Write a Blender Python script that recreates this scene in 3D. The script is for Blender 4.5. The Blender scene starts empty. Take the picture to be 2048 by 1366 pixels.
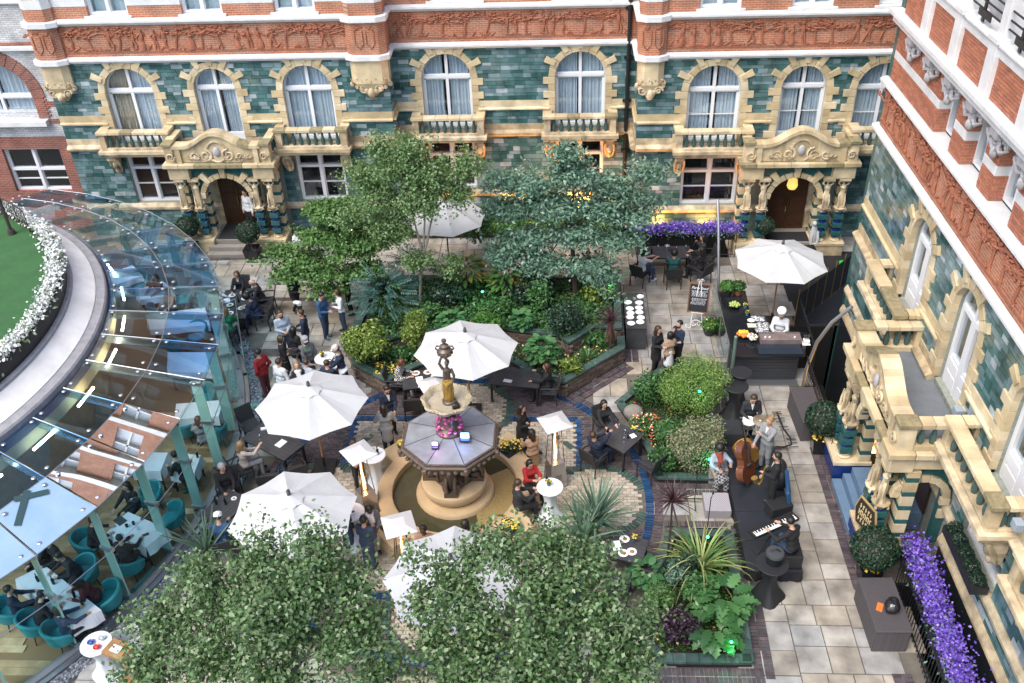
import bpy,bmesh,math,random
import numpy as np
from mathutils import Vector,Matrix
RND = random.Random(7)
NP = np.random.default_rng(11)
R = math.radians
PI = math.pi
sc = bpy.context.scene
COL = sc.collection

# ---------------------------------------------------------------- camera
cd = bpy.data.cameras.new('camera')
cam = bpy.data.objects.new('camera',cd)
COL.objects.link(cam)
cd.sensor_width = 36.0
cd.lens = 36.0*1892.856/2048.0
cd.clip_start = 0.5
cd.clip_end = 800
_r = Vector((0.99834637,0.04675785,-0.03343996))
_u = Vector((0.00017171,0.57928785,0.81512303))
_f = Vector((-0.05748476,0.81378086,-0.57832189))
cam.matrix_world = Matrix(((_r.x,_u.x,-_f.x,0),(_r.y,_u.y,-_f.y,0),(_r.z,_u.z,-_f.z,18.0),(0,0,0,1)))
sc.camera = cam

# ---------------------------------------------------------------- sky, sun, exposure
SUN_EL,SUN_AZ = R(58),R(222)  # azimuth clockwise from north (+Y): high in the south-west
w = bpy.data.worlds.new('World')
sc.world = w
w.use_nodes = True
nt = w.node_tree
nt.nodes.clear()
sky = nt.nodes.new('ShaderNodeTexSky')
sky.sky_type = 'NISHITA'
sky.sun_disc = False
sky.sun_elevation = SUN_EL
sky.sun_rotation = SUN_AZ
sky.air_density = 1.0
sky.dust_density = 3.0
sky.ozone_density = 1.0
bg = nt.nodes.new('ShaderNodeBackground')
bg.inputs[1].default_value = 0.15
wo = nt.nodes.new('ShaderNodeOutputWorld')
nt.links.new(sky.outputs[0],bg.inputs[0])
nt.links.new(bg.outputs[0],wo.inputs[0])
sl = bpy.data.lights.new('sun','SUN')
sl.energy = 1.1
sl.angle = R(40)
sl.color = (1.0,0.95,0.88)
so = bpy.data.objects.new('sun',sl)
COL.objects.link(so)
sd = Vector((math.sin(SUN_AZ)*math.cos(SUN_EL),math.cos(SUN_AZ)*math.cos(SUN_EL),math.sin(SUN_EL)))
so.rotation_euler = sd.to_track_quat('Z','Y').to_euler()
so.location = (0,0,60)
sc.view_settings.view_transform = 'Standard'
sc.view_settings.look = 'None'
sc.view_settings.exposure = 1.25
sc.view_settings.gamma = 1.0
sc.view_settings.use_curve_mapping = False
sc.render.engine = 'CYCLES'
sc.cycles.max_bounces = 8
sc.cycles.transparent_max_bounces = 16
sc.cycles.caustics_reflective = False
sc.cycles.caustics_refractive = False
sc.cycles.use_denoising = True

# ---------------------------------------------------------------- materials
_M = {}
def _new(name):
 m = bpy.data.materials.new(name)
 m.use_nodes = True
 n = m.node_tree
 b = n.nodes['Principled BSDF']
 return m,n,b
def rgb(c):
 return (c[0],c[1],c[2],1.0)
def mat(name,c,rough=0.6,metal=0.0,noise=None,bump=None,c2=None,coat=0.0,emit=None):
 """plain surface; noise=(scale, amount) varies the colour towards c2, bump=(scale, strength)"""
 if name in _M:
  return _M[name]
 m,n,b = _new(name)
 b.inputs['Base Color'].default_value = rgb(c)
 b.inputs['Roughness'].default_value = rough
 b.inputs['Metallic'].default_value = metal
 if coat:
  b.inputs['Coat Weight'].default_value = coat
 if emit:
  b.inputs['Emission Color'].default_value = rgb(emit[0])
  b.inputs['Emission Strength'].default_value = emit[1]
 if noise or bump:
  tc = n.nodes.new('ShaderNodeTexCoord')
 if noise:
  t = n.nodes.new('ShaderNodeTexNoise')
  t.inputs['Scale'].default_value = noise[0]
  t.inputs['Detail'].default_value = 6
  t.inputs['Roughness'].default_value = 0.65
  n.links.new(tc.outputs['Object'],t.inputs['Vector'])
  r = n.nodes.new('ShaderNodeValToRGB')
  r.color_ramp.elements[0].position = 0.5-noise[1]*0.5
  r.color_ramp.elements[1].position = 0.5+noise[1]*0.5
  d = c2 or tuple(x*0.55 for x in c)
  r.color_ramp.elements[0].color = rgb(d)
  r.color_ramp.elements[1].color = rgb(c)
  n.links.new(t.outputs['Fac'],r.inputs['Fac'])
  n.links.new(r.outputs['Color'],b.inputs['Base Color'])
 if bump:
  t2 = n.nodes.new('ShaderNodeTexNoise')
  t2.inputs['Scale'].default_value = bump[0]
  t2.inputs['Detail'].default_value = 5
  n.links.new(tc.outputs['Object'],t2.inputs['Vector'])
  bn = n.nodes.new('ShaderNodeBump')
  bn.inputs['Strength'].default_value = bump[1]
  bn.inputs['Distance'].default_value = 0.02
  n.links.new(t2.outputs['Fac'],bn.inputs['Height'])
  n.links.new(bn.outputs['Normal'],b.inputs['Normal'])
 _M[name] = m
 return m
def varmat(name,cols,rough=0.6,grain=(9.0,0.35),bump=None,leaf=False,spec=0.5,interp='LINEAR'):
 """every piece (object, or loose island of a joined mesh) takes its own tone from cols=[(pos, colour)...]"""
 if name in _M:
  return _M[name]
 m,n,b = _new(name)
 oi = n.nodes.new('ShaderNodeObjectInfo')
 ge = n.nodes.new('ShaderNodeNewGeometry')
 ad = n.nodes.new('ShaderNodeMath'); ad.operation = 'ADD'
 fr = n.nodes.new('ShaderNodeMath'); fr.operation = 'FRACT'
 n.links.new(oi.outputs['Random'],ad.inputs[0])
 n.links.new(ge.outputs['Random Per Island'],ad.inputs[1])
 n.links.new(ad.outputs[0],fr.inputs[0])
 r = n.nodes.new('ShaderNodeValToRGB')
 r.color_ramp.interpolation = interp
 els = r.color_ramp.elements
 while len(els) <len(cols):
  els.new(0.5)
 for e,(p,c) in zip(els,cols):
  e.position = p
  e.color = rgb(c)
 n.links.new(fr.outputs[0],r.inputs['Fac'])
 out = r.outputs['Color']
 if grain:
  t = n.nodes.new('ShaderNodeTexNoise')
  t.inputs['Scale'].default_value = grain[0]
  t.inputs['Detail'].default_value = 5
  n.links.new(ge.outputs['Position'],t.inputs['Vector'])
  mr = n.nodes.new('ShaderNodeMapRange')
  mr.inputs['From Min'].default_value = 0.25
  mr.inputs['From Max'].default_value = 0.75
  mr.inputs['To Min'].default_value = 1.0-grain[1]
  mr.inputs['To Max'].default_value = 1.0+grain[1]
  n.links.new(t.outputs['Fac'],mr.inputs['Value'])
  mx = n.nodes.new('ShaderNodeVectorMath'); mx.operation = 'MULTIPLY'
  n.links.new(out,mx.inputs[0])
  n.links.new(mr.outputs[0],mx.inputs[1])
  out = mx.outputs[0]
 n.links.new(out,b.inputs['Base Color'])
 b.inputs['Roughness'].default_value = rough
 b.inputs['Specular IOR Level'].default_value = spec
 if bump:
  t2 = n.nodes.new('ShaderNodeTexNoise')
  t2.inputs['Scale'].default_value = bump[0]
  t2.inputs['Detail'].default_value = 4
  n.links.new(ge.outputs['Position'],t2.inputs['Vector'])
  bn = n.nodes.new('ShaderNodeBump')
  bn.inputs['Strength'].default_value = bump[1]
  bn.inputs['Distance'].default_value = 0.02
  n.links.new(t2.outputs['Fac'],bn.inputs['Height'])
  n.links.new(bn.outputs['Normal'],b.inputs['Normal'])
 if leaf:
  tr = n.nodes.new('ShaderNodeBsdfTranslucent')
  n.links.new(out,tr.inputs['Color'])
  ms = n.nodes.new('ShaderNodeMixShader')
  ms.inputs[0].default_value = 0.33
  n.links.new(b.outputs[0],ms.inputs[1])
  n.links.new(tr.outputs[0],ms.inputs[2])
  n.links.new(ms.outputs[0],n.nodes['Material Output'].inputs['Surface'])
 _M[name] = m
 return m
def glassmat(name,tint,refl=0.06,rough=0.01,wave=0.0):
 """thin sheet of glass: tinted see-through plus a Fresnel mirror"""
 if name in _M:
  return _M[name]
 m,n,b = _new(name)
 n.nodes.remove(b)
 tp = n.nodes.new('ShaderNodeBsdfTransparent')
 tp.inputs[0].default_value = rgb(tint)
 gl = n.nodes.new('ShaderNodeBsdfGlossy')
 gl.inputs['Roughness'].default_value = rough
 gl.inputs[0].default_value = (0.9,0.95,1,1)
 lw = n.nodes.new('ShaderNodeLayerWeight')  # Schlick: mirror grows towards grazing angles, the same from both sides
 lw.inputs['Blend'].default_value = 0.5
 pw = n.nodes.new('ShaderNodeMath'); pw.operation = 'POWER'
 pw.inputs[1].default_value = 4.0
 n.links.new(lw.outputs['Facing'],pw.inputs[0])
 mr = n.nodes.new('ShaderNodeMath'); mr.operation = 'MULTIPLY_ADD'; mr.use_clamp = True
 mr.inputs[1].default_value = 0.9
 mr.inputs[2].default_value = refl
 n.links.new(pw.outputs[0],mr.inputs[0])
 if wave:
  tc = n.nodes.new('ShaderNodeTexCoord')
  t2 = n.nodes.new('ShaderNodeTexNoise')
  t2.inputs['Scale'].default_value = 0.9
  t2.inputs['Detail'].default_value = 0
  n.links.new(tc.outputs['Object'],t2.inputs['Vector'])
  bn = n.nodes.new('ShaderNodeBump')
  bn.inputs['Strength'].default_value = wave
  bn.inputs['Distance'].default_value = 0.05
  n.links.new(t2.outputs['Fac'],bn.inputs['Height'])
  n.links.new(bn.outputs['Normal'],gl.inputs['Normal'])
 ms = n.nodes.new('ShaderNodeMixShader')
 n.links.new(mr.outputs[0],ms.inputs[0])
 n.links.new(tp.outputs[0],ms.inputs[1])
 n.links.new(gl.outputs[0],ms.inputs[2])
 n.links.new(ms.outputs[0],n.nodes['Material Output'].inputs['Surface'])
 _M[name] = m
 return m
def checkmat(name,a,b_,scale,kind='check'):
 if name in _M:
  return _M[name]
 m,n,b = _new(name)
 tc = n.nodes.new('ShaderNodeTexCoord')
 if kind =='check':
  t = n.nodes.new('ShaderNodeTexChecker')
  t.inputs['Scale'].default_value = scale
  t.inputs['Color1'].default_value = rgb(a)
  t.inputs['Color2'].default_value = rgb(b_)
  n.links.new(tc.outputs['Object'],t.inputs['Vector'])
  n.links.new(t.outputs['Color'],b.inputs['Base Color'])
 else:  # weave: two crossed wave textures
  t = n.nodes.new('ShaderNodeTexBrick')
  t.inputs['Scale'].default_value = scale
  t.inputs['Color1'].default_value = rgb(a)
  t.inputs['Color2'].default_value = rgb(tuple(x*1.25 for x in a))
  t.inputs['Mortar'].default_value = rgb(b_)
  t.inputs['Mortar Size'].default_value = 0.03
  n.links.new(tc.outputs['Object'],t.inputs['Vector'])
  n.links.new(t.outputs['Color'],b.inputs['Base Color'])
 b.inputs['Roughness'].default_value = 0.75
 _M[name] = m
 return m
def brickmat(name,c1,c2,mortar,rough=0.8,axis='xz',white=None):
 """brickwork too far away to tell the bricks apart: colour and joint relief in the material"""
 if name in _M:
  return _M[name]
 m,n,b = _new(name)
 tc = n.nodes.new('ShaderNodeTexCoord')
 sp = n.nodes.new('ShaderNodeSeparateXYZ')
 cb = n.nodes.new('ShaderNodeCombineXYZ')
 n.links.new(tc.outputs['Object'],sp.inputs[0])
 ad = n.nodes.new('ShaderNodeMath'); ad.operation = 'ADD'
 n.links.new(sp.outputs['X'],ad.inputs[0])
 n.links.new(sp.outputs['Y'],ad.inputs[1])
 n.links.new(ad.outputs[0],cb.inputs['X'])
 n.links.new(sp.outputs['Z'],cb.inputs['Y'])
 t = n.nodes.new('ShaderNodeTexBrick')
 t.inputs['Scale'].default_value = 1.0
 t.inputs['Brick Width'].default_value = 0.23
 t.inputs['Row Height'].default_value = 0.075
 t.inputs['Mortar Size'].default_value = 0.009
 t.inputs['Mortar Smooth'].default_value = 0.3
 t.inputs['Bias'].default_value =-0.1
 t.inputs['Color1'].default_value = rgb(c1)
 t.inputs['Color2'].default_value = rgb(c2)
 t.inputs['Mortar'].default_value = rgb(mortar)
 n.links.new(cb.outputs[0],t.inputs['Vector'])
 ns = n.nodes.new('ShaderNodeTexNoise')
 ns.inputs['Scale'].default_value = 1.7
 ns.inputs['Detail'].default_value = 6
 n.links.new(tc.outputs['Object'],ns.inputs['Vector'])
 mr = n.nodes.new('ShaderNodeMapRange')
 mr.inputs['From Min'].default_value = 0.3
 mr.inputs['From Max'].default_value = 0.7
 mr.inputs['To Min'].default_value = 0.75
 mr.inputs['To Max'].default_value = 1.2
 n.links.new(ns.outputs['Fac'],mr.inputs['Value'])
 mx = n.nodes.new('ShaderNodeVectorMath'); mx.operation = 'MULTIPLY'
 n.links.new(t.outputs['Color'],mx.inputs[0])
 n.links.new(mr.outputs[0],mx.inputs[1])
 n.links.new(mx.outputs[0],b.inputs['Base Color'])
 bn = n.nodes.new('ShaderNodeBump')
 bn.invert = True
 bn.inputs['Strength'].default_value = 0.6
 bn.inputs['Distance'].default_value = 0.01
 n.links.new(t.outputs['Fac'],bn.inputs['Height'])
 n.links.new(bn.outputs['Normal'],b.inputs['Normal'])
 b.inputs['Roughness'].default_value = rough
 _M[name] = m
 return m

# ---------------------------------------------------------------- mesh building
MW = {}  # matrix of every parent, by object name
def wm(o):
 return MW.get(o.name,Matrix.Identity(4)) if o else Matrix.Identity(4)
class MB:
 """collects solids in world coordinates (or in a wall frame F: u along, d outward, z up) and links them as ONE mesh object"""
 def __init__(s,F=None):
  s.v,s.f,s.m,s.F,s.mi = [],[],[],F,0
 def add(s,vs,fs,M=None):
  o = len(s.v)
  if M is not None:
   vs = [M@Vector(p) for p in vs]
  s.v.extend(tuple(p) for p in vs)
  s.f.extend(tuple(i+o for i in f) for f in fs)
  s.m.extend([s.mi]*len(fs))
  return s
 def box(s,c,d,rz=0.0,M=None):
  x,y,z = (t*0.5 for t in d)
  vs = [Vector((a*x,b*y,e*z)) for e in (-1,1) for b in (-1,1) for a in (-1,1)]
  T = Matrix.Translation(c)@Matrix.Rotation(rz,4,'Z')
  if M is not None:
   T = M@T
  return s.add(vs,[(0,2,3,1),(4,5,7,6),(0,1,5,4),(1,3,7,5),(3,2,6,7),(2,0,4,6)],T)
 def bb(s,x0,x1,y0,y1,z0,z1):
  return s.box(((x0+x1)/2,(y0+y1)/2,(z0+z1)/2),(abs(x1-x0),abs(y1-y0),abs(z1-z0)))
 def prism(s,poly,z0,z1,M=None,top=None):
  n = len(poly)
  q = top or poly
  vs = [(p[0],p[1],z0) for p in poly]+[(p[0],p[1],z1) for p in q]
  fs = [tuple(range(n-1,-1,-1)),tuple(range(n,2*n))]+[(i,(i+1) % n,n+(i+1) % n,n+i) for i in range(n)]
  return s.add(vs,fs,M)
 def uprism(s,poly,d0,d1):
  """polygon in the (u, z) plane of a wall frame, from depth d0 to d1"""
  n = len(poly)
  vs = [(p[0],d0,p[1]) for p in poly]+[(p[0],d1,p[1]) for p in poly]
  fs = [tuple(range(n)),tuple(range(2*n-1,n-1,-1))]+[(i,n+i,n+(i+1) % n,(i+1) % n) for i in range(n)]
  return s.add(vs,fs)
 def lathe(s,prof,c=(0,0,0),n=12,M=None,ph=0.0,sq=None):
  vs,fs = [],[]
  k = len(prof)
  for i in range(n):
   a = 2*PI*i/n+ph
   for r,z in prof:
    rr = r if sq is None else r*sq(a)
    vs.append((c[0]+rr*math.cos(a),c[1]+rr*math.sin(a),c[2]+z))
  for i in range(n):
   j = (i+1) % n
   for t in range(k-1):
    fs.append((i*k+t,j*k+t,j*k+t+1,i*k+t+1))
  fs.append(tuple(i*k for i in range(n-1,-1,-1)))
  fs.append(tuple(i*k+k-1 for i in range(n)))
  return s.add(vs,fs,M)
 def tube(s,pts,rad,n=6,M=None,flat=1.0):
  pts = [Vector(p) for p in pts]
  if not hasattr(rad,'__len__'):
   rad = [rad]*len(pts)
  vs,fs = [],[]
  up = None
  for i,p in enumerate(pts):
   t = (pts[min(i+1,len(pts)-1)]-pts[max(i-1,0)]).normalized()
   if up is None:
    up = Vector((0,0,1)) if abs(t.z) <0.9 else Vector((0,1,0))
   a = t.cross(up)
   if a.length <1e-4:
    a = t.cross(Vector((1,0,0)))
   a.normalize()
   b = a.cross(t).normalized()
   up = b
   for j in range(n):
    g = 2*PI*j/n
    vs.append(p+(a*math.cos(g)+b*math.sin(g)*flat)*rad[i])
  for i in range(len(pts)-1):
   for j in range(n):
    k = (j+1) % n
    fs.append((i*n+j,i*n+k,(i+1)*n+k,(i+1)*n+j))
  fs.append(tuple(range(n-1,-1,-1)))
  fs.append(tuple(range((len(pts)-1)*n,len(pts)*n)))
  return s.add(vs,fs,M)
 def ell(s,c,r,n=8,k=5,M=None):
  vs,fs = [],[]
  for i in range(1,k):
   b = PI*i/k
   for j in range(n):
    a = 2*PI*j/n
    vs.append((c[0]+r[0]*math.sin(b)*math.cos(a),c[1]+r[1]*math.sin(b)*math.sin(a),c[2]-r[2]*math.cos(b)))
  vs += [(c[0],c[1],c[2]-r[2]),(c[0],c[1],c[2]+r[2])]
  B,T = len(vs)-2,len(vs)-1
  for i in range(k-2):
   for j in range(n):
    q = (j+1) % n
    fs.append((i*n+j,i*n+q,(i+1)*n+q,(i+1)*n+j))
  for j in range(n):
   q = (j+1) % n
   fs.append((B,q,j))
   fs.append((T,(k-2)*n+j,(k-2)*n+q))
  return s.add(vs,fs,M)
 def mesh(s,name,mats,inv=None,smooth=False):
  me = bpy.data.meshes.new(name)
  vs,fs = s.v,s.f
  if s.F is not None:
   vs = [s.F@Vector(p) for p in vs]
   if s.F.determinant() <0:
    fs = [f[::-1] for f in fs]
  if inv is not None:
   vs = [inv@Vector(p) for p in vs]
  me.from_pydata([tuple(p) for p in vs],[],fs)
  for m in (mats if isinstance(mats,(list,tuple)) else [mats]):
   me.materials.append(m)
  if any(s.m):
   me.polygons.foreach_set('material_index',s.m)
  if smooth:
   me.polygons.foreach_set('use_smooth',[True]*len(fs))
   if smooth !='all':
    me.set_sharp_from_angle(angle=R(40))
  me.update()
  return me
 def build(s,name,mats,parent=None,smooth=False,bevel=0.0):
  me = s.mesh(name,mats,wm(parent).inverted() if parent else None,smooth)
  o = bpy.data.objects.new(name,me)
  COL.objects.link(o)
  if parent:
   o.parent = parent
   MW[o.name] = wm(parent)
  if bevel:
   b = o.modifiers.new('bevel','BEVEL')
   b.width = bevel
   b.segments = 2
   b.limit_method = 'ANGLE'
  return o
def tag(o,label=None,cat=None,group=None,kind=None):
 if label: o['label'] = label
 if cat: o['category'] = cat
 if group: o['group'] = group
 if kind: o['kind'] = kind
 return o
def thing(name,label,cat,loc=(0,0,0),rz=0.0,group=None):
 o = bpy.data.objects.new(name,None)
 COL.objects.link(o)
 o.empty_display_size = 0.1
 o.location = (loc[0],loc[1],loc[2] if len(loc) >2 else 0.0)
 o.rotation_euler = (0,0,rz)
 MW[o.name] = Matrix.Translation(o.location)@Matrix.Rotation(rz,4,'Z')
 return tag(o,label,cat,group)
def lmb(o):
 """a mesh builder whose coordinates are those of thing o"""
 return MB(wm(o))
def one(name,mb,mats,label,cat,group=None,smooth=False,bevel=0.0,loc=None,rz=0.0):
 """a thing that is one mesh, built in its own coordinates and set down at loc"""
 o = mb.build(name,mats,None,smooth,bevel)
 if loc is not None:
  o.location = (loc[0],loc[1],loc[2] if len(loc) >2 else 0.0)
  o.rotation_euler = (0,0,rz)
 return tag(o,label,cat,group)
def copy_thing(src,loc,rz,label,sub=None):
 """a thing with copies of its parts and sub-parts"""
 def cp(o,par):
  c = o.copy()
  COL.objects.link(c)
  if par:
   c.parent = par
   for s_ in c.material_slots:
    if sub and s_.material and s_.material.name in sub:
     s_.link = 'OBJECT'
     s_.material = sub[s_.material.name]
  for ch in o.children:
   cp(ch,c)
  return c
 c = cp(src,None)
 c.location = (loc[0],loc[1],loc[2] if len(loc) >2 else 0.0)
 c.rotation_euler = (0,0,rz)
 c['label'] = label
 MW[c.name] = Matrix.Translation(c.location)@Matrix.Rotation(rz,4,'Z')
 return c
def arr_obj(name,verts,faces,mats,parent=None,smooth=False,mi=None):
 """object from numpy arrays: verts (n,3), faces (m,3 or 4)"""
 me = bpy.data.meshes.new(name)
 nv,nf,k = len(verts),len(faces),faces.shape[1]
 if parent:
  M = np.array(wm(parent).inverted())
  verts = verts@M[:3,:3].T+M[:3,3]
 me.vertices.add(nv)
 me.vertices.foreach_set('co',np.ascontiguousarray(verts,dtype=np.float32).ravel())
 me.loops.add(nf*k)
 me.loops.foreach_set('vertex_index',np.ascontiguousarray(faces,dtype=np.int32).ravel())
 me.polygons.add(nf)
 me.polygons.foreach_set('loop_start',np.arange(0,nf*k,k,dtype=np.int32))
 if smooth:
  me.polygons.foreach_set('use_smooth',np.ones(nf,dtype=bool))
 for m in (mats if isinstance(mats,(list,tuple)) else [mats]):
  me.materials.append(m)
 if mi is not None:
  me.polygons.foreach_set('material_index',mi.astype(np.int32))
 me.update(calc_edges=True)
 me.validate()
 o = bpy.data.objects.new(name,me)
 COL.objects.link(o)
 if parent:
  o.parent = parent
  MW[o.name] = wm(parent)
 return o
def inpoly(x,y,poly):
 c = False
 j = len(poly)-1
 for i in range(len(poly)):
  xi,yi = poly[i]
  xj,yj = poly[j]
  if (yi >y) !=(yj >y) and x <(xj-xi)*(y-yi)/(yj-yi)+xi:
   c = not c
  j = i
 return c
def arc(cx,cy,r,a0,a1,n):
 return [(cx+r*math.cos(R(a0+(a1-a0)*i/n)),cy+r*math.sin(R(a0+(a1-a0)*i/n))) for i in range(n+1)]
def pieces(name,boxes,mat_,parent,limit=300,rest_name=None):
 """boxes = [(matrix, dims, size key)]: the largest `limit` become objects sharing one unit mesh, the rest one stuff part"""
 boxes = sorted(boxes,key=lambda b:-b[2])
 inv = wm(parent).inverted()
 unit = MB().box((0,0,0),(1,1,1)).mesh(name,mat_)
 for M,d,_ in boxes[:limit]:
  o = bpy.data.objects.new(name,unit)
  COL.objects.link(o)
  o.parent = parent
  o.matrix_local = inv@M@Matrix.Diagonal((d[0],d[1],d[2],1.0))
 if len(boxes) >limit:
  mb = MB()
  for M,d,_ in boxes[limit:]:
   mb.box((0,0,0),d,0.0,M)
  o = mb.build(rest_name or name,mat_,parent)
  o['kind'] = 'stuff'
FN = lambda Y: Matrix(((1,0,0,0),(0,-1,0,Y),(0,0,1,0),(0,0,0,1)))  # wall facing the camera (south): u = x
FE = lambda X: Matrix(((0,-1,0,X),(1,0,0,0),(0,0,1,0),(0,0,0,1)))  # wall facing west: u = y
EYE = Vector((0,0,18.0))

# ================================================================ materials of the buildings
CREAM = varmat('cream faience',[(0,(0.47,0.37,0.215)),(0.5,(0.56,0.455,0.28)),(1,(0.62,0.525,0.35))],0.4,(1.8,0.34),(14,0.25))
CREAMW = varmat('weathered cream stone',[(0,(0.37,0.29,0.175)),(0.5,(0.47,0.38,0.24)),(1,(0.55,0.46,0.32))],0.6,(2.6,0.6),(25,0.5))
TILE = varmat('green glazed tile',[(0,(0.035,0.095,0.088)),(0.3,(0.062,0.14,0.135)),(0.55,(0.095,0.178,0.178)),(0.75,(0.135,0.215,0.225)),(0.9,(0.2,0.275,0.295)),(0.97,(0.32,0.38,0.4)),(1,(0.4,0.45,0.46))],0.1,(2.2,0.45),(2.5,0.35))
GROUT = mat('pale tile grout',(0.34,0.37,0.32),0.8,noise=(12,0.5))
BRICK = brickmat('red brickwork',(0.43,0.16,0.08),(0.35,0.12,0.06),(0.47,0.34,0.26))
WBRICK = brickmat('white glazed brickwork',(0.6,0.62,0.63),(0.46,0.48,0.5),(0.3,0.29,0.28),0.3)
TERRA = mat('terracotta relief',(0.4,0.15,0.08),0.7,noise=(5,0.5),c2=(0.26,0.09,0.05),bump=(30,0.4))
WHITE = mat('white painted stone',(0.78,0.79,0.79),0.5,noise=(2.5,0.55),c2=(0.55,0.56,0.56),bump=(18,0.1))
FRAME = mat('white window paint',(0.74,0.76,0.78),0.35)
GLASS = glassmat('window glass',(0.88,0.92,0.94),0.07,0.02)
CURT = mat('pale curtain',(0.76,0.8,0.84),0.9,noise=(2,0.5),c2=(0.6,0.66,0.72))
BEIGE = mat('drawn beige blind',(0.5,0.4,0.27),0.9)
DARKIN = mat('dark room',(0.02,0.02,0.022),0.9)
BLINDW = mat('dark slatted blind',(0.07,0.03,0.025),0.7)
BALU = mat('green faience baluster',(0.075,0.13,0.125),0.25,noise=(14,0.6),c2=(0.03,0.07,0.065))
BLUEF = mat('cobalt faience',(0.012,0.035,0.16),0.2)
TEALF = mat('teal faience',(0.035,0.13,0.125),0.22,noise=(8,0.5))
WOODD = mat('brown door wood',(0.07,0.03,0.014),0.4,noise=(6,0.5))
BLACKP = mat('black painted iron',(0.012,0.013,0.015),0.4)
LEADG = mat('grey roofing felt',(0.17,0.19,0.215),0.6,noise=(3,0.5),c2=(0.12,0.135,0.15))
SCROLLG = mat('grey carved bracket stone',(0.5,0.49,0.51),0.6,noise=(7,0.6))
MOSS = mat('mossy stone ledge',(0.37,0.3,0.17),0.8,noise=(6,0.5),c2=(0.13,0.12,0.06),bump=(30,0.5))
WARM = (1.0,0.4,0.09)

north = thing('hotel_north_range','green tiled hotel facade with red brick frieze along the back of the court','building',(-3,33,0))
east = thing('hotel_east_wing','hotel wing seen steeply along the right side with white cornices and balconies','building',(9.5,17,0))
westb = thing('white_brick_house','white glazed brick house with red brick window arches at far left','building',(-25,33.5,0))

def wall_holes(mb,u0,u1,z0,z1,holes,d=-0.025):
 """flat wall in a frame with arched or square holes: holes = (centre, half width, bottom, spring or top, arched)"""
 us = {u0,u1}
 for c,hw,zb,zt,a in holes:
  us.update([c+hw*math.cos(PI*i/12) for i in range(13)] if a else [c-hw,c+hw])
 us = sorted(x for x in us if u0 <=x <=u1)
 def top(c,hw,zt,a,x):
  return zt+(math.sqrt(max(0,hw*hw-(x-c)**2)) if a else 0)
 for a_,b_ in zip(us,us[1:]):
  if b_-a_ <1e-5:
   continue
  m = (a_+b_)/2
  hs = sorted([h for h in holes if h[0]-h[1] <m <h[0]+h[1]],key=lambda h: h[2])
  za = zb2 = z0
  for c,hw,zb,zt,ar in hs:
   if zb >z0:
    mb.add([(a_,d,za),(b_,d,zb2),(b_,d,zb),(a_,d,zb)],[(0,1,2,3)])
   za,zb2 = top(c,hw,zt,ar,a_),top(c,hw,zt,ar,b_)
  mb.add([(a_,d,za),(b_,d,zb2),(b_,d,z1),(a_,d,z1)],[(0,1,2,3)])
 for c,hw,zb,zt,ar in holes:  # the reveals
  path = [(c-hw,zb),(c-hw,zt)]+([(c+hw*math.cos(PI-PI*i/12),zt+hw*math.sin(PI*i/12)) for i in range(1,12)] if ar else [])+[(c+hw,zt),(c+hw,zb)]
  for p,q in zip(path,path[1:]+path[:1]):
   mb.add([(p[0],d,p[1]),(q[0],d,q[1]),(q[0],-0.5,q[1]),(p[0],-0.5,p[1])],[(0,1,2,3)])

ROWS = []
def rows_between(z0,z1):
 z,i,out = z0,0,[]
 n = max(1,round((z1-z0)/0.157))
 n += n % 2
 k = (z1-z0)/(n*0.157)
 while len(out) <n:
  h = (0.185 if i % 2 ==0 else 0.129)*k
  out.append((z,z+h))
  z += h
  i += 1
 return out
def tile_rows(F,boxes,u0,u1,z0,z1,cuts):
 """courses of glazed tiles; cuts(z) gives the u intervals without tiles"""
 for za,zb in rows_between(z0,z1):
  iv = [(u0,u1)]
  for a,b in cuts((za+zb)/2):
   nv = []
   for p,q in iv:
    if b <=p or a >=q:
     nv.append((p,q))
    else:
     if a >p: nv.append((p,a))
     if b <q: nv.append((b,q))
   iv = nv
  for p,q in iv:
   u = p
   first = RND.random()*0.3
   while u <q-0.03:
    wd = RND.choice((0.26,0.3,0.34,0.38,0.44)) if u >p else 0.16+first
    if q-(u+wd) <0.12:
     wd = q-u
    h = zb-za
    M = F@Matrix.Translation((u+wd/2,RND.uniform(-0.002,0.003),(za+zb)/2))
    c = M.translation
    boxes.append((M,(wd-0.012,0.03,h-0.012),wd*h/(c-EYE).length_squared))
    u += wd

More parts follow.
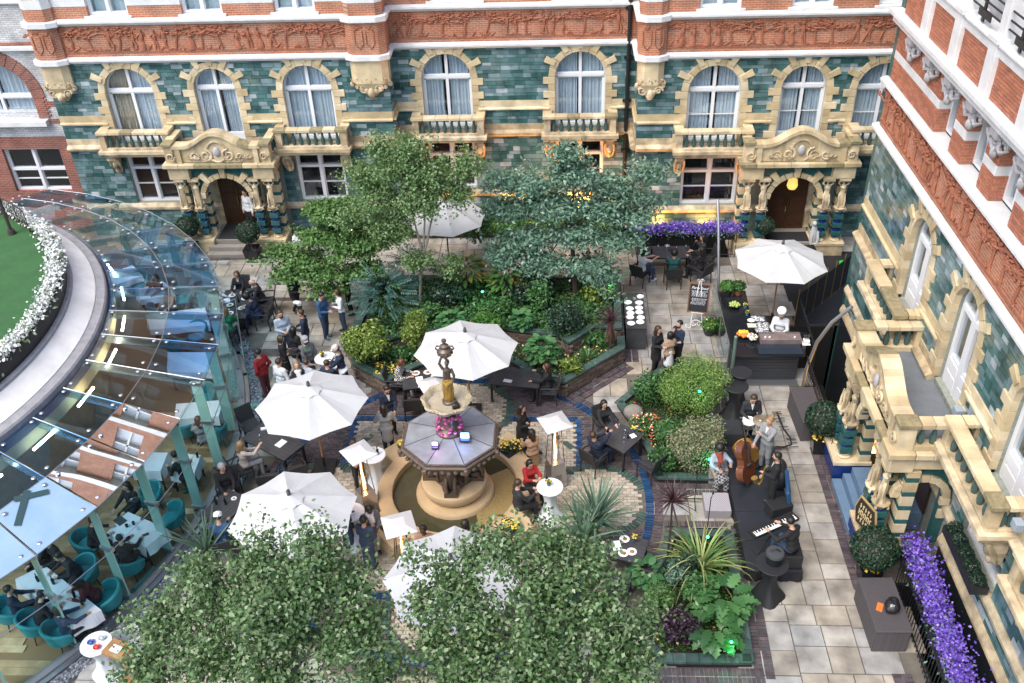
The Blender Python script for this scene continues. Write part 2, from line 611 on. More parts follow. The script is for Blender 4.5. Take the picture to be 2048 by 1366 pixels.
def arched_window(par,F,c,hw,zb,zs,style='pale',door=False,mid=False,key=7.02):
 t = 0.07
 fr = MB(F)
 n = 14
 for i in range(n):  # arched head of the frame
  a0,a1 = PI*i/n,PI*(i+1)/n
  fr.uprism([(c+hw*math.cos(a0),zs+hw*math.sin(a0)),(c+hw*math.cos(a1),zs+hw*math.sin(a1)),(c+(hw-t)*math.cos(a1),zs+(hw-t)*math.sin(a1)),(c+(hw-t)*math.cos(a0),zs+(hw-t)*math.sin(a0))],-0.3,-0.2)
 fr.bb(c-hw,c-hw+t,-0.3,-0.2,zb,zs).bb(c+hw-t,c+hw,-0.3,-0.2,zb,zs)
 fr.bb(c-hw+t,c+hw-t,-0.31,-0.19,zb,zb+0.1+(door or 0))
 fr.bb(c-hw+t,c+hw-t,-0.31,-0.17,zs-0.06,zs+0.05)
 fr.bb(c-0.055,c+0.055,-0.305,-0.18,zb+0.1,zs+hw-t)
 for s in (-1,1):  # inner sash edges
  e = c+s*(hw-t-0.03)
  fr.bb(e-0.03,e+0.03,-0.29,-0.22,zb+0.1,zs-0.06)
  fr.bb(c+s*0.055,c+s*(hw-t),-0.29,-0.22,zs-0.12,zs-0.06)
  fr.bb(c+s*0.055,c+s*(hw-t),-0.29,-0.22,zs+0.05,zs+0.09)
 if mid:
  fr.bb(c-hw+t,c+hw-t,-0.29,-0.24,zs-0.95,zs-0.925)
 if door and door >.5:
  for s in (-1,1):
   for z in (zb+0.12,zb+0.45):
    fr.bb(c+s*0.1,c+s*(hw-t-0.06),-0.2,-0.17,z,z+0.26)
   fr.bb(c+s*(hw-t)-s*0.1,c+s*(hw-t),-0.32,-0.18,zb,zs)
   fr.bb(c+s*0.05,c+s*0.13,-0.32,-0.18,zb,zs)
 wn = fr.build('door_leaf' if door and door >.5 else 'arched_window',FRAME,par)
 for s in (-1,1):
  q = [(c,zs),(c+s*hw,zs)]+[(c+s*hw*math.cos(PI/2*i/6),zs+hw*math.sin(PI/2*i/6)) for i in range(1,6)]+[(c,zs+hw)]
  MB(F).uprism(q,-0.262,-0.256).build('pane',GLASS,wn)
  MB(F).uprism([(c,zb+0.1),(c+s*hw,zb+0.1),(c+s*hw,zs-0.03),(c,zs-0.03)],-0.262,-0.256).build('pane',GLASS,wn)
  cm = MB(F)  # hanging curtain with folds
  gap = RND.uniform(0.02,0.2)
  uu = [c+s*(gap+(hw-gap)*i/22) for i in range(23)]
  dd = [-0.35-0.035*math.sin(i*1.9+c)-0.02*math.sin(i*0.7) for i in range(23)]
  if style !='none':
   for i in range(22):
    z1 = zs+math.sqrt(max(0.0,hw*hw-((uu[i]+uu[i+1])/2-c)**2))
    cm.add([(uu[i],dd[i],zb),(uu[i+1],dd[i+1],zb),(uu[i+1],dd[i+1],z1),(uu[i],dd[i],z1)],[(0,1,2,3)])
   cm.build('curtain',BEIGE if style =='beige' and s <0 else CURT,wn)
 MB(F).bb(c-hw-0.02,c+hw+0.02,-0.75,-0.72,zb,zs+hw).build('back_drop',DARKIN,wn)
 # the faience surround, stone by stone
 def st(poly,d0=-0.12,d1=0.05):
  MB(F).uprism(poly,d0,d1).build('surround_stone',CREAM,wn,bevel=0.008)
 for i in range(10):
  a0,a1 = PI*i/10+0.006,PI*(i+1)/10-0.006
  st([(c+(hw-.012)*math.cos(a0),zs+(hw-.012)*math.sin(a0)),(c+(hw+.23)*math.cos(a0),zs+(hw+.23)*math.sin(a0)),(c+(hw+.23)*math.cos(a1),zs+(hw+.23)*math.sin(a1)),(c+(hw-.012)*math.cos(a1),zs+(hw-.012)*math.sin(a1))])
 for ang in (90,62,118,28,152):
  a = R(ang)
  r1 = min(hw+0.5,(key-zs)/math.sin(a))
  if ang ==90: r1 = key-zs
  px,pz =-math.sin(a),math.cos(a)
  w0,w1 = 0.085,0.12
  r0 = hw+0.1
  st([(c+r0*math.cos(a)-px*w0,zs+r0*math.sin(a)-pz*w0),(c+r1*math.cos(a)-px*w1,zs+r1*math.sin(a)-pz*w1),(c+r1*math.cos(a)+px*w1,zs+r1*math.sin(a)+pz*w1),(c+r0*math.cos(a)+px*w0,zs+r0*math.sin(a)+pz*w0)],-0.1,0.085)
 k = 0
 z = zs
 while z >zb+0.1:
  h = min(0.262,z-zb)
  wd = 0.42 if k % 2 ==0 else 0.235
  for s in (-1,1):
   a,b = c+s*(hw-.012),c+s*(hw+wd)
   st([(min(a,b),z-h+0.005),(max(a,b),z-h+0.005),(max(a,b),z-0.005),(min(a,b),z-0.005)],-0.12,0.06 if k % 2 ==0 else 0.05)
  z -= 0.262
  k += 1
 return wn

def sash_window(par,F,c,hw,z0,z1,warm=False,split=0.68,dark=BLINDW,name='sash_window',bars=True):
 fr = MB(F)
 t = 0.08
 zm = z0+(z1-z0)*split
 fr.bb(c-hw,c-hw+t,-0.3,-0.14,z0,z1).bb(c+hw-t,c+hw,-0.3,-0.14,z0,z1)
 fr.bb(c-hw+t,c+hw-t,-0.3,-0.14,z0,z0+t).bb(c-hw+t,c+hw-t,-0.3,-0.14,z1-t,z1)
 fr.bb(c-0.06,c+0.06,-0.295,-0.12,z0+t,z1-t)
 if bars:
  for s in (-1,1):
   a,b = sorted((c+s*0.06,c+s*(hw-t)))
   fr.bb(a,b,-0.297,-0.12,zm-0.05,zm+0.05)
   fr.bb(a,b,-0.28,-0.2,z0+(zm-z0)*0.5,z0+(zm-z0)*0.5+0.03)
   fr.bb(a,a+0.035,-0.27,-0.18,z0+t,z1-t).bb(b-0.035,b,-0.27,-0.18,z0+t,z1-t)
 wn = fr.build(name,FRAME,par)
 for s in (-1,1):
  a,b = sorted((c+s*0.06,c+s*(hw-t)))
  for p,q in ((z0+t,zm-0.05),(zm+0.05,z1-t)) if bars else ((z0+t,z1-t),):
   MB(F).bb(a,b,-0.252,-0.247,p,q).build('pane',GLASS,wn)
 if dark:
  bl = MB(F)
  z = z0+0.05
  while z <z1-0.03:
   bl.bb(c-hw+0.05,c+hw-0.05,-0.42,-0.4,z,z+0.045)
   z += 0.06
  bl.build('slatted_blind',dark,wn)
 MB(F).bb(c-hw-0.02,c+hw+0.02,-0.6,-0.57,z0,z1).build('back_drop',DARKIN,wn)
 return wn

BPROF = [(0.055,0),(0.065,0.03),(0.085,0.12),(0.078,0.2),(0.05,0.32),(0.038,0.42),(0.055,0.48),(0.055,0.52)]
def balustrade(par,F,p,q,z,n,prof=BPROF,me=[None]):
 if me[0] is None:
  me[0] = MB().lathe(BPROF,n=8).mesh('baluster',BALU,None,True)
 inv = wm(par).inverted()
 for i in range(n):
  f = (i+0.5)/n
  o = bpy.data.objects.new('baluster',me[0])
  COL.objects.link(o)
  o.parent = par
  o.location = inv@(F@Vector((p[0]+(q[0]-p[0])*f,p[1]+(q[1]-p[1])*f,z)))
def scroll(mb,c,r,turns,s,d,rad,M=None,ph=0.0):
 pts = []
 for i in range(int(12*turns)+1):
  a = ph+s*2*PI*i/12
  rr = r*(1-0.85*i/(12*turns))
  pts.append((c[0]+rr*math.cos(a),d,c[1]+rr*math.sin(a)))
 mb.tube(pts,[rad*(1-0.5*i/len(pts)) for i in range(len(pts))],5,M)
def corbel(par,F,u,z1,side):
 m = MB(F)
 m.bb(u-0.15,u+0.15,0,0.5,z1-0.12,z1)
 for i in range(6):
  f = i/5
  m.bb(u-0.13+0.01*i,u+0.13-0.01*i,0,0.46-0.38*f**0.8,z1-0.12-0.12*(i+1),z1-0.12-0.12*i-0.002)
 m.ell((u,0.3,z1-0.45),(0.12,0.12,0.17))
 m.ell((u,0.22,z1-0.7),(0.1,0.11,0.15))
 for s in (-1,1):
  m.tube([(u+s*0.14,0.42,z1-0.2),(u+s*0.16,0.3,z1-0.45),(u+s*0.12,0.16,z1-0.72),(u+s*0.05,0.08,z1-0.88)],[0.05,0.06,0.05,0.03],5)
 return m.build('corbel',CREAMW,par,True)
def balcony(par,F,c,hw=1.33,dep=0.62,n=8,ns=2,cor=1.12,cut=0.0):
 m = MB(F)
 m.bb(c-hw-0.1,c+hw+0.1-cut,-0.02,dep+0.14,3.74,3.88).bb(c-hw-0.04,c+hw+0.04-cut,-0.02,dep+0.06,3.62,3.739)
 m.bb(c-hw,c+hw-cut,dep-0.24,dep,3.881,3.96)
 for s in (-1,1):
  e = c+s*hw-(cut if s >0 else 0)
  a,b = sorted((e,e-s*0.24))
  m.bb(a,b,-0.02,dep-0.241,3.881,3.96)
  m.bb(a,b,dep-0.24,dep,3.961,4.48)
  m.bb(a,b,-0.02,0.1,3.961,4.48)
 bl = m.build('balcony',CREAMW,par,bevel=0.012)
 k = 6
 for i in range(k):  # coping stones of the front rail
  a,b = c-hw-0.05+(2*hw+0.1-cut)*i/k,c-hw-0.05+(2*hw+0.1-cut)*(i+1)/k
  MB(F).bb(a+0.004,b-0.004,dep-0.29,dep+0.05,4.485,4.6).build('coping_stone',MOSS if RND.random() <0.3 else CREAM,bl,bevel=0.015)
 for s in (-1,1):
  e = c+s*(hw+0.05)-(cut if s >0 else 0)
  a,b = sorted((e,e-s*0.34))
  for j in range(2):
   d0,d1 = (dep-0.3)*j/2,(dep-0.3)*(j+1)/2
   MB(F).bb(a,b,d0-0.01,d1-0.014,4.485,4.6).build('coping_stone',CREAM,bl,bevel=0.015)
  balustrade(bl,F,(c+s*(hw-0.12)-(cut if s >0 else 0),0.1),(c+s*(hw-0.12)-(cut if s >0 else 0),dep-0.24),3.96,ns)
  corbel(bl,F,c+s*cor,3.62,s)
 balustrade(bl,F,(c-hw+0.24,dep-0.12),(c+hw-0.24-cut,dep-0.12),3.96,n)
 return bl

def figure_relief(m,u,z,h,d=0.02):
 k = h/1.0
 j = lambda a: RND.uniform(-a,a)*k
 lean = j(0.06)
 m.ell((u+lean,d+0.03,z+0.92*k),(0.06*k,0.05,0.075*k),6,4)
 m.tube([(u,d,z+0.48*k),(u+lean*0.7,d+0.03,z+0.66*k),(u+lean,d+0.02,z+0.82*k)],[0.085*k,0.095*k,0.06*k],6,None,0.6)
 for s in (-1,1):
  kn = (u+s*0.07*k+j(0.1),d+0.02,z+0.26*k)
  m.tube([(u+s*0.04*k,d+0.01,z+0.48*k),kn,(kn[0]+j(0.1),d,z)],[0.065*k,0.05*k,0.035*k],5,None,0.7)
  el = (u+s*0.17*k+j(0.05),d+0.03,z+0.68*k+j(0.1))
  m.tube([(u+lean+s*0.07*k,d+0.02,z+0.78*k),el,(el[0]+j(0.16),d+0.03,el[2]+j(0.18))],[0.04*k,0.035*k,0.025*k],5,None,0.7)
 if RND.random() <0.4:
  m.tube([(u,d,z+0.5*k),(u+j(0.05),d+0.03,z+0.2*k),(u+j(0.1),d+0.02,z+0.02)],[0.1*k,0.13*k,0.15*k],6,None,0.45)
def tree_relief(m,u,z0,z1,d=0.0):
 h = z1-z0
 x = u
 pts = [(u,d,z0)]
 for i in range(4):
  x += RND.uniform(-0.06,0.06)
  pts.append((x,d+0.02,z0+h*0.18*(i+1)))
 m.tube(pts,[0.05,0.04,0.04,0.035,0.03],5)
 for i in range(RND.randint(8,10)):
  a = RND.uniform(-0.75,0.75)
  p = Vector((x,d+0.02,z0+h*RND.uniform(0.5,0.72)))
  q = Vector((u+a,d+RND.uniform(0.02,0.05),min(z1-0.04,z0+h*RND.uniform(0.62,1.0))))
  mid_ = (p+q)/2+Vector((RND.uniform(-0.08,0.08),0.01,RND.uniform(-0.02,0.08)))
  m.tube([p,mid_,q],[0.022,0.022,0.01],4)
  for kx in range(5):
   c = q+Vector((RND.uniform(-0.17,0.17),RND.uniform(0,.015),RND.uniform(-0.09,0.06)))
   c.z = min(c.z,z1-0.05)
   m.ell(c,(RND.uniform(0.03,0.085),0.04,RND.uniform(0.02,0.045)),6,4)
def frieze(par,F,u0,u1,z0=7.2,z1=8.33):
 b = MB(F).bb(u0,u1,-0.4,0.03,z0,z1).build('brick_frieze',BRICK,par)
 m = MB(F)
 m.bb(u0,u1,0.03,0.06,z0+0.17,z0+0.21)
 u = u0+0.4
 while u <u1-0.3:
  if RND.random() <0.38:
   tree_relief(m,u,z0+0.2,z1-0.03,0.03)
   u += RND.uniform(0.55,0.8)
  else:
   figure_relief(m,u,z0+0.2,RND.uniform(0.7,0.88),0.035)
   u += RND.uniform(0.3,0.5)
 for i in range(int((u1-u0)*5)):
  x = RND.uniform(u0+0.1,u1-0.1)
  p = (x,0.03,z0+0.2)
  m.tube([p,(x+RND.uniform(-.1,.1),0.06,z0+0.25),(x+RND.uniform(-.25,.25),0.04,z0+RND.uniform(0.25,0.42))],[0.025,0.03,0.012],4)
 m.build('carved_relief',TERRA,b,True)
def moulding(par,F,u0,u1,prof,name,m_,wrap=0.0):
 """straight moulding: prof = outline in (d, z)"""
 n = len(prof)
 vs = [(u0,d,z) for d,z in prof]+[(u1,d,z) for d,z in prof]
 fs = [tuple(range(n)),tuple(range(2*n-1,n-1,-1))]+[(i,n+i,n+(i+1) % n,(i+1) % n) for i in range(n)]
 return MB(F).add(vs,fs).build(name,m_,par)
CORN = [(-0.3,6.99),(0.1,6.99),(0.12,7.05),(0.19,7.08),(0.19,7.15),(0.05,7.21),(-0.3,7.21)]
CORN2 = [(-0.3,8.32),(0.08,8.32),(0.13,8.4),(0.2,8.43),(0.2,8.5),(0.06,8.55),(-0.3,8.55)]
LEDGE = [(-0.1,3.62),(0.12,3.62),(0.2,3.72),(0.2,3.77),(0.04,3.86),(0.04,4.09),(-0.1,4.09)]
BAND = [(-0.1,4.66),(0.1,4.66),(0.1,4.71),(0.04,4.75),(0.04,5.0),(-0.1,5.0)]
SILLB = [(-0.1,1.14),(0.1,1.14),(0.12,1.25),(0.04,1.39),(-0.1,1.39)]

def upper_storeys(par,F,u0,u1,cents,hw,z_top,vis=True):
 m1,m2,m3 = MB(F),MB(F),MB(F)
 edges = [u0]+sum([[c-hw,c+hw] for c in cents],[])+[u1]
 base = 8.55
 for a,b in zip(edges[::2],edges[1::2]):  # piers striped brick and white
  m1.bb(a,b,-0.35,0.0,base,base+0.42)
  m2.bb(a,b,-0.35,0.012,base+0.42,base+0.68)
  m1.bb(a,b,-0.35,0.0,base+0.68,base+1.3)
  m2.bb(a,b,-0.35,0.012,base+1.3,base+1.55)
  m1.bb(a,b,-0.35,0.0,base+1.55,base+2.6)
 m2.bb(u0,u1,-0.35,0.2,base+2.6,base+2.9)
 for c in cents:
  m2.bb(c-hw-0.12,c+hw+0.12,-0.3,0.1,base,base+0.09)
  sash_window(par,F,c,hw,base+0.1,base+2.55,dark=None,split=0.62,name='upper_window',bars=True)
  cm = MB(F)
  for i in range(18):
   a,b = c-hw+2*hw*i/18,c-hw+2*hw*(i+1)/18
   cm.add([(a,-0.4-0.03*math.sin(i*2.1),base+0.1),(b,-0.4-0.03*math.sin((i+1)*2.1),base+0.1),(b,-0.4-0.03*math.sin((i+1)*2.1),base+2.5),(a,-0.4-0.03*math.sin(i*2.1),base+2.5)],[(0,1,2,3)])
  cm.build('curtain',CURT,par)
 z = base+2.9
 while z <z_top:  # storeys above the frame, seen only mirrored in the glass
  for a,b in zip(edges[::2],edges[1::2]):
   m1.bb(a,b,-0.35,0.0,z,z+2.6)
  for c in cents:
   m3.bb(c-hw,c+hw,-0.3,-0.25,z+.75,z+2.6)
   m1.bb(c-hw,c+hw,-0.35,0.0,z,z+0.6)
   m2.bb(c-hw,c+hw,-0.3,-0.1,z+0.6,z+0.75).bb(c-0.06,c+0.06,-0.3,-0.12,z+0.75,z+2.6).bb(c-hw,c+hw,-0.3,-0.12,z+1.7,z+1.8)
  m2.bb(u0,u1,-0.35,0.15,z+2.6,z+3.0)
  z += 3.0
 m1.build('brick_pier',BRICK,par)
 m2.build('white_stone_band',WHITE,par)
 m3.build('upper_window',CURT,par)

def facade_section(par,F,u0,u1,wins,sashes,boxes,base0=0.6,skip=(),so=0.0):
 """one plane of the tiled front. wins: (centre, half width, bottom, spring, style, door, midrail); sashes: (centre, half width, z0, z1, warm)"""
 holes = [(c,hw,zb,zs,True) for c,hw,zb,zs,*_ in wins]+[(c,hw,a,b,False) for c,hw,a,b,*_ in sashes]
 mb = MB(F)
 wall_holes(mb,u0,u1,-2.6,7.0,holes)
 mb.build('wall',GROUT,par)
 def cuts(z):
  out = []
  for c,hw,zb,zs,*_ in wins:
   if zb-0.05 <z <=zs:
    out.append((c-hw-0.26,c+hw+0.26))
   elif zs <z <zs+hw+0.2:
    r = hw+0.2
    x = math.sqrt(max(0,r*r-(z-zs)**2))
    out.append((c-x,c+x))
  for c,hw,a,b,*_ in sashes:
   if a-0.02 <z <b+0.02:
    out.append((c-hw-0.005,c+hw+0.005))
  for a,b,za,zb in skip:
   if za <z <zb:
    out.append((a,b))
  return out
 tile_rows(F,boxes,u0,u1,5.0,7.0,cuts)
 tile_rows(F,boxes,u0,u1,4.09,4.66,cuts)
 tile_rows(F,boxes,u0,u1,1.39+so,3.62,cuts)
 tile_rows(F,boxes,u0,u1,base0,1.14+so,cuts)
 if not so:
  tile_rows(F,boxes,u0,u1,base0-1.4,base0-0.02,cuts)
 for prof,nm,mm in ((LEDGE,'ledge',CREAMW),(BAND,'band_course',CREAM),([(d_,z_+so) for d_,z_ in SILLB],'sill_course',CREAMW)):
  a = u0
  brk = sorted([(c-hw-(0.2 if nm =='band_course' else 0),c+hw+(0.2 if nm =='band_course' else 0)) for c,hw,zb,*_ in list(wins)+[] if (nm !='sill_course')])
  for p,q in brk+[(u1,u1)]:
   if p-a >0.05:
    moulding(par,F,a,p,prof,nm,mm)
   a = max(a,q)
 moulding(par,F,u0,u1,CORN,'cornice',WHITE)
 moulding(par,F,u0,u1,CORN2,'upper_cornice',WHITE)
 frieze(par,F,u0,u1)
 for wv in wins:
  arched_window(par,F,*wv)
 for sv in sashes:
  sash_window(par,F,*sv)

def turret(par,F,u0,u1,side):
 """canted corner oriel on a carved corbel"""
 def ring(e,k=0.3,o=0.3):
  return [(u0-e,-0.3),(u0-e,o*0.35+e),(u0+k*0.7,o+e),(u1-k*0.7,o+e),(u1+e,o*0.35+e),(u1+e,-0.3)]
 MB(F).prism(ring(0),6.15,6.99).build('oriel_base',CREAM,par,bevel=0.01)
 MB(F).prism(ring(0.12),6.991,7.2).build('oriel_cornice',WHITE,par,bevel=0.03)
 MB(F).prism(ring(0.02),7.205,8.32).build('oriel_brickwork',BRICK,par)
 MB(F).prism(ring(0.13),8.325,8.54).build('oriel_cornice',WHITE,par,bevel=0.03)
 MB(F).prism(ring(0.0),8.545,8.97).build('oriel_brickwork',BRICK,par)
 MB(F).prism(ring(0.012),8.972,9.3).build('oriel_white_band',WHITE,par)
 MB(F).prism(ring(0.0),9.302,11.2).build('oriel_brickwork',BRICK,par)
 cu = (u0+u1)/2
 small = [(cu+(x-cu)*0.25,y*0.25-0.05) for x,y in ring(0)]
 MB(F).prism(small,5.6,6.148,None,ring(0)).build('oriel_corbel',CREAM,par)
 m = MB(F)
 for i in range(9):
  t = i/8
  x = u0+(u1-u0)*t
  m.ell((x,0.27-0.3*abs(t-0.5),6.1-0.25*math.sin(PI*t)),(0.1,0.09,0.1),6,4)
  m.tube([(x,0.25-0.25*abs(t-0.5),6.1),(x+0.05,0.3,6.25+0.1*(i % 2)),(x-0.02,0.28,6.38)],[0.03,0.03,0.01],4)
 for s in (-1,1):
  scroll(m,(cu+s*0.28,5.95),0.16,1.4,s,0.24,0.035)
 m.ell((cu,0.22,5.8),(0.16,0.16,0.2))
 m.build('carved_foliage',CREAMW,par,True)
 m = MB(F)  # shields carved on the brick faces
 for x in (cu-0.2,cu+0.2):
  m.tube([(x-0.14,0.33,8.05),(x-0.14,0.33,7.6),(x,0.34,7.42),(x+0.14,0.33,7.6),(x+0.14,0.33,8.05)],0.022,4)
  for j in range(4):
   m.ell((x+RND.uniform(-.1,.1),0.33,8.12+RND.uniform(-0.05,0.08)),(0.07,0.04,0.04),5,3)
 m.build('carved_relief',TERRA,par)

def person_statue(m,u,d,z,h,F=None):
 """caryatid: robed figure with raised arms"""
 k = h
 m.ell((u,d,z+0.9*k),(0.055*k,0.06*k,0.07*k),8,5)
 m.tube([(u,d,z+0.02),(u+0.02*k,d+0.02,z+0.2*k),(u-0.02*k,d+0.03,z+0.42*k),(u+0.01*k,d,z+0.56*k),(u,d+0.02,z+0.72*k),(u,d,z+0.84*k)],[0.12*k,0.1*k,0.115*k,0.08*k,0.105*k,0.035*k],8,None,0.8)
 for s in (-1,1):
  m.tube([(u+s*0.08*k,d,z+0.77*k),(u+s*0.17*k,d+0.03,z+0.86*k),(u+s*0.1*k,d+0.02,z+1.0*k)],[0.035*k,0.03*k,0.025*k],5)
  m.tube([(u+s*0.08*k,d+0.09*k,z+0.5*k),(u+s*0.1*k,d+0.11*k,z+0.25*k),(u+s*0.09*k,d+0.12*k,z+0.03)],[0.02,0.03,0.035],5)
 m.ell((u,d+0.02,z+0.0),(0.13*k,0.12*k,0.05*k),8,4)

def porch(par,F,c,hw,pd,zf,roof=True,plinth=None):
 """entrance porch: paired banded columns with caryatids, round arch, curved parapet; pd = how far it stands out, zf = its floor"""
 p = MB(F).bb(c-hw+0.1,c+hw-0.1,0.0,pd-0.02,3.42,3.66).build('porch',LEADG,par)
 def part(n,mb,m_,sm=False,bv=0.0): return mb.build(n,m_,p,sm,bv)
 # entablature, in stones
 k = 7
 for i in range(k):
  a,b = c-hw-0.14+(2*hw+0.28)*i/k,c-hw-0.14+(2*hw+0.28)*(i+1)/k
  part('cornice_stone',MB(F).bb(a+0.003,b-0.003,pd-0.42,pd+0.16,3.5,3.66),MOSS if RND.random() <0.3 else CREAM,bv=0.02)
 for s in (-1,1):
  e = c+s*hw
  a,b = sorted((e-s*0.2,e+s*0.14))
  for j in range(3):
   d0,d1 = (pd-0.43)*j/3,(pd-0.43)*(j+1)/3
   part('cornice_stone',MB(F).bb(a,b,d0,d1-0.006,3.5,3.66),CREAM,bv=0.02)
  a,b = sorted((e-s*0.75,e+s*0.02))
  part('entablature_block',MB(F).bb(a,b,pd-0.5,pd+0.05,3.02,3.495),CREAM,bv=0.02)
  a,b = sorted((e-s*0.45,e-s*0.02))
  part('side_beam',MB(F).bb(a,b,0.0,pd-0.505,3.1,3.495),CREAM)
 # front arch wall
 ah,asp = 0.84,2.15
 m = MB(F)
 n = 14
 x0,x1 = c-hw+0.74,c+hw-0.74
 pts = [(c+ah*math.cos(PI-PI*i/n),asp+ah*math.sin(PI*i/n)) for i in range(n+1)]
 for q,r_ in zip(pts,pts[1:]):
  m.uprism([q,r_,(r_[0],3.49),(q[0],3.49)],pd-0.45,pd-0.2)
 m.uprism([(x0,asp),(c-ah,asp),(c-ah,3.49),(x0,3.49)],pd-0.45,pd-0.2)
 m.uprism([(c+ah,asp),(x1,asp),(x1,3.49),(c+ah,3.49)],pd-0.45,pd-0.2)
 part('arch_wall',m,TEALF)
 for i in range(11):
  a0,a1 = PI*i/11+0.01,PI*(i+1)/11-0.01
  part('arch_stone',MB(F).uprism([(c+ah*math.cos(a0),asp+ah*math.sin(a0)),(c+(ah+.2)*math.cos(a0),asp+(ah+.2)*math.sin(a0)),(c+(ah+.2)*math.cos(a1),asp+(ah+.2)*math.sin(a1)),(c+ah*math.cos(a1),asp+ah*math.sin(a1))],pd-0.4,pd-0.12),CREAM,bv=0.015)
 for ang in (90,50,130):
  a = R(ang); r0,r1 = ah+0.03,(3.48-asp if ang ==90 else ah+0.48)
  px,pz =-math.sin(a),math.cos(a)
  part('keystone',MB(F).uprism([(c+r0*math.cos(a)-px*.08,asp+r0*math.sin(a)-pz*.08),(c+r1*math.cos(a)-px*.13,asp+r1*math.sin(a)-pz*.13),(c+r1*math.cos(a)+px*.13,asp+r1*math.sin(a)+pz*.13),(c+r0*math.cos(a)+px*.08,asp+r0*math.sin(a)+pz*.08)],pd-0.36,pd-0.06),CREAM,bv=0.012)
 # piers and columns
 for s in (-1,1):
  for u,wd in ((c+s*(hw-0.2),0.36),(c+s*(hw-0.98),0.26)):
   z,i = zf,0
   ztop = 3.015 if wd >0.3 else asp
   while z <ztop-0.02:
    h = min(0.3 if i % 2 ==0 else 0.14,ztop-z)
    part('pier_block',MB(F).bb(u-wd/2,u+wd/2,pd-0.72,pd-0.42,z,z+h-0.004),CREAM if i % 2 ==0 else TEALF,bv=0.01)
    z += h
    i += 1
  u0_,u1_ = sorted((c+s*(hw+0.02),c+s*(hw-1.12)))
  part('plinth',MB(F).bb(u0_,u1_,pd-0.75,pd+0.18,zf-0.5,zf-0.06),plinth or BLUEF)
  part('plinth_cap',MB(F).bb(u0_-0.03,u1_+0.03,pd-0.78,pd+0.21,zf-0.055,zf+0.06),CREAM,bv=0.015)
  for u in (c+s*(hw-0.28),c+s*(hw-0.83)):
   d = pd-0.1
   cm = MB(F).lathe([(0.19,0),(0.2,0.05),(0.15,0.09),(0.17,0.13)],(u,d,zf+0.062),12)
   part('column_base',cm,CREAM,True)
   cm = MB(F)
   hcol = 1.68-zf-0.2
   cm.lathe([(0.13,0),(0.125,hcol)],(u,d,zf+0.195),12)
   cm.mi = 1
   nb = max(2,round(hcol/0.3))
   for i in range(nb):
    zz = zf+0.195+hcol*(i+0.5)/nb
    cm.bb(u-0.165,u+0.165,d-0.165,d+0.165,zz-0.085,zz+0.085)
   part('banded_column',cm,[BLUEF,TEALF],True)
   cm = MB(F).lathe([(0.12,0),(0.15,0.05),(0.21,0.13),(0.22,0.17),(0.15,0.18)],(u,d,1.68),10)
   for q in range(4):
    scroll(cm,(u+(0.14 if q % 2 else-0.14),1.78),0.07,1.2,1 if q % 2 else-1,d+(0.14 if q <2 else-0.14),0.022)
   part('column_capital',cm,CREAMW,True)
   cm = MB(F)
   person_statue(cm,u,d,1.87,1.08)
   cm.bb(u-0.2,u+0.2,d-0.2,d+0.16,2.93,3.016)
   part('caryatid',cm,CREAMW,True)
 # parapet with a curved middle
 def prof(x):
  t = abs(x-c)/(hw-0.55)
  return 4.22+(0.5*(0.5+0.5*math.cos(PI*min(1,t*1.15))) if t <0.87 else 0.0)
 xs = [c-hw+0.3+(2*hw-0.6)*i/24 for i in range(25)]
 m = MB(F)
 for a,b in zip(xs,xs[1:]):
  m.uprism([(a,3.661),(b,3.661),(b,prof(b)),(a,prof(a))],pd-0.28,pd-0.06)
 for s in (-1,1):
  a,b = sorted((c+s*hw,c+s*(hw-0.32)))
  m.bb(a,b,pd-0.36,pd+0.0,3.661,4.3)
  a,b = sorted((c+s*(hw-0.42),c+s*(hw-0.6)))
  m.bb(a,b,pd-0.3,pd+0.03,3.661,4.22)
 part('parapet',m,CREAM)
 for i in range(8):
  a,b = xs[i*3],xs[i*3+3]
  m = MB(F)
  for j in range(3):
   p_,q_ = xs[i*3+j],xs[i*3+j+1]
   if j ==0: p_ += 0.004
   m.uprism([(p_,prof(p_)+0.002),(q_,prof(q_)+0.002),(q_,prof(q_)+0.13),(p_,prof(p_)+0.13)],pd-0.4,pd+0.05)
  part('coping_stone',m,MOSS if RND.random() <0.2 else CREAM)
 for s in (-1,1):
  a,b = sorted((c+s*(hw+0.05),c+s*(hw-0.36)))
  part('coping_stone',MB(F).bb(a,b,pd-0.42,pd+0.06,4.302,4.43),MOSS,bv=0.02)
 m = MB(F)  # carved cartouche
 for s in (-1,1):
  scroll(m,(c+s*0.42,3.95),0.24,1.6,s,pd-0.03,0.05,None,PI/2)
  scroll(m,(c+s*0.85,3.9),0.17,1.5,-s,pd-0.03,0.04)
  for q in range(9):
   x = c+s*RND.uniform(0.2,1.2)
   m.tube([(x,pd-0.05,3.75),(x+s*0.06,pd,3.85),(x+s*0.15,pd-0.02,3.9+RND.uniform(-0.05,0.1))],[0.025,0.04,0.012],4)
 m.tube([(c+0.36*math.cos(a),pd-0.04,4.08+0.4*math.sin(a)) for a in [2*PI*i/20 for i in range(21)]],0.045,5)
 part('carved_cartouche',m,CREAMW,True)
 part('cartouche_oval',MB(F).ell((c,pd-0.03,4.08),(0.13,0.07,0.2),10,6),SCROLLG,True)
 for s in (-1,1):
  m = MB(F)
  scroll(m,(c+s*(hw-0.22),3.92),0.16,1.7,s,pd+0.03,0.045)
  part('end_scroll',m,CREAMW,True)
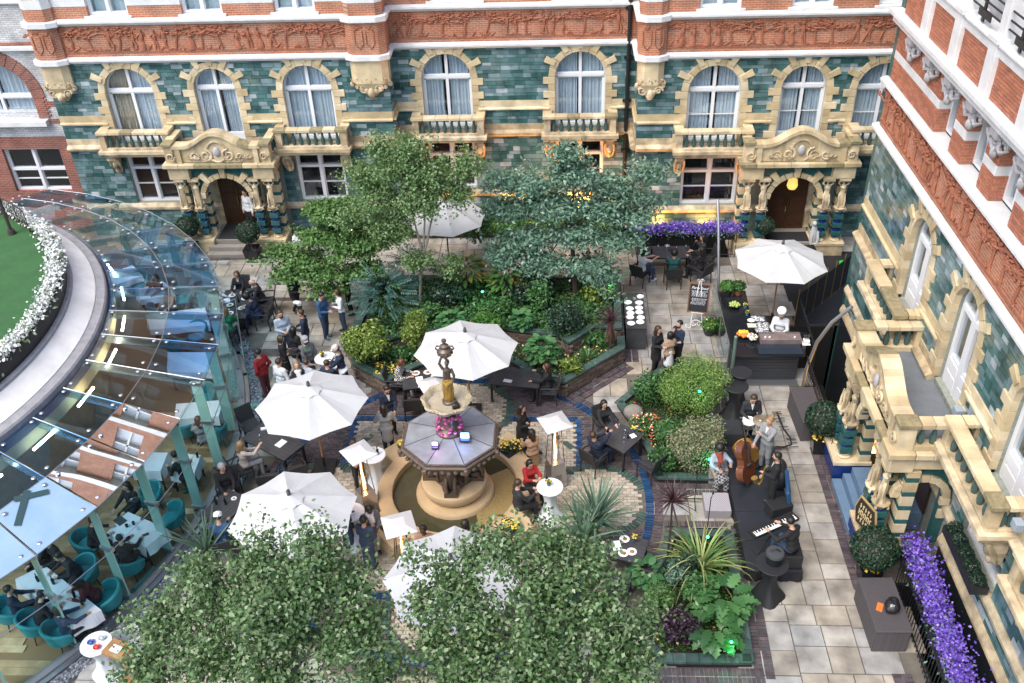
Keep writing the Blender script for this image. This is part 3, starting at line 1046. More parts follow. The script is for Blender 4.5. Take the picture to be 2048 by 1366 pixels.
 # side railings back to the wall
 if roof:
  for s in (-1,1):
   e = c+s*(hw-0.13)
   a,b = sorted((e-0.16,e+0.16))
   nst = 4
   for j in range(nst):
    d0,d1 = (pd-0.43)*j/nst,(pd-0.43)*(j+1)/nst
    part('coping_stone',MB(F).bb(a,b,d0+0.004,d1-0.004,4.3,4.43),CREAM,bv=0.015)
   part('rail_base',MB(F).bb(a+0.03,b-0.03,0.0,pd-0.37,3.661,3.79),CREAM)
   part('rail_post',MB(F).bb(a+0.03,b-0.03,0.0,0.14,3.791,4.295),CREAM)
   balustrade(p,F,(e,0.16),(e,pd-0.4),3.79,max(2,int(pd*2.6)))
 return p

# ================================================================ the north range
tilesN = []
FL,FM,FR = FN(32.8),FN(33.75),FN(32.2)
FLE = Matrix(((0,1,0,-6.35),(1,0,0,0),(0,0,1,0),(0,0,0,1)))
facade_section(north, FL, -18.9, -6.35,
 [(-15.95,.92,3.95,5.87,'beige'),(-12.75,.78,3.95,5.95,'pale',.15),(-9.35,.92,3.95,5.87,'pale')],
 [(-15.95, .86, 1.42, 3.5), (-9.35, .92, 1.42, 3.5, False, .68, None)], tilesN, skip=[(-14.7, -10.8, -3, 3.7)])
facade_section(north, FM, -6.35, 2.5,
 [(-4.4,.93,3.95,5.87,'pale'),(.5,.93,3.95,5.87,'pale')],
 [(-4.4, .9, 1.42, 3.45, True), (.5, .9, 1.42, 3.45, True, .68, None)], tilesN)
facade_section(north, FR, 2.5, 13.0,
 [(5.15,.93,3.95,5.82,'pale',False,True),(8.2,.78,3.95,5.9,'pale',.15,True),(10.9,.92,3.95,5.82,'pale',False,True)],
 [(5.25, 1.03, 1.41, 3.3, False, .7, None)], tilesN, skip=[(6.2, 10.2, -3, 3.7)])
for F_,a,b in ((FLE,32.8,33.75),(FE(2.5),32.2,33.75)):
 m = MB(F_)
 wall_holes(m,a,b,-2.6,7.0,[])
 m.build('wall',GROUT,north)
 for z0,z1 in ((5.0,7.0),(4.09,4.66),(1.39,3.62),(0.6,1.14)):
  tile_rows(F_,tilesN,a,b,z0,z1,lambda z: [])
 for prof,nm,mm in ((LEDGE,'ledge',CREAMW),(BAND,'band_course',CREAM),(SILLB,'sill_course',CREAMW),(CORN,'cornice',WHITE),(CORN2,'upper_cornice',WHITE)):
  moulding(north,F_,a+.02,b,prof,nm,mm)
 MB(F_).bb(a,b,-.3,.02,7.21,8.32).build('brick_frieze',BRICK,north)
 MB(F_).bb(a,b,-.3,.0,8.55,34).build('brick_pier',BRICK,north)
pieces('wall_tile',tilesN,TILE,north)
upper_storeys(north,FL,-18.9,-6.35,[-15.95,-12.6,-9.35],.72,34)
upper_storeys(north,FM,-6.35,2.5,[-3.9,.5],.9,34)
upper_storeys(north,FR,2.5,13.0,[5.1,8.1,10.9],.68,34)
turret(north,FL,-7.65,-6.3,1)
turret(north,FR,2.45,3.35,-1)
turret(north,FL,-18.95,-17.9,-1)
balcony(north,FL,-16.0)
balcony(north,FL,-9.35)
balcony(north,FM,-4.4)
balcony(north,FM,.5)
balcony(north,FR,5.2)
balcony(north,FR,11.3)
porch(north,FL,-12.7,1.95,1.35,0.5,plinth=CREAMW)
porch(north,FR,8.15,1.95,1.2,0.45,plinth=CREAMW)
MB().bb(-20,14,34.6,35,-2,34.5).build('rear_wall',BRICK,north)
def entrance(F,c,zf):
 m = MB(F).bb(c-1.0,c+1.0,0.0,0.05,zf,3.3)
 m.build('porch_back',CREAMW,north)
 m = MB(F)
 for s in (-1,1):
  a,b = sorted((c+s*0.01,c+s*.72))
  m.bb(a,b,0.06,0.12,zf,zf+2.15)
  for z in (zf+.15,zf+.85,zf+1.5):
   m.bb(a+.12,b-.12,0.121,0.14,z,z+.5)
 d = m.build('door',WOODD,north)
 m = MB(F)
 for s in (-1,1):
  m.bb(c+s*.06-.012,c+s*.06+.012,.14,.19,zf+.9,zf+1.25)
 m.build('handle',mat('brass',(.5,.32,.1),.3,1),d)
entrance(FL,-12.7,.5)
entrance(FR,8.15,.45)
m = MB()
for x,zz in ((2.22,(0,13)),):
 m.tube([(x,33.62,-2),(x,33.62,13)],.075,8)
 for z in (1.4,3.0,4.95,6.55,8.3):
  m.tube([(x,33.62,z-.06),(x,33.62,z+.06)],.11,8).bb(x-.16,x+.16,33.64,33.72,z-.05,z+.05)
 m.prism([(x-.16,33.5),(x+.16,33.5),(x+.16,33.73),(x-.16,33.73)],8.75,9.15)
tag(m.build('drainpipe',BLACKP,None,True),'black drainpipe with hopper head running down the recess of the tiled facade','drainpipe')

# ================================================================ the east wing
E_X = 8.85
FEa = FE(E_X)
tilesE = []
DOORS = [(21.05,.78,3.95,5.87,'none',.7,False,6.98),(17.8,.78,3.75,5.87,'none',.7,False,6.98),(14.25,.78,3.95,5.87,'none',.7,False,6.98),(10.9,.78,3.95,5.87,'none',.7,False,6.98)]
facade_section(east,FEa,7.0,25.75,DOORS,[(14.4,.95,1.92,3.3,False,.7,None),(21.2,.95,1.92,3.3,False,.7,None)],tilesE,1.16,[(16.0,20.0,-3,3.7)],.5)
for a,b in ((7,15.95),(20.05,25.75)):
 moulding(east,FEa,a,b,[(-.1,.9),(.12,.9),(.12,.98),(.05,1.15),(-.1,1.15)],'base_course',CREAMW)
 MB(FEa).bb(a,b,-.1,.03,-2.6,.9).build('basement_shade_sheet',mat('painted basement shade',(.02,.025,.03),.25),east)  # near black sheet stands in for the shaded recess below the base course
pieces('wall_tile',tilesE,TILE,east)
MB().bb(E_X-.0,16,25.75,26.0,-2.6,18).build('end_wall',TEALF,east)
moulding(east,FEa,25.75,25.95,CORN,'cornice',WHITE)
moulding(east,FEa,25.75,25.95,CORN2,'upper_cornice',WHITE)
balcony(east,FEa,21.35,1.35,.65,7,2)
balcony(east,FEa,14.74,1.35,.65,7,2)
balcony(east,FEa,10.9,1.35,.65,7,2)
porch(east,FEa,18.0,2.0,1.6,0.62)
entrance_ = MB(FEa).bb(17.1,18.9,-.0,.06,.6,3.2).build('door',WOODD,east)
m = MB(FEa)  # side arch and wall of the porch towards the camera
FS = FN(16.2)
cS = 8.15
m = MB(FS)
pts = [(cS+.5*math.cos(PI-PI*i/10),2.1+.5*math.sin(PI*i/10)) for i in range(11)]
for q,r_ in zip(pts,pts[1:]):
 m.uprism([q,r_,(r_[0],3.08),(q[0],3.08)],-.18,0)
m.bb(cS+.5,E_X,-.18,0,.6,3.08)
m.build('side_arch_wall',TEALF,east)
for i in range(9):
 a0,a1 = PI*i/9+.012,PI*(i+1)/9-.012
 MB(FS).uprism([(cS+.5*math.cos(a0),2.1+.5*math.sin(a0)),(cS+.68*math.cos(a0),2.1+.68*math.sin(a0)),(cS+.68*math.cos(a1),2.1+.68*math.sin(a1)),(cS+.5*math.cos(a1),2.1+.5*math.sin(a1))],-.1,.08).build('arch_stone',CREAM,east,bevel=.012)
MB(FS).bb(cS+.46,E_X-.02,0.005,.1,1.9,2.1).bb(cS+.5,E_X-.02,.005,.07,1.45,1.7).build('impost_stone',CREAM,east)
# small grey floodlights beside the doors
for y in (20.0,16.6,13.2):
 m = MB().box((E_X-.2,y,4.3),(.18,.22,.2),0).tube([(E_X-.02,y,4.3),(E_X-.15,y,4.3)],.03)
 tag(m.build('floodlight',mat('grey lamp housing',(.3,.36,.42),.4),None,bevel=.02),{20.0: 'small grey floodlight beside the farthest white balcony door',16.6: 'small grey floodlight beside the white door over the porch',13.2: 'small grey floodlight beside the nearest white balcony door'}[y],'floodlight','floodlights by the balcony doors')
# upper storey: striped piers with bricks, recessed windows, great white cornice and loggia parapet
bricks = []
BR1 = varmat('single red brick',[(0,(.33,.12,.07)),(.4,(.4,.15,.085)),(.7,(.46,.18,.1)),(1,(.29,.11,.075))],.75,(20,.25))
MORT = mat('pale mortar',(.5,.38,.3),.9)
def brick_panel(F,u0,u1,z0,z1,d=0.0,out=bricks):
 hh,ww = .075,.23
 nr = int((z1-z0)/hh)
 for r_ in range(nr):
  z = z0+(r_+.5)*(z1-z0)/nr
  u = u0-(ww/2 if r_ % 2 else 0)
  while u <u1-.01:
   a,b = max(u,u0),min(u+ww,u1)
   if b-a >.03:
    M = F@Matrix.Translation(((a+b)/2,d+RND.uniform(-.0015,.0025),z))
    out.append((M,(b-a-.011,.016,(z1-z0)/nr-.011),(b-a)/(M.translation-EYE).length_squared))
   u += ww
piers = [(22.05,25.75),(20.2,20.95),(18.4,19.1),(16.5,17.3),(14.7,15.5),(12.9,13.7),(11,11.9),(7,10.2)]
wb,mb_ = MB(FEa),MB(FEa)
for a,b in piers:
 for z0,z1 in ((8.56,9.12),(9.34,10.12)):
  mb_.bb(a,b,-.45,-.008,z0,z1)
  brick_panel(FEa,a,b,z0,z1)
  # the return face of the pier, seen from the south
  brick_panel(FN(a),E_X,E_X+.45,z0,z1)
 wb.bb(a-.004,b,-.45,.012,9.12,9.34)
wb.bb(7,25.75,-.5,.25,10.125,10.3).bb(7,25.9,-.5,.34,10.3,10.42).bb(7,25.75,-.5,.02,10.0,10.12)
wb.bb(7,25.8,-1.2,.3,10.9,10.99) if False else None
FE2 = FE(E_X-.1)
for i in range(10):  # parapet of the loggia: brick panels between white pilasters
 y = 23.55-2.0*i
 wb.bb(y-.2,y+.2,-.25,.22,10.42,11.55)
 wb.bb(y-.26,y+.26,-.3,.26,11.55,11.66)
 mb_.bb(y+.2,y+1.8,-.2,.082,10.42,11.28)
 brick_panel(FE2,y+.2,y+1.8,10.43,11.27,.0)
wb.bb(7,25.75,-.3,.14,11.28,11.5).bb(7,25.75,-.32,.2,11.5,11.56)
for i in range(1,10):
 y = 23.55-2.0*i+.0
 wb.bb(y-.16,y+.16,-.25,.12,11.66,14.2)
wb.bb(7,25.75,-.3,.2,14.2,14.6).bb(7,25.75,-1.1,-.95,10.45,14.6)
mb_.bb(7,25.75,-2.4,-2.3,8.56,14)
mb_.build('mortar_bed',MORT,east)
wb.build('white_stonework',WHITE,east,bevel=.012)
pieces('brick',bricks,BR1,east)
for (a,b),(c,d) in zip(piers,piers[1:]):
 sash_window(east,FE(E_X+.15),(a+d)/2,(a-d)/2,8.6,10.0,dark=None,name='upper_window',bars=False)
for i in range(9):  # carved brackets under the great cornice
 y = 24.3-1.45*i
 m = MB(FEa)
 m.bb(y-.2,y+.2,0,.22,9.95,10.12)
 scroll(m,(y,9.85),.2,1.5,1 if i % 2 else-1,.1,.07)
 scroll(m,(y+.42,9.92),.14,1.3,-1,.08,.05)
 scroll(m,(y-.42,9.92),.14,1.3,1,.08,.05)
 m.ell((y,.1,9.62),(.1,.1,.14))
 for s in (-1,1):
  m.tube([(y+s*.1,.1,9.8),(y+s*.3,.12,9.72),(y+s*.55,.08,9.86)],[.05,.05,.02],5)
 m.build('carved_bracket',SCROLLG,east,True)
for i in range(1,8):  # loggia doors and black guard rails
 y = 23.55-2.0*i
 dd = MB(FEa).bb(y-1.35,y-.65,-.94,-.9,11.6,14.0)
 for z0,z1 in ((11.8,12.4),(12.6,13.8)):
  dd.bb(y-1.25,y-.75,-.9,-.885,z0,z1)
 dd.build('loggia_door',FRAME,east)
 g = MB(FEa)
 for z in (11.85,12.02,12.2):
  g.tube([(y-1.82,.06,z),(y-.18,.06,z)],.022,5).tube([(y-1.82,.06,z),(y-1.82,-.3,z)],.022,5)
 g.bb(y-.9,y-.8,.04,.08,11.6,12.2).bb(y-1.3,y-.6,.07,.09,11.7,11.85)
 g.build('guard_rail',BLACKP,east)

# ================================================================ the white brick house at far left
FW_ = FN(33.3)
RB = brickmat('dark red brickwork',(.27,.085,.055),(.2,.06,.045),(.33,.24,.2))
m = MB(FW_)
wall_holes(m,-34,-18.7,4.0,14,[(-21.3,1.35,5.0,5.55,True)],0.0)
m.build('wall',WBRICK,westb)
m = MB(FW_)
wall_holes(m,-34,-18.7,-2,3.99,[(-20.75,1.15,1.7,3.5,False)],0.01)
m.build('brick_wall',RB,westb)
for i in range(15):
 a0,a1 = PI*i/15+.008,PI*(i+1)/15-.008
 MB(FW_).uprism([(-21.3+r_*math.cos(a),5.55+r_*math.sin(a)) for r_,a in ((1.36,a0),(1.85,a0),(1.85,a1),(1.36,a1))],-.1,.05).build('arch_brick',RB,westb)
m = MB(FW_)
for k in range(12):
 z = 4.75+k*.075*1.0
 m.bb(-19.94,-19.55+.1*(k % 2),-.05,.04,z,z+.07)
m.bb(-19.5,-18.72,-.05,.03,5.2,5.4).bb(-19.9,-18.72,-.05,.03,4.55,4.7)
m.build('brick_quoin',RB,westb)
MB(FW_).bb(-34,-19.6,-.1,.3,4.5,4.72).build('window_sill',WHITE,westb,bevel=.02)
MB(FW_).bb(-34,-18.72,-.1,.18,7.35,7.5).bb(-34,-18.72,-.1,.12,9.0,9.1).build('string_course',WHITE,westb,bevel=.02)
MB(FW_).bb(-34,-18.72,-.1,.04,7.505,7.62).build('brick_band',RB,westb)
sash_window(westb,FW_,-20.75,1.15,1.7,3.5,dark=None,split=.5)
wn = arched_window(westb,FN(33.32),-21.3,1.35,4.72,5.55,'pale')
for ch in [c for c in wn.children if c.name.startswith('surround')]:
 bpy.data.objects.remove(ch)
m = MB(FW_)
wall_holes(m,-34,-18.7,14,21,[],0.0)
m.build('wall',RB,westb)

# ================================================================ courtyard ground
FC = (-2.95,18.1)  # centre of the fountain
CC = (-20.9,19.1)  # centre of the round glasshouse
def cpt(r,a,z=None):
 p = (CC[0]+r*math.cos(R(a)),CC[1]+r*math.sin(R(a)))
 return p if z is None else (p[0],p[1],z)
STONE = varmat('york stone flag',[(0,(.24,.22,.19)),(.25,(.3,.27,.22)),(.45,(.275,.27,.26)),(.65,(.34,.32,.28)),(.82,(.265,.27,.27)),(1,(.33,.28,.21))],.55,(2.0,.5),(7,.5))
JOINT = mat('dark sanded joint',(.16,.145,.12),.95,noise=(3,.6),c2=(.08,.07,.06))
PURP = varmat('purple paving brick',[(0,(.055,.045,.052)),(.5,(.09,.068,.075)),(.8,(.075,.075,.082)),(1,(.12,.085,.085))],.5,(6,.3),(20,.2))
CRB = varmat('cream paving brick',[(0,(.3,.26,.2)),(.5,(.38,.34,.27)),(1,(.44,.4,.33))],.6,(6,.3),(20,.2))
BLB = varmat('blue glazed paving tile',[(0,(.008,.03,.085)),(.5,(.014,.055,.14)),(1,(.03,.075,.16))],.3,(8,.3))
GRB = varmat('green glazed kerb tile',[(0,(.035,.07,.06)),(.5,(.055,.095,.082)),(1,(.075,.12,.105))],.35,(6,.3),(12,.15))
CORE = mat('brown walling brick',(.14,.1,.075),.85,noise=(10,.7))
WBR = varmat('dark walling brick',[(0,(.09,.065,.05)),(.5,(.15,.11,.085)),(1,(.2,.16,.125))],.8,(14,.4))
SOIL = mat('dark planting soil',(.03,.022,.016),.95,noise=(5,.8),bump=(12,.9))
WELLD = mat('dark basement wall',(.02,.022,.026),.5,noise=(2,.6))

m = MB()
for x0,x1,y0,y1 in ((-45,2.6,-25,33.75),(2.6,6.2,-25,30.75),(6.2,7.15,-25,32.2),(7.15,14,26.3,32.2),(7.15,8.85,15.45,19.55),(7.15,7.8,-25,15.45),(8.85,30,-25,15.0)):
 m.add([(x0,y0,-.03),(x1,y0,-.03),(x1,y1,-.03),(x0,y1,-.03)],[(0,1,2,3)])
ground = m.build('ground',JOINT)
tag(ground,kind='structure')
m = MB()
for x0,x1,y0,y1 in ((2.6,6.2,30.75,32.2),(7.15,8.85,19.55,26.3),(7.8,8.85,2,15.45)):
 m.bb(x0,x1,y0,y1,-2.6,-2.5)
 m.bb(x0-.02,x0+.06,y0,y1,-2.5,-.05).bb(x0+.06,x1,y0-.02,y0+.06,-2.5,-.05).bb(x0+.06,x1,y1-.06,y1+.02,-2.5,-.05)
tag(MB().prism([(7.55,26.32),(8.9,26.32),(13,30.2),(13,32.1),(9.3,32.1),(9.3,30.4),(7.55,30.4)],-.028,-.012).build('dark_deck_path',WELLD),kind='structure')
tag(m.build('basement_ground',mat('dark glossy basement',(.025,.027,.03),.35,noise=(1.5,.7))),kind='structure')  # dark glossy colour on the basement floor and lining

BED_A = [(-5.42,22.45),(-4.95,22.95),(-4.3,23.45),(-1.65,23.45),(-1.02,22.85),(-.08,22.4),(1.8,24.2),(1.85,28.1),(-6.95,28.1),(-7.0,24.3),(-6.6,23.3)]
BED_B = [(2.42,18.78),(4.1,18.74),(4.28,21.2),(4.25,24.0),(3.1,23.9),(1.5,22.0),(1.95,20.9),(2.28,19.8)]
BED_C = [(4.14,16.86),(4.05,13.0),(2.05,12.98),(1.55,13.6),(1.95,15.2),(2.42,16.4),(2.55,16.86)]
RING = 5.25
def in_round(x,y):
 d = math.hypot(x-FC[0],y-FC[1])
 return d <RING+.3
def free_paving(x,y):
 if math.hypot(x-CC[0],y-CC[1]) <12.1: return False
 if in_round(x,y): return False
 for b in (BED_A,BED_B,BED_C):
  if inpoly(x,y,b): return False
 if y >30.7 and 2.5 <x <6.25: return False
 if x >7.55 and 26.2 <y <31: return False
 if x >7.1 and y <26.4 and not (y <15.3 and x <7.75): return False
 return True
flags = []
def flag_split(x0,x1,y0,y1):
 # random ashlar: rectangles cut again and again until they are flag sized
 w_,h_ = x1-x0,y1-y0
 if w_*h_ <RND.uniform(.5,1.0) and w_ <1.45 and h_ <1.1:
  pts = [(px,py) for px in (x0+.04,(x0+x1)/2,x1-.04) for py in (y0+.04,y1-.04)]
  if sum(free_paving(*q) for q in pts) >=4:
   M = Matrix.Translation(((x0+x1)/2,(y0+y1)/2,-.014+RND.uniform(-.004,.004)))@Matrix.Rotation(R(RND.uniform(-.5,.5)),4,'Z')@Matrix.Rotation(R(RND.uniform(-.3,.3)),4,'X')
   flags.append((M,(w_-.024,h_-.024,.03),w_*h_/((M.translation-EYE).length_squared)*(1 if 2 <x0 <8 or y0 >24 else .7)))
  return
 f = RND.choice((.38,.45,.5,.55,.62))
 if w_ >h_*RND.uniform(1.0,1.5):
  flag_split(x0,x0+w_*f,y0,y1); flag_split(x0+w_*f,x1,y0,y1)
 else:
  flag_split(x0,x1,y0,y0+h_*f); flag_split(x0,x1,y0+h_*f,y1)
flag_split(-17,11,9.3,32.3)
pav = tag(MB().bb(-9.4,7.1,10,10.02,-.06,-.045).build('flagstone_paving',JOINT),kind='structure')
pieces('flagstone',flags,STONE,pav,300,'flagstones_beyond')

# the round brick carpet about the fountain
carpet = tag(MB().add([(FC[0]+(RING+.32)*math.cos(2*PI*i/60),FC[1]+(RING+.32)*math.sin(2*PI*i/60),-.026) for i in range(60)],[tuple(range(60))]).build('brick_carpet',JOINT),kind='structure')
LOB = [(FC[0]+3.75*a,FC[1]+3.75*b) for a,b in ((1,0),(-1,0),(0,1),(0,-1))]
cream,purple,blue,green = [],[],[],[]
def brick_at(lst,x,y,w,l,rz,z=-.008):
 M = Matrix.Translation((x,y,z+RND.uniform(-.002,.002)))@Matrix.Rotation(rz,4,'Z')
 lst.append((M,(w-.012,l-.012,.03),w*l/(M.translation-EYE).length_squared))
def ringb(lst,c,r0,r1,step,ok=None):
 n = int(2*PI*r0/step)
 for i in range(n):
  a = 2*PI*i/n
  x,y = c[0]+(r0+r1)/2*math.cos(a),c[1]+(r0+r1)/2*math.sin(a)
  if ok is None or ok(x,y):
   brick_at(lst,x,y,r1-r0,step,a)
fd = lambda x,y: math.hypot(x-FC[0],y-FC[1])
solid = lambda x,y: any(inpoly(x,y,b) for b in (BED_A,BED_B,BED_C)) or math.hypot(x-CC[0],y-CC[1]) <11.9
ringb(blue,FC,RING-.22,RING,.085,lambda x,y: not solid(x,y))
ringb(purple,FC,RING+.005,RING+.23,.105,lambda x,y: not solid(x,y))
for L in LOB:
 ringb(green,L,1.18,1.4,.085,lambda x,y: fd(x,y) <RING-.25 and not solid(x,y) and fd(x,y) >3.1)
SQ = 3.3
for k in range(-35,36):
 t = k*.095
 if abs(t) <SQ:
  for s in (-1,1):
   for x,y,rz in ((FC[0]+t,FC[1]+s*SQ,PI/2),(FC[0]+s*SQ,FC[1]+t,0)):
    if not any(math.hypot(x-L[0],y-L[1]) <1.4 for L in LOB) and not solid(x,y):
     brick_at(blue,x,y,.2,.095,rz)
for sx in (-1,1):
 for sy in (-1,1):
  for k in range(20):
   t = k/19
   x,y = FC[0]+sx*(2.35+.95*t),FC[1]+sy*(2.9-1.1*t)
   brick_at(green,x,y,.2,.09,math.atan2(-sy*1.1,sx*.95)+PI/2)
ny = int(2*RING/.105)
for j in range(ny):
 y = FC[1]-RING+(j+.5)*.105
 x = FC[0]-RING+(.1 if j % 2 else 0)
 while x <FC[0]+RING:
  d = fd(x,y)
  if 1.95 <d <RING-.24 and not solid(x,y):
   lobe = min(math.hypot(x-L[0],y-L[1]) for L in LOB)
   inside = abs(x-FC[0]) <SQ-.12 and abs(y-FC[1]) <SQ-.12
   onband = (abs(abs(x-FC[0])-SQ) <.13 and abs(y-FC[1]) <SQ+.1) or (abs(abs(y-FC[1])-SQ) <.13 and abs(x-FC[0]) <SQ+.1)
   if lobe <1.15:
    brick_at(cream,x,y,.2,.105,0)
   elif lobe >1.42 and inside:
    brick_at(cream,x,y,.2,.105,0)
   elif lobe >1.42 and not onband:
    brick_at(purple,x,y,.2,.105,0)
   elif 1.15 <=lobe <=1.42 and d <=3.12:
    brick_at(cream,x,y,.2,.105,0)
  x += .2
def strip(lst,p,q,wd,step=.1):
 p,q = Vector(p),Vector(q)
 n = int((q-p).length/step)
 a = math.atan2((q-p).y,(q-p).x)
 for i in range(n):
  c = p+(q-p)*(i+.5)/n
  brick_at(lst,c.x,c.y,(q-p).length/n,wd,a,-.001)
for off in (.14,.37):
 for p,q in (((-.08,22.4),(1.8,24.2)),((1.82,24.2),(1.86,28.1))):
  n_ = Vector((q[1]-p[1],-(q[0]-p[0]))).normalized()*off
  strip(purple,(p[0]+n_.x,p[1]+n_.y),(q[0]+n_.x,q[1]+n_.y),.21)
 strip(purple,(2.4,18.78-off),(4.3,18.74-off),.21)
 strip(purple,(4.2+off,18.5),(4.38+off,24.2),.21)
 strip(purple,(4.05+off*1.0,12.7),(4.14+off,17.2),.21)
 strip(purple,(1.9,12.98-off),(4.3,13.0-off),.21)
 strip(purple,(2.5,16.88+off),(4.1,16.88+off),.21)
 strip(purple,(1.35+off,22.0+off*.6),(3.1+off*.1,24.0+off),.21)
for x in (6.78,6.99):
 strip(purple,(x+.1,15.2),(x+.1,20.2),.21)
 strip(purple,(x+.35,9.5),(x+.35,12.9),.21)
strip(purple,(-11.2,27.95),(-8.8,27.9),.21)
strip(purple,(-10.6,24.78),(-8.7,24.82),.21)
strip(purple,(-10.6,24.57),(-8.7,24.61),.21)
strip(purple,(-14.0,30.75),(-11.3,30.85),.21)
pieces('cream_brick',cream,CRB,carpet,300,'cream_bricks_beyond')
pieces('purple_brick',purple,PURP,carpet,300,'purple_bricks_beyond')
pieces('blue_tile',blue,BLB,carpet,300,'blue_tiles_beyond')
pieces('green_tile',green,GRB,carpet,300,'green_tiles_beyond')

# ================================================================ planting beds with green tiled copings
def bed(poly,h,label,wid=.24,step=.3,name='raised_bed',skip_edges=()):
 b = MB().prism(poly,-.02,h-.12).build(name,SOIL)
 tag(b,label,'planting bed','tile edged planting beds')
 cop,wall = [],[]
 n = len(poly)
 for i in range(n):
  if i in skip_edges: continue
  p,q = Vector(poly[i]),Vector(poly[(i+1) % n])
  L = (q-p).length
  k = max(1,round(L/step))
  a = math.atan2((q-p).y,(q-p).x)
  nrm = Vector((-(q-p).y,(q-p).x)).normalized()
  inside = inpoly((p.x+q.x)/2+nrm.x*.05,(p.y+q.y)/2+nrm.y*.05,poly)
  if not inside: nrm =-nrm
  for j in range(k):
   c = p+(q-p)*(j+.5)/k+nrm*(wid/2-.04)
   M = Matrix.Translation((c.x,c.y,h-.035))@Matrix.Rotation(a,4,'Z')
   cop.append((M,(L/k-.008,wid,.07),1))
  if h >.3:
   rows = int((h-.07)/.078)
   for r_ in range(rows):
    kk = max(1,round(L/.23))
    for j in range(kk):
     f = (j+(.5 if r_ % 2 ==0 else .98))/kk
     if f >1: continue
     c = p+(q-p)*f+nrm*.045
     M = Matrix.Translation((c.x,c.y,.039+r_*.078))@Matrix.Rotation(a,4,'Z')
     wall.append((M,(L/kk-.012,.1,.066),1/(M.translation-EYE).length_squared if (nrm.y >-.2) else 0))
 pieces('coping_tile',cop,GRB,b)
 if wall:
  pieces('walling_brick',wall,WBR,b,300,'walling_bricks_beyond')
 return b
bedA = bed(BED_A,.6,'large raised planting bed with brick walls, behind the fountain umbrella')
bedB = bed(BED_B,.2,'low planting bed holding the pale round shrubs beside the band',.22)
bedC = bed(BED_C,.2,'low planting bed with striped strap leaves in front of the band stage',.24)
# the inner, higher tier of the large bed
TIER = [(-5.6,24.15),(-5.15,24.45),(-2.3,24.85),(-1.4,24.65),(-.25,24.45),(.07,24.02),(.88,24.9),(1.72,24.8),(1.75,28.0),(-6.8,28.0),(-6.8,24.3)]
bedD = bed(TIER,.92,'upper tier of the large planting bed, behind its lower front strip',.22,name='upper_bed_tier')

# ================================================================ the round glasshouse with a roof terrace
STEEL = mat('brushed steel',(.42,.44,.46),.35,.9)
ALU = mat('grey aluminium',(.3,.31,.33),.45,.6)
LEAD = mat('weathered lead coping',(.36,.365,.38),.7,noise=(4,.6),c2=(.19,.19,.2),bump=(12,.4))
RENDER = mat('white rendered drum',(.82,.82,.8),.6,noise=(1.2,.4),c2=(.6,.6,.58))
FIN = glassmat('green glass fin',(.45,.72,.66),.12)
FIN2 = glassmat('pale glass beam',(.62,.76,.76),.3,.25)
FINM = mat('pale green glass edge',(.3,.5,.45),.15)
G_BLUE = glassmat('blue tinted roof glass',(.4,.66,.95),.04,.0,.05)
G_CLEAR = glassmat('clear roof glass',(.92,.97,.98),.04,.0,.05)
G_REFL = glassmat('mirror bright roof glass',(.5,.6,.62),.85,.0,.07)
G_WALL = glassmat('green wall glass',(.72,.9,.89),.0,.0,0)
G_SKYPAINT = mat('glass painted with sky reflection',(.26,.38,.5),.2,noise=(1.5,.3),c2=(.22,.34,.46))  # pale sky reflection painted as an opaque colour on these panes
gh = thing('glasshouse','round glass restaurant with blue tinted roof panes and a drum shaped terrace on top','glasshouse',(CC[0],CC[1],0))
RI,RMI,RO = 8.5,10.05,11.39
ZI,ZM,ZE = 3.85,3.56,3.2
ANG = [79,71.2]+[63.3-7.9*k for k in range(15)]  # joints of the panes
tint_out = [G_BLUE,G_BLUE,G_CLEAR,G_CLEAR,G_BLUE,G_BLUE,G_BLUE,G_CLEAR,G_BLUE,G_BLUE,G_CLEAR,G_REFL,G_REFL,G_SKYPAINT,G_SKYPAINT,G_BLUE]
tint_in = [G_BLUE,G_CLEAR,G_CLEAR,G_CLEAR,G_CLEAR,G_BLUE,G_BLUE,G_BLUE,G_CLEAR,G_CLEAR,G_CLEAR,G_BLUE,G_BLUE,G_BLUE,G_BLUE,G_BLUE]
def sheet(name,pts,m_,par,t=.02):
 a,b,c = Vector(pts[0]),Vector(pts[1]),Vector(pts[2])
 nrm = (b-a).cross(c-a).normalized()*t
 k = len(pts)
 vs = list(pts)+[tuple(Vector(p)-nrm) for p in pts]
 fs = [tuple(range(k)),tuple(range(2*k-1,k-1,-1))]+[(i,(i+1) % k,k+(i+1) % k,k+i) for i in range(k)]
 return MB().add(vs,fs[:1]).build(name,m_,par) if t ==0 else MB().add(vs,fs).build(name,m_,par)
bolt = MB().lathe([(.0,0),(.055,0),(.055,.02),(.03,.035),(0.0,.035)],n=8).mesh('bolt',STEEL)
def put(me,par,p,name='bolt'):
 o = bpy.data.objects.new(name,me)
 COL.objects.link(o); o.parent = par
 o.location = wm(par).inverted()@Vector(p)
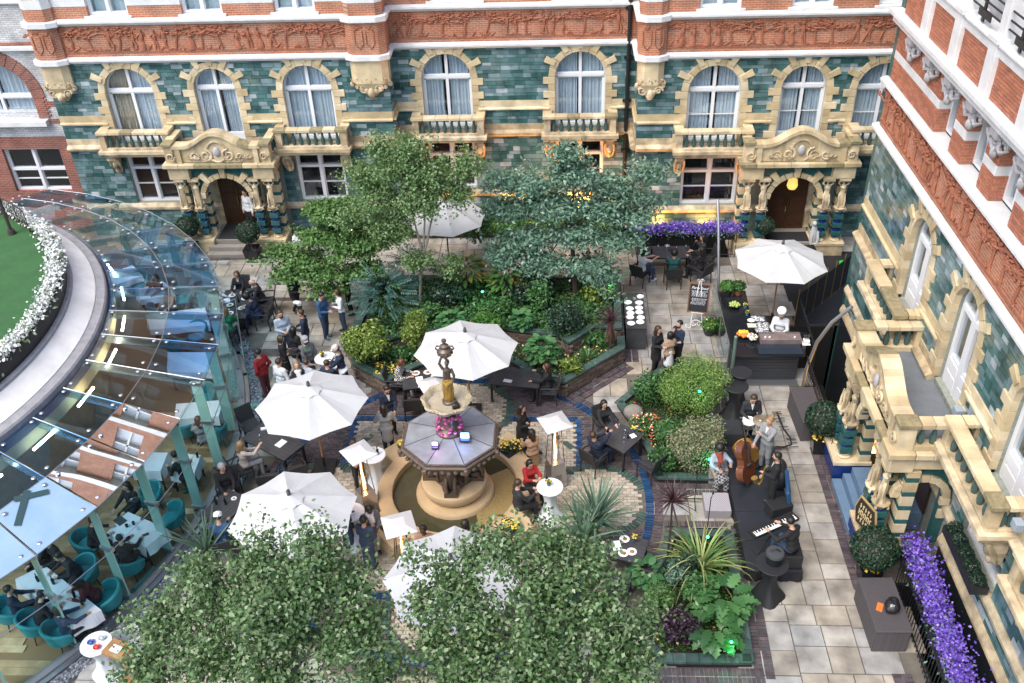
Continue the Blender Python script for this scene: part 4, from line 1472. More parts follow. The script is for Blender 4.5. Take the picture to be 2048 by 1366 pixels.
for i,(a,b) in enumerate(zip(ANG,ANG[1:])):
 g = .12
 sheet('roof_pane',[cpt(RMI+.015,a-g,ZM),cpt(RO+.1,a-g,ZE),cpt(RO+.1,b+g,ZE),cpt(RMI+.015,b+g,ZM)],tint_out[i],gh,0)
 sheet('roof_pane',[cpt(RI,a-g,ZI),cpt(RMI-.015,a-g,ZM),cpt(RMI-.015,b+g,ZM),cpt(RI,b+g,ZI)],tint_in[i],gh,0)
 if i >1:
  sheet('wall_pane',[cpt(RO,a-g,.12),cpt(RO,b+g,.12),cpt(RO,b+g,1.75),cpt(RO,a-g,1.75)],G_WALL,gh,0)
  sheet('wall_pane',[cpt(RO,a-g,1.77),cpt(RO,b+g,1.77),cpt(RO,b+g,ZE-.04),cpt(RO,a-g,ZE-.04)],G_WALL,gh,0)
 for r_,z,s in ((RMI,ZM,1),(RO-.1,ZE+.02,1),(RI+.12,ZI,1)):
  for t in (-1.1,1.1):
   for dr in ((-.16,.16) if r_ ==RMI else (0,)):
    put(bolt,gh,cpt(r_+dr,a+t,z+.01-dr*.2))
 m = MB()  # roof fin below every joint
 p0,p1 = cpt(RI,a,ZI-.05),cpt(RO,a,ZE-.05)
 ta = Vector((-math.sin(R(a)),math.cos(R(a)),0))*.026
 q = [Vector(p0)+ta,Vector(p1)+ta,Vector(p1)+ta-Vector((0,0,.18)),Vector(p0)+ta-Vector((0,0,.22))]
 m.add([tuple(v) for v in q]+[tuple(v-ta*2) for v in q],[(0,1,2,3),(7,6,5,4),(0,4,5,1),(1,5,6,2),(2,6,7,3),(3,7,4,0)])
 m.build('roof_fin',FIN2,gh)
 m = MB()
 m.tube([cpt(RI,a,ZI-.012),cpt(RO+.08,a,ZE-.012)],.014,4)
 m.tube([cpt(RMI,a,ZM-.004),cpt(RMI,b,ZM-.004)],.014,4).tube([cpt(RO+.1,a,ZE),cpt(RO+.1,b,ZE)],.012,4)
 m.build('glazing_joint',STEEL,gh)
 if i >1:  # glass post with clamps
  c = Vector(cpt(RO-.16,a,0))
  rad = Vector((math.cos(R(a)),math.sin(R(a)),0))*.14
  m = MB()
  q = [c-rad+ta*.8,c+rad+ta*.8,c+rad-ta*.8,c-rad-ta*.8]
  m.prism([(v.x,v.y) for v in q],.1,ZE-.06)
  m.mi = 1
  m.box((c.x,c.y,1.76),(.12,.36,.1),R(a)+PI/2).box((c.x,c.y,ZE-.12),(.12,.3,.08),R(a)+PI/2).box((c.x,c.y,.12),(.14,.36,.12),R(a)+PI/2)
  m.build('glass_post',[FINM,STEEL],gh)
  MB().tube([cpt(RO,a,1.76),cpt(RO,b,1.76)],.012,4).build('glazing_joint',STEEL,gh)
def rings(prof,a0,a1,n,name,m_,par=gh,smooth=False,joints=False):
 k = len(prof)
 def seg(u0,u1,nn):
  vs,fs = [],[]
  for i in range(nn+1):
   a = u0+(u1-u0)*i/nn
   vs += [cpt(r_,a,z) for r_,z in prof]
  for i in range(nn):
   for t in range(k):
    t2 = (t+1) % k
    fs.append((i*k+t,i*k+t2,(i+1)*k+t2,(i+1)*k+t))
  fs += [tuple(range(k)),tuple(range((nn+1)*k-1,nn*k-1,-1))]
  return MB().add(vs,fs)
 if not joints:
  return seg(a0,a1,n).build(name,m_,par,smooth)
 for i in range(joints):
  u0,u1 = a0+(a1-a0)*i/joints,a0+(a1-a0)*(i+1)/joints
  seg(u0+.08,u1-.08,max(2,n // joints)).build(name,m_,par,smooth)
rings([(RO-.1,0),(RO+.1,0),(RO+.1,.1),(RO-.1,.1)],80,-60,60,'curb_rail',ALU)
rings([(RO+.11,-.02),(RO+.24,-.02),(RO+.24,.05),(RO+.11,.05)],80,-60,60,'curb_channel',STEEL)
rings([(8.3,3.6),(8.55,3.6),(8.55,3.84),(8.42,3.72),(8.35,3.72)],100,-70,60,'gutter',mat('dark gutter',(.14,.15,.18),.5))
rings([(8.0,3.75),(8.42,3.75),(8.42,3.93),(8.38,3.98),(8.0,4.0)],100,-70,60,'coping_stone',LEAD,joints=16)
rings([(7.3,3.5),(8.14,3.5),(8.14,4.02),(7.6,4.33),(7.3,4.33)],100,-70,60,'terrace_drum',RENDER,smooth=True)  # outer face sloped back to catch more sky and look whiter
rings([(7.3,4.333),(7.62,4.333),(7.62,4.4),(7.58,4.43),(7.3,4.43)],100,-70,60,'lead_capping',LEAD,joints=18)
rings([(7.14,4.433),(7.5,4.433),(7.5,4.86),(7.14,4.86)],100,-70,60,'planter_trough',mat('black planter',(.012,.012,.014),.5))
rings([(7.2,0),(7.6,0),(7.6,3.5),(7.2,3.5)],100,-70,40,'inner_wall',mat('warm wood panelling',(.42,.3,.17),.5,noise=(3,.5)))
rings([(7.6,3.2),(8.5,3.2),(8.5,3.55),(7.6,3.55)],100,-70,40,'ceiling_edge',mat('ochre ceiling',(.5,.42,.25),.6))
TURF = mat('artificial turf',(.04,.14,.04),.95,noise=(2.2,.5),c2=(.03,.1,.032),bump=(160,.8))
m = MB()
m.add([cpt(7.13,a,4.8) for a in range(0,360,6)],[tuple(range(60))])
m.build('terrace_turf',TURF,gh)
m = MB()  # trellis railing round the turf
m.tube([cpt(7.09,a,5.5) for a in range(46,102,3)],.022,5).tube([cpt(7.09,a,4.85) for a in range(46,102,3)],.014,4)
for a in range(46,100,6):
 m.tube([cpt(7.09,a,4.8),cpt(7.09,a,5.5)],.016,4)
for k in range(46,97,1):
 m.tube([cpt(7.09,k,4.86),cpt(7.09,k+2.5,5.48)],.007,3).tube([cpt(7.09,k+2.5,4.86),cpt(7.09,k,5.48)],.007,3)
m.build('trellis_railing',mat('dark rusty iron',(.045,.035,.03),.6),gh)
# timber floor inside
planks = []
PLK = varmat('oak floorboard',[(0,(.32,.22,.12)),(.5,(.4,.29,.165)),(1,(.47,.355,.21))],.4,(4,.3))
for j in range(62):
 y = 9.3+j*.2
 x =-21+RND.uniform(0,1.2)
 while x <-9.2:
  wd = RND.uniform(1.2,2.2)
  d = math.hypot(x+wd/2-CC[0],y-CC[1])
  d2 = math.hypot(x+wd-CC[0],y-CC[1])
  if d >7.3 and d2 <RO+.02:
   M = Matrix.Translation((x+wd/2,y,.005))
   planks.append((M,(wd-.008,.192,.03),wd/(M.translation-EYE).length_squared))
  x += wd
rings([(7.5,-.02),(RO-.1,-.02),(RO-.1,-.005),(7.5,-.005)],80,-60,60,'floor_base',mat('dark oak floor',(.2,.13,.065),.5))
pieces('floorboard',planks,PLK,gh,300)
CEIL = mat('lit tube',(1,.93,.75),.5,emit=((1,.88,.6),9.0))
for k in range(9):
 a = 52-11*k
 m = MB().tube([cpt(8.75,a,3.3),cpt(8.75,a-5,3.3)],.035,6)
 m.build('strip_light',CEIL,gh)
# slate chippings along the glass
SL = varmat('slate chipping',[(0,(.1,.11,.13)),(.6,(.2,.22,.25)),(1,(.36,.38,.42))],.5,None)
rings([(RO+.25,-.02),(12.02,-.02),(12.02,-.005),(RO+.25,-.005)],60,-60,50,'slate_bed',mat('dark slate bed',(.06,.065,.075),.8),None)['kind'] = 'structure'
n = 5200
aa = NP.uniform(-42,52,n); rr = NP.uniform(RO+.27,12.0,n)
c = np.stack([CC[0]+rr*np.cos(np.radians(aa)),CC[1]+rr*np.sin(np.radians(aa)),NP.uniform(0,.02,n)],1)
e1 = NP.normal(size=(n,3))*[1,1,.25]; e1 /= np.linalg.norm(e1,axis=1)[:,None]
e2 = np.cross(e1,NP.normal(size=(n,3))*.3+[0,0,1]); e2 /= np.linalg.norm(e2,axis=1)[:,None]
e1 *= NP.uniform(.03,.06,n)[:,None]; e2 *= NP.uniform(.02,.035,n)[:,None]
v = np.stack([c-e1,c-e2,c+e1,c+e2],1).reshape(-1,3)
f = np.arange(4*n).reshape(-1,4)
tag(arr_obj('slate_chippings',v,f,SL),kind='stuff')
# X of dark tape on the pane painted with sky reflection
m = MB()
a =-39.0
def onpane(r_,aa):
 t = (r_-RMI)/(RO-RMI)
 return Vector(cpt(r_,aa,ZM+(ZE-ZM)*t+.035))
def tape(p,q,wd):
 d = (q-p).normalized()
 s_ = d.cross(Vector((.23,-.15,.96))).normalized()*wd
 m.add([p+s_,q+s_,q-s_,p-s_],[(0,1,2,3)])
tape(onpane(10.05,-28.4),onpane(10.42,-25.1),.07)
tape(onpane(10.06,-26.5),onpane(10.64,-30.5),.07)
m.build('tape_cross',mat('dark green tape',(.015,.05,.055),.6),gh)

for p_,q_,l in (((-16.49,24.11),.9,'dark parasol post with a round foot standing on the terrace turf'),):
 m = MB().tube([(p_[0],p_[1],4.8),(p_[0],p_[1],7.2)],.05,8).lathe([(0,4.8),(.12,4.8),(.1,4.95),(0,4.95)],(p_[0],p_[1],0),12)
 tag(m.build('parasol_post',mat('dark rusty iron',(.045,.035,.03),.6)),l,'post')

# ================================================================ fountain
BRONZE = mat('dark patinated bronze',(.19,.145,.11),.4,.45,noise=(9,.7),c2=(.07,.055,.045))
GOLD = mat('worn gilding',(.6,.4,.1),.35,.6,noise=(7,.7),c2=(.25,.15,.05))
BASIN = mat('buff stone basin',(.53,.4,.24),.6,noise=(2.4,.6),c2=(.4,.29,.16),bump=(25,.15))
LID = mat('grey basin lid',(.27,.285,.31),.45,noise=(2,.4))
WATER = mat('olive fountain water',(.075,.07,.035),.06,noise=(2.2,.7),c2=(.035,.036,.02),bump=(6,.25))
STONEB = mat('weathered shell stone',(.5,.43,.3),.75,noise=(8,.8),c2=(.2,.175,.13))
PINK = varmat('pink lit blossom',[(0,(.3,.03,.15)),(.5,(.6,.1,.3)),(.8,(.25,.06,.3)),(1,(.75,.3,.45))],.5,None)
FX,FY = FC
fo = thing('fountain','stone and bronze fountain crowned by a gilded figure lifting an urn','fountain',(FX,FY,0))
L_ = lambda: lmb(fo)
def lath(prof,n=32,ph=0.0,c=(0,0,0),mb=None): return (mb or L_()).lathe(prof,c,n,None,ph)
m = L_()
k = 48
vs,fs = [],[]
for i in range(k):
 a = 2*PI*i/k
 for r_,z in ((1.66,.02),(1.66,.42),(1.72,.47),(2.0,.47),(2.05,.42),(2.02,0)):
  vs.append((r_*math.cos(a),r_*math.sin(a),z))
for i in range(k):
 j = (i+1) % k
 for t in range(5):
  fs.append((i*6+t,j*6+t,j*6+t+1,i*6+t+1))
m.add(vs,fs)
m.build('basin_wall',BASIN,fo,True)
for a in (45,135,225,315):
 M = Matrix.Rotation(R(a),4,'Z')
 s_ = MB(wm(fo)@M)
 s_.bb(1.9,2.5,-.62,.62,0,.465)
 s_.build('corner_seat',BASIN,fo,bevel=.03)
m = L_(); m.add([(1.66*math.cos(2*PI*i/40),1.66*math.sin(2*PI*i/40),.24) for i in range(40)],[tuple(range(40))])
m.build('water',WATER,fo)
lath([(0,.03),(1.02,.03),(1.04,.3),(1.0,.36),(0,.36)]).build('lower_step',BASIN,fo,True)
lath([(0,.36),(.7,.36),(.82,.5),(.88,.68),(.86,.76),(.8,.79),(0,.79)]).build('upper_step',BASIN,fo,True)
m = L_()
m.add([(1.64*math.cos(R(a)) ,1.64*math.sin(R(a)),.245) for a in range(-62,40,6)]+[(.95*math.cos(R(a))+.1,.95*math.sin(R(a)),.25) for a in range(39,-63,-6)],[tuple(range(36)) if False else tuple(range(17+17))])
m.build('perforated_plate',mat('pierced ochre plate',(.34,.25,.1),.5,noise=(22,.5),c2=(.2,.14,.05)),fo)
lath([(.5,.79),(.5,.9),(.44,.95),(.44,1.08),(.37,1.12),(.37,1.3),(.42,1.4),(.46,1.6),(.7,1.9),(.9,2.02)],8,PI/8).build('stepped_pedestal',BRONZE,fo)
for a in (-90,0,90,180,-45,45,135,225):  # crouching bronze beasts round the pedestal
 M = wm(fo)@Matrix.Rotation(R(a),4,'Z')
 if a % 90:
  m = MB(M); m.tube([(.5,0,.95),(.52,0,1.3),(.45,0,1.5),(.7,0,1.8)],[.05,.05,.06,.08],6)
  m.build('pedestal_rib',BRONZE,fo,True); continue
 m = MB(M)
 m.box((.62,0,.85),(.36,.34,.12))
 m.tube([(.5,0,.95),(.55,0,1.15),(.6,0,1.4),(.62,0,1.55)],[.15,.16,.13,.1],8)
 m.ell((.7,0,1.62),(.13,.11,.12)).ell((.8,0,1.57),(.07,.07,.06))
 for s in (-1,1):
  m.tube([(.62,s*.1,1.35),(.74,s*.11,1.15),(.76,s*.1,.93)],[.06,.05,.05],6)
  m.tube([(.52,s*.12,1.0),(.64,s*.16,1.05),(.7,s*.15,.92)],[.09,.08,.05],6)
  m.ell((.68,s*.1,1.72),(.03,.03,.05),5,4)
 m.tube([(.4,0,1.4),(.55,0,1.75),(.8,0,2.0)],[.08,.1,.12],6)
 m.build('bronze_beast',BRONZE,fo,True)
lath([(.9,1.98),(1.18,2.03),(1.3,2.1),(1.31,2.16),(1.25,2.18),(1.25,2.24),(1.16,2.24)],8,PI/8).build('octagonal_basin',BRONZE,fo)
for i in range(8):  # ornament along the rim
 a = PI/8+i*PI/4
 p,q = Vector((1.29*math.cos(a),1.29*math.sin(a),2.1)),Vector((1.29*math.cos(a+PI/4),1.29*math.sin(a+PI/4),2.1))
 m = L_()
 for j in range(6):
  c = p+(q-p)*(j+.5)/6
  m.ell((c.x,c.y,c.z-.05-.03*(j % 2)),(.07,.07,.055),6,4)
 m.ell((p.x*1.02,p.y*1.02,2.06),(.08,.08,.12),6,4)
 m.build('rim_ornament',BRONZE,fo,True)
 m = L_()  # lid leaves
 q0,q1 = [1.2*math.cos(a+.008),1.2*math.sin(a+.008)],[1.2*math.cos(a+PI/4-.008),1.2*math.sin(a+PI/4-.008)]
 m.add([(.02*math.cos(a+.39),.02*math.sin(a+.39),2.42),(*q0,2.25),(*q1,2.25),(*q1,2.21),(*q0,2.21)],[(0,1,2),(1,4,3,2)])
 m.build('basin_lid_leaf',LID,fo)
lath([(.34,2.36),(.36,2.45),(.24,2.55),(.17,2.7),(.2,2.85),(.13,3.0),(.2,3.12),(.3,3.16)],14).build('upper_stem',BRONZE,fo,True)
sc_ = lambda a: 1+.06*math.cos(8*a)
L_().lathe([(.2,3.1),(.4,3.18),(.55,3.3),(.62,3.42),(.58,3.46),(.49,3.4),(.45,3.33),(0.02,3.31)],n=64,sq=sc_).build('scalloped_basin',STONEB,fo,True)
m = L_()
for i in range(40):
 a = 2*PI*i/40
 m.ell((.575*math.cos(a),.575*math.sin(a),3.42),(.05,.05,.03),6,4)
m.build('scalloped_edge',mat('pale gilt rim',(.52,.43,.22),.5,.2,noise=(20,.7)),fo,True)
m = L_()
for i in range(46):
 a,z = RND.uniform(0,6.28),RND.uniform(2.42,2.95)
 r_ = .34-.28*abs(z-2.55)
 m.ell((r_*math.cos(a),r_*math.sin(a),z),(.055,.055,.035),6,4)
m.build('flower_garland',PINK,fo,True)
# the figure on top
st = wm(fo)@Matrix.Translation((.06,0,3.31))@Matrix.Diagonal((1.1,1.1,1.22,1))
m = MB(st)
m.lathe([(.16,0),(.16,.05),(.13,.07)],n=14)
m.mi = 1
m.tube([(0,0,.06),(.0,-.02,.2),(-.02,0,.36),(.0,-.01,.5),(.01,0,.6)],[.1,.1,.11,.125,.09],12,None,.85)
for s in range(9):
 a = s*.7
 m.tube([(.1*math.cos(a),.085*math.sin(a),.06),(.105*math.cos(a+.3),.09*math.sin(a+.3),.3),(.1*math.cos(a+.7),.085*math.sin(a+.7),.56)],[.022,.028,.012],5)
m.tube([(-.12,-.02,.52),(-.0,-.1,.5),(.12,-.03,.56)],[.04,.045,.04],6)
m.mi = 0
m.tube([(.01,0,.56),(.0,.0,.68),(.01,0,.8),(.01,0,.86)],[.085,.075,.095,.05],10,None,.75)
m.tube([(.01,0,.85),(.015,-.01,.93)],[.032,.03],8)
m.ell((.02,-.015,.985),(.05,.058,.068),10,7)
m.ell((.03,.02,1.0),(.05,.05,.06),8,6)
m.tube([(.1,0,.83),(.16,-.02,.68),(.13,-.08,.55)],[.036,.032,.024],7)
m.tube([(-.08,0,.83),(-.15,.01,.95),(-.1,0,1.1),(-.04,0,1.13)],[.036,.032,.026,.03],7)
m.tube([(-.03,0,.6),(-.02,-.02,.82)],[.07,.06],8)
m.build('gilded_figure',[BRONZE,GOLD],fo,True)
m = MB(st)
m.lathe([(.03,1.08),(.05,1.12),(.12,1.17),(.165,1.24),(.15,1.3),(.09,1.34),(.085,1.38),(.1,1.4),(.04,1.43),(.03,1.49),(.055,1.5),(.05,1.54),(.0,1.55)],n=14)
for s in (-1,1):
 m.tube([(s*.14,0,1.28),(s*.2,0,1.33),(s*.17,0,1.39),(s*.09,0,1.38)],.018,6)
for i in range(10):
 a = i*.628
 m.ell((.15*math.cos(a),.15*math.sin(a),1.24),(.035,.035,.04),6,4)
m.build('urn',BRONZE,fo,True)
m = L_()
for c in ((.3,-.25,3.38),(.22,-.32,3.38),(.26,-.16,3.38)):
 m.box(c,(.09,.1,.09),RND.random())
m.build('spotlight_cluster',BLACKP,fo,bevel=.01)
# coloured floodlights lying on the lids
def flood(x,y,z,col,label,power,sz=.2):
 M = Matrix.Translation((x,y,z))
 m = MB(M)
 m.box((0,0,.03),(sz,sz*.8,.05)).box((0,.03,.13),(sz,.03,sz*.75),0,None)
 m.mi = 1
 m.box((0,.01,.13),(sz*.8,.02,sz*.58))
 o = m.build('floodlight',[mat('dark lamp case',(.02,.03,.08),.4),mat('lit lens '+label[:12],col,.3,emit=(col,6.0))])
 tag(o,label,'floodlight','coloured floodlights on the fountain')
 l = bpy.data.lights.new('floodlight_glow','POINT'); l.energy = power; l.color = col; l.shadow_soft_size = .06
 lo = bpy.data.objects.new('floodlight_glow',l); COL.objects.link(lo); lo.location = (x,y-.1,z+.2)
flood(FX+.42,FY-.35,2.38,(.25,.4,1),'square lamp glowing blue on the grey fountain lids',2,.26)
flood(FX-.3,FY-.62,2.34,(1,.45,.95),'small lamp glowing pink on the grey fountain lids',1,.16)

# ================================================================ parasols
CANV = mat('white parasol canvas',(.5,.515,.52),.85,noise=(1.2,.5),c2=(.42,.43,.43),bump=(5,.5))
TEAK = mat('teak pole',(.3,.15,.06),.5)
def parasol(x,y,ze,rad,ph,label,seed=0,back=False):
 t = thing('parasol',label,'parasol',(x,y,0),0,'white parasols in the courtyard')
 zt = ze+.55
 m = lmb(t)
 n = 8
 top = (0,0,zt)
 vs,fs = [top],[]
 ring = 5
 for q in range(1,ring+1):
  f = q/ring
  for i in range(n*4):
   a = 2*PI*i/(n*4)+ph
   w_ = abs(((i % 4)/4.0)-.5)*2  # 1 on a rib, 0 between ribs
   k_ = 1 if i % 4 ==0 else (1-(.055 if i % 4 ==2 else .04)*1.0)
   cosk = math.cos(PI/n)/math.cos(((i % 4)/4-.5)*2*PI/n) if i % 4 else 1
   r_ = rad*f*(cosk if i % 4 else 1)*(1-(.035*f if i % 4 ==2 else (.022*f if i % 4 else 0)))
   z = zt-(zt-ze)*(f**1.12)-(0.0 if i % 4 ==0 else (.045 if i % 4 ==2 else .03)*math.sin(PI*min(1,f*.9)))
   vs.append((r_*math.cos(a),r_*math.sin(a),z))
 N = n*4
 for i in range(N):
  fs.append((0,1+i,1+(i+1) % N))
 for q in range(ring-1):
  for i in range(N):
   a,b = 1+q*N+i,1+q*N+(i+1) % N
   fs.append((a,a+N,b+N,b))
 o = m.add(vs,fs).build('canopy',CANV,t)
 m = lmb(t)
 vs,fs = [(0,0,zt+.07)],[]
 for i in range(16):
  a = 2*PI*i/16+ph
  r_ = rad*(.235 if i % 2 ==0 else .2)
  vs.append((r_*math.cos(a),r_*math.sin(a),zt-.085-(.02 if i % 2 ==0 else 0)))
 for i in range(16):
  fs.append((0,1+i,1+(i+1) % 16))
 m.add(vs,fs).build('vent_cap',CANV,t)
 lmb(t).lathe([(.05,zt+.05),(.05,zt+.12),(.02,zt+.14),(.045,zt+.17),(.02,zt+.2),(0,zt+.2)],n=8).build('finial',mat('dark finial',(.05,.05,.05),.4),t)
 for i in range(8):
  a = 2*PI*i/8+ph
  c_,s_ = math.cos(a),math.sin(a)
  MB(wm(t)).tube([(.05*c_,.05*s_,zt-.06),(rad*.98*c_,rad*.98*s_,ze-.025)],.014,4).tube([(.05*c_,.05*s_,ze-.12),(rad*.5*c_,rad*.5*s_,(zt+ze)/2-.02)],.012,4).build('rib',TEAK,t)
 lmb(t).tube([(0,0,.1),(0,0,zt)],.028,8).build('pole',TEAK,t)
 m = lmb(t).box((0,0,.04),(.62,.62,.07)).tube([(0,0,.075),(0,0,.4)],.045,8)
 m.build('base_plate',BLACKP,t)
 return t
parasol(-6.75,19.25,2.3,1.5,R(10),'white parasol shading the tables beside the glasshouse, upper of that pair')
parasol(-6.3,15.25,2.3,1.5,R(22),'white parasol just left of the fountain with strap leaves poking over its edge')
parasol(-2.85,21.72,2.3,1.5,R(12),'white parasol behind the gilded fountain figure')
parasol(6.8,26.4,2.4,1.5,R(18),'pale blue white parasol behind the chef at the food counter')
parasol(-2.42,13.42,2.3,1.5,R(4),'white parasol half hidden by birch leaves in front of the fountain')
parasol(-4.25,29.5,2.4,1.5,R(16),'white parasol far back behind the slim young birch')

# ================================================================ patio heaters
STAIN = mat('stainless heater body',(.45,.46,.48),.25,.9)
FLAME = mat('gas flame',(1,.6,.2),.5,emit=((1,.55,.2),7.0))
TUBEG = glassmat('heater tube glass',(.9,.75,.6),.1)
def heater(p,rz,label,tilt):
 t = thing('patio_heater',label,'patio heater',(p[0],p[1],0),rz,'pyramid gas heaters round the fountain')
 m = lmb(t)
 q = lambda s,z: [(-s,-s,z),(s,-s,z),(s,s,z),(-s,s,z)]
 m.add(q(.25,.02)+q(.19,.85),[(0,1,5,4),(1,2,6,5),(2,3,7,6),(3,0,4,7),(4,5,6,7),(3,2,1,0)])
 for i in range(3):
  m.bb(-.1,.1,-.248+i*.006,-.245+i*.006,.3+i*.06,.33+i*.06)
 m.build('burner_housing',STAIN,t,bevel=.01)
 for a in (-1,1):
  for b in (-1,1):
   lmb(t).tube([(a*.185,b*.185,.85),(a*.11,b*.11,2.12)],.012,4).build('frame_post',BLACKP,t)
 lmb(t).tube([(0,0,.86),(0,0,2.05)],.055,10).build('glass_tube',TUBEG,t)
 lmb(t).tube([(0,0,.9),(.01,0,1.2),(-.008,.01,1.5),(.004,0,1.85)],[.035,.03,.022,.008],7).build('flame',FLAME,t)
 m = lmb(t)
 m.add(q(.36,2.14)+q(.36,2.155)+q(.14,2.24),[(3,2,1,0),(0,1,5,4),(1,2,6,5),(2,3,7,6),(3,0,4,7),(4,5,9,8),(5,6,10,9),(6,7,11,10),(7,4,8,11),(8,9,10,11)])
 m.build('reflector_plate',mat('pale heater plate',(.62,.62,.62),.3,.3),t)
 l = bpy.data.lights.new('heater_glow','POINT'); l.energy = 6; l.color = (1,.55,.22); l.shadow_soft_size = .1
 lo = bpy.data.objects.new('heater_glow',l); COL.objects.link(lo); lo.location = (p[0],p[1]-.3,1.3)
heater((-.3,18.7),R(25),'pyramid heater with its flame lit, right of the fountain',0)
heater((-5.2,17.5),R(40),'pyramid heater left of the fountain beside the white cocktail table',0)
heater((-3.83,15.07),R(20),'pyramid heater in front of the fountain, its post hidden by leaves',0)
heater((-3.64,20.25),R(28),'pyramid heater behind the fountain, only its plate showing',0)

# ================================================================ tables and chairs
WICK = checkmat('dark wicker weave',(.028,.029,.032),(.006,.006,.007),26,'weave')
TTOP = mat('dark slatted table top',(.06,.062,.068),.35,noise=(3,.4))
CLOTH = mat('white table cloth',(.66,.69,.71),.8,noise=(3,.3),c2=(.58,.61,.64))
TEALV = mat('teal velvet',(.02,.24,.26),.75,noise=(4,.4),c2=(.012,.17,.19))
def chair(x,y,face,label,group='dark wicker armchairs',proto=[None]):
 """armchair whose sitter looks along `face` degrees (0 = +x)"""
 if proto[0] is not None:
  return copy_thing(proto[0],(x,y),R(face-90),label)
 t = thing('wicker_armchair',label,'chair',(0,0,0),0,group)
 b = lmb(t)
 b.box((0,0,.43),(.52,.5,.05)); b.build('seat',WICK,t,bevel=.015)
 m = lmb(t)
 m.add([(-.27,-.22,.4),(.27,-.22,.4),(.25,-.36,.92),(-.25,-.36,.92),(-.27,-.26,.4),(.27,-.26,.4),(.25,-.4,.92),(-.25,-.4,.92)],[(0,1,2,3),(7,6,5,4),(3,2,6,7),(0,3,7,4),(1,5,6,2),(0,4,5,1)])
 m.build('backrest',WICK,t,bevel=.012)
 for s in (-1,1):
  lmb(t).tube([(s*.27,-.3,.66),(s*.3,-.05,.67),(s*.28,.22,.64)],.024,6).build('armrest',WICK,t,True)
  lmb(t).tube([(s*.27,.22,.0),(s*.27,.22,.63)],.022,6).build('leg',WICK,t)
  lmb(t).tube([(s*.25,-.27,.0),(s*.25,-.24,.42)],.022,6).build('leg',WICK,t)
 proto[0] = t
 t.location = (x,y,0); t.rotation_euler = (0,0,R(face-90))
 MW[t.name] = Matrix.Translation(t.location)@Matrix.Rotation(R(face-90),4,'Z')
 return t
def tub(x,y,face,label,proto=[None]):
 if proto[0] is not None:
  return copy_thing(proto[0],(x,y),R(face-90),label)
 t = thing('teal_tub_chair',label,'chair',(0,0,0),0,'teal tub chairs inside the glasshouse')
 lmb(t).lathe([(.27,.34),(.3,.38),(.3,.44),(.25,.47),(0,.48)],n=16).build('seat',TEALV,t,True)
 m = lmb(t)
 vs,fs = [],[]
 n = 14
 for i in range(n+1):
  a = PI+R(-15)+R(210)*i/n
  h = .62+.2*math.sin(PI*i/n)**.7
  for r_,z in ((.27,.38),(.33,h),(.37,h+.02),(.4,h-.03),(.33,.36)):
   vs.append((r_*math.cos(a),r_*math.sin(a)-.0,z))
 for i in range(n):
  for q in range(5):
   fs.append((i*5+q,i*5+(q+1) % 5,i*5+5+(q+1) % 5,i*5+5+q))
 fs += [(0,1,2,3,4),tuple(n*5+q for q in (4,3,2,1,0))]
 m.add(vs,fs).build('backrest',TEALV,t,True)
 for a in (45,135,225,315):
  c_,s_ = math.cos(R(a)),math.sin(R(a))
  lmb(t).tube([(.2*c_,.2*s_,.35),(.27*c_,.27*s_,0)],[.022,.014],6).build('leg',WOODD,t)
 proto[0] = t
 t.location = (x,y,0.02); t.rotation_euler = (0,0,R(face-90))
 MW[t.name] = Matrix.Translation(t.location)@Matrix.Rotation(R(face-90),4,'Z')
 return t
def table(p,sx,sy,rz,label):
 t = thing('dark_table',label,'table',(p[0],p[1],0),R(rz),'dark outdoor tables')
 n = max(5,int(sy/.11))
 for i in range(n):
  y =-sy/2+sy*(i+.5)/n
  lmb(t).bb(-sx/2,sx/2,y-sy/n/2+.003,y+sy/n/2-.003,.715,.745).build('slat',TTOP,t)
 lmb(t).bb(-sx/2+.03,sx/2-.03,-sy/2+.03,sy/2-.03,.66,.712).build('apron',BLACKP,t)
 for a in (-1,1):
  for b in (-1,1):
   lmb(t).box((a*(sx/2-.06),b*(sy/2-.06),.33),(.06,.06,.66)).build('leg',BLACKP,t)
 return t
def clothed(corners,z,label,drop=.32,m_=CLOTH,group='cloth covered tables in the glasshouse'):
 """table under a cloth that hangs in soft folds"""
 c = (sum(p[0] for p in corners)/4,sum(p[1] for p in corners)/4)
 t = thing('clothed_table',label,'table',(c[0],c[1],0.02),0,group)
 m = MB()
 m.add([(*p,z) for p in corners],[(0,1,2,3)])
 for i in range(4):
  p,q = Vector(corners[i]),Vector(corners[(i+1) % 4])
  out = Vector(((q-p).y,-(q-p).x)).normalized()
  if out.dot((p+q)/2-Vector(c)) <0: out =-out
  n = 10
  for j in range(n):
   a,b = p+(q-p)*j/n,p+(q-p)*(j+1)/n
   wa = lambda f: .05+.025*math.sin(f*9.0+i)
   oa,ob = a+out*wa(j/n),b+out*wa((j+1)/n)
   m.add([(a.x,a.y,z),(b.x,b.y,z),(ob.x,ob.y,z-drop),(oa.x,oa.y,z-drop)],[(0,1,2,3)])
 m.build('tablecloth',m_,t)
 for p in corners:
  v = Vector(p)+(Vector(c)-Vector(p))*.15
  MB().tube([(v.x,v.y,.02),(v.x,v.y,z-.02)],.03,6).build('leg',BLACKP,t)
 return t
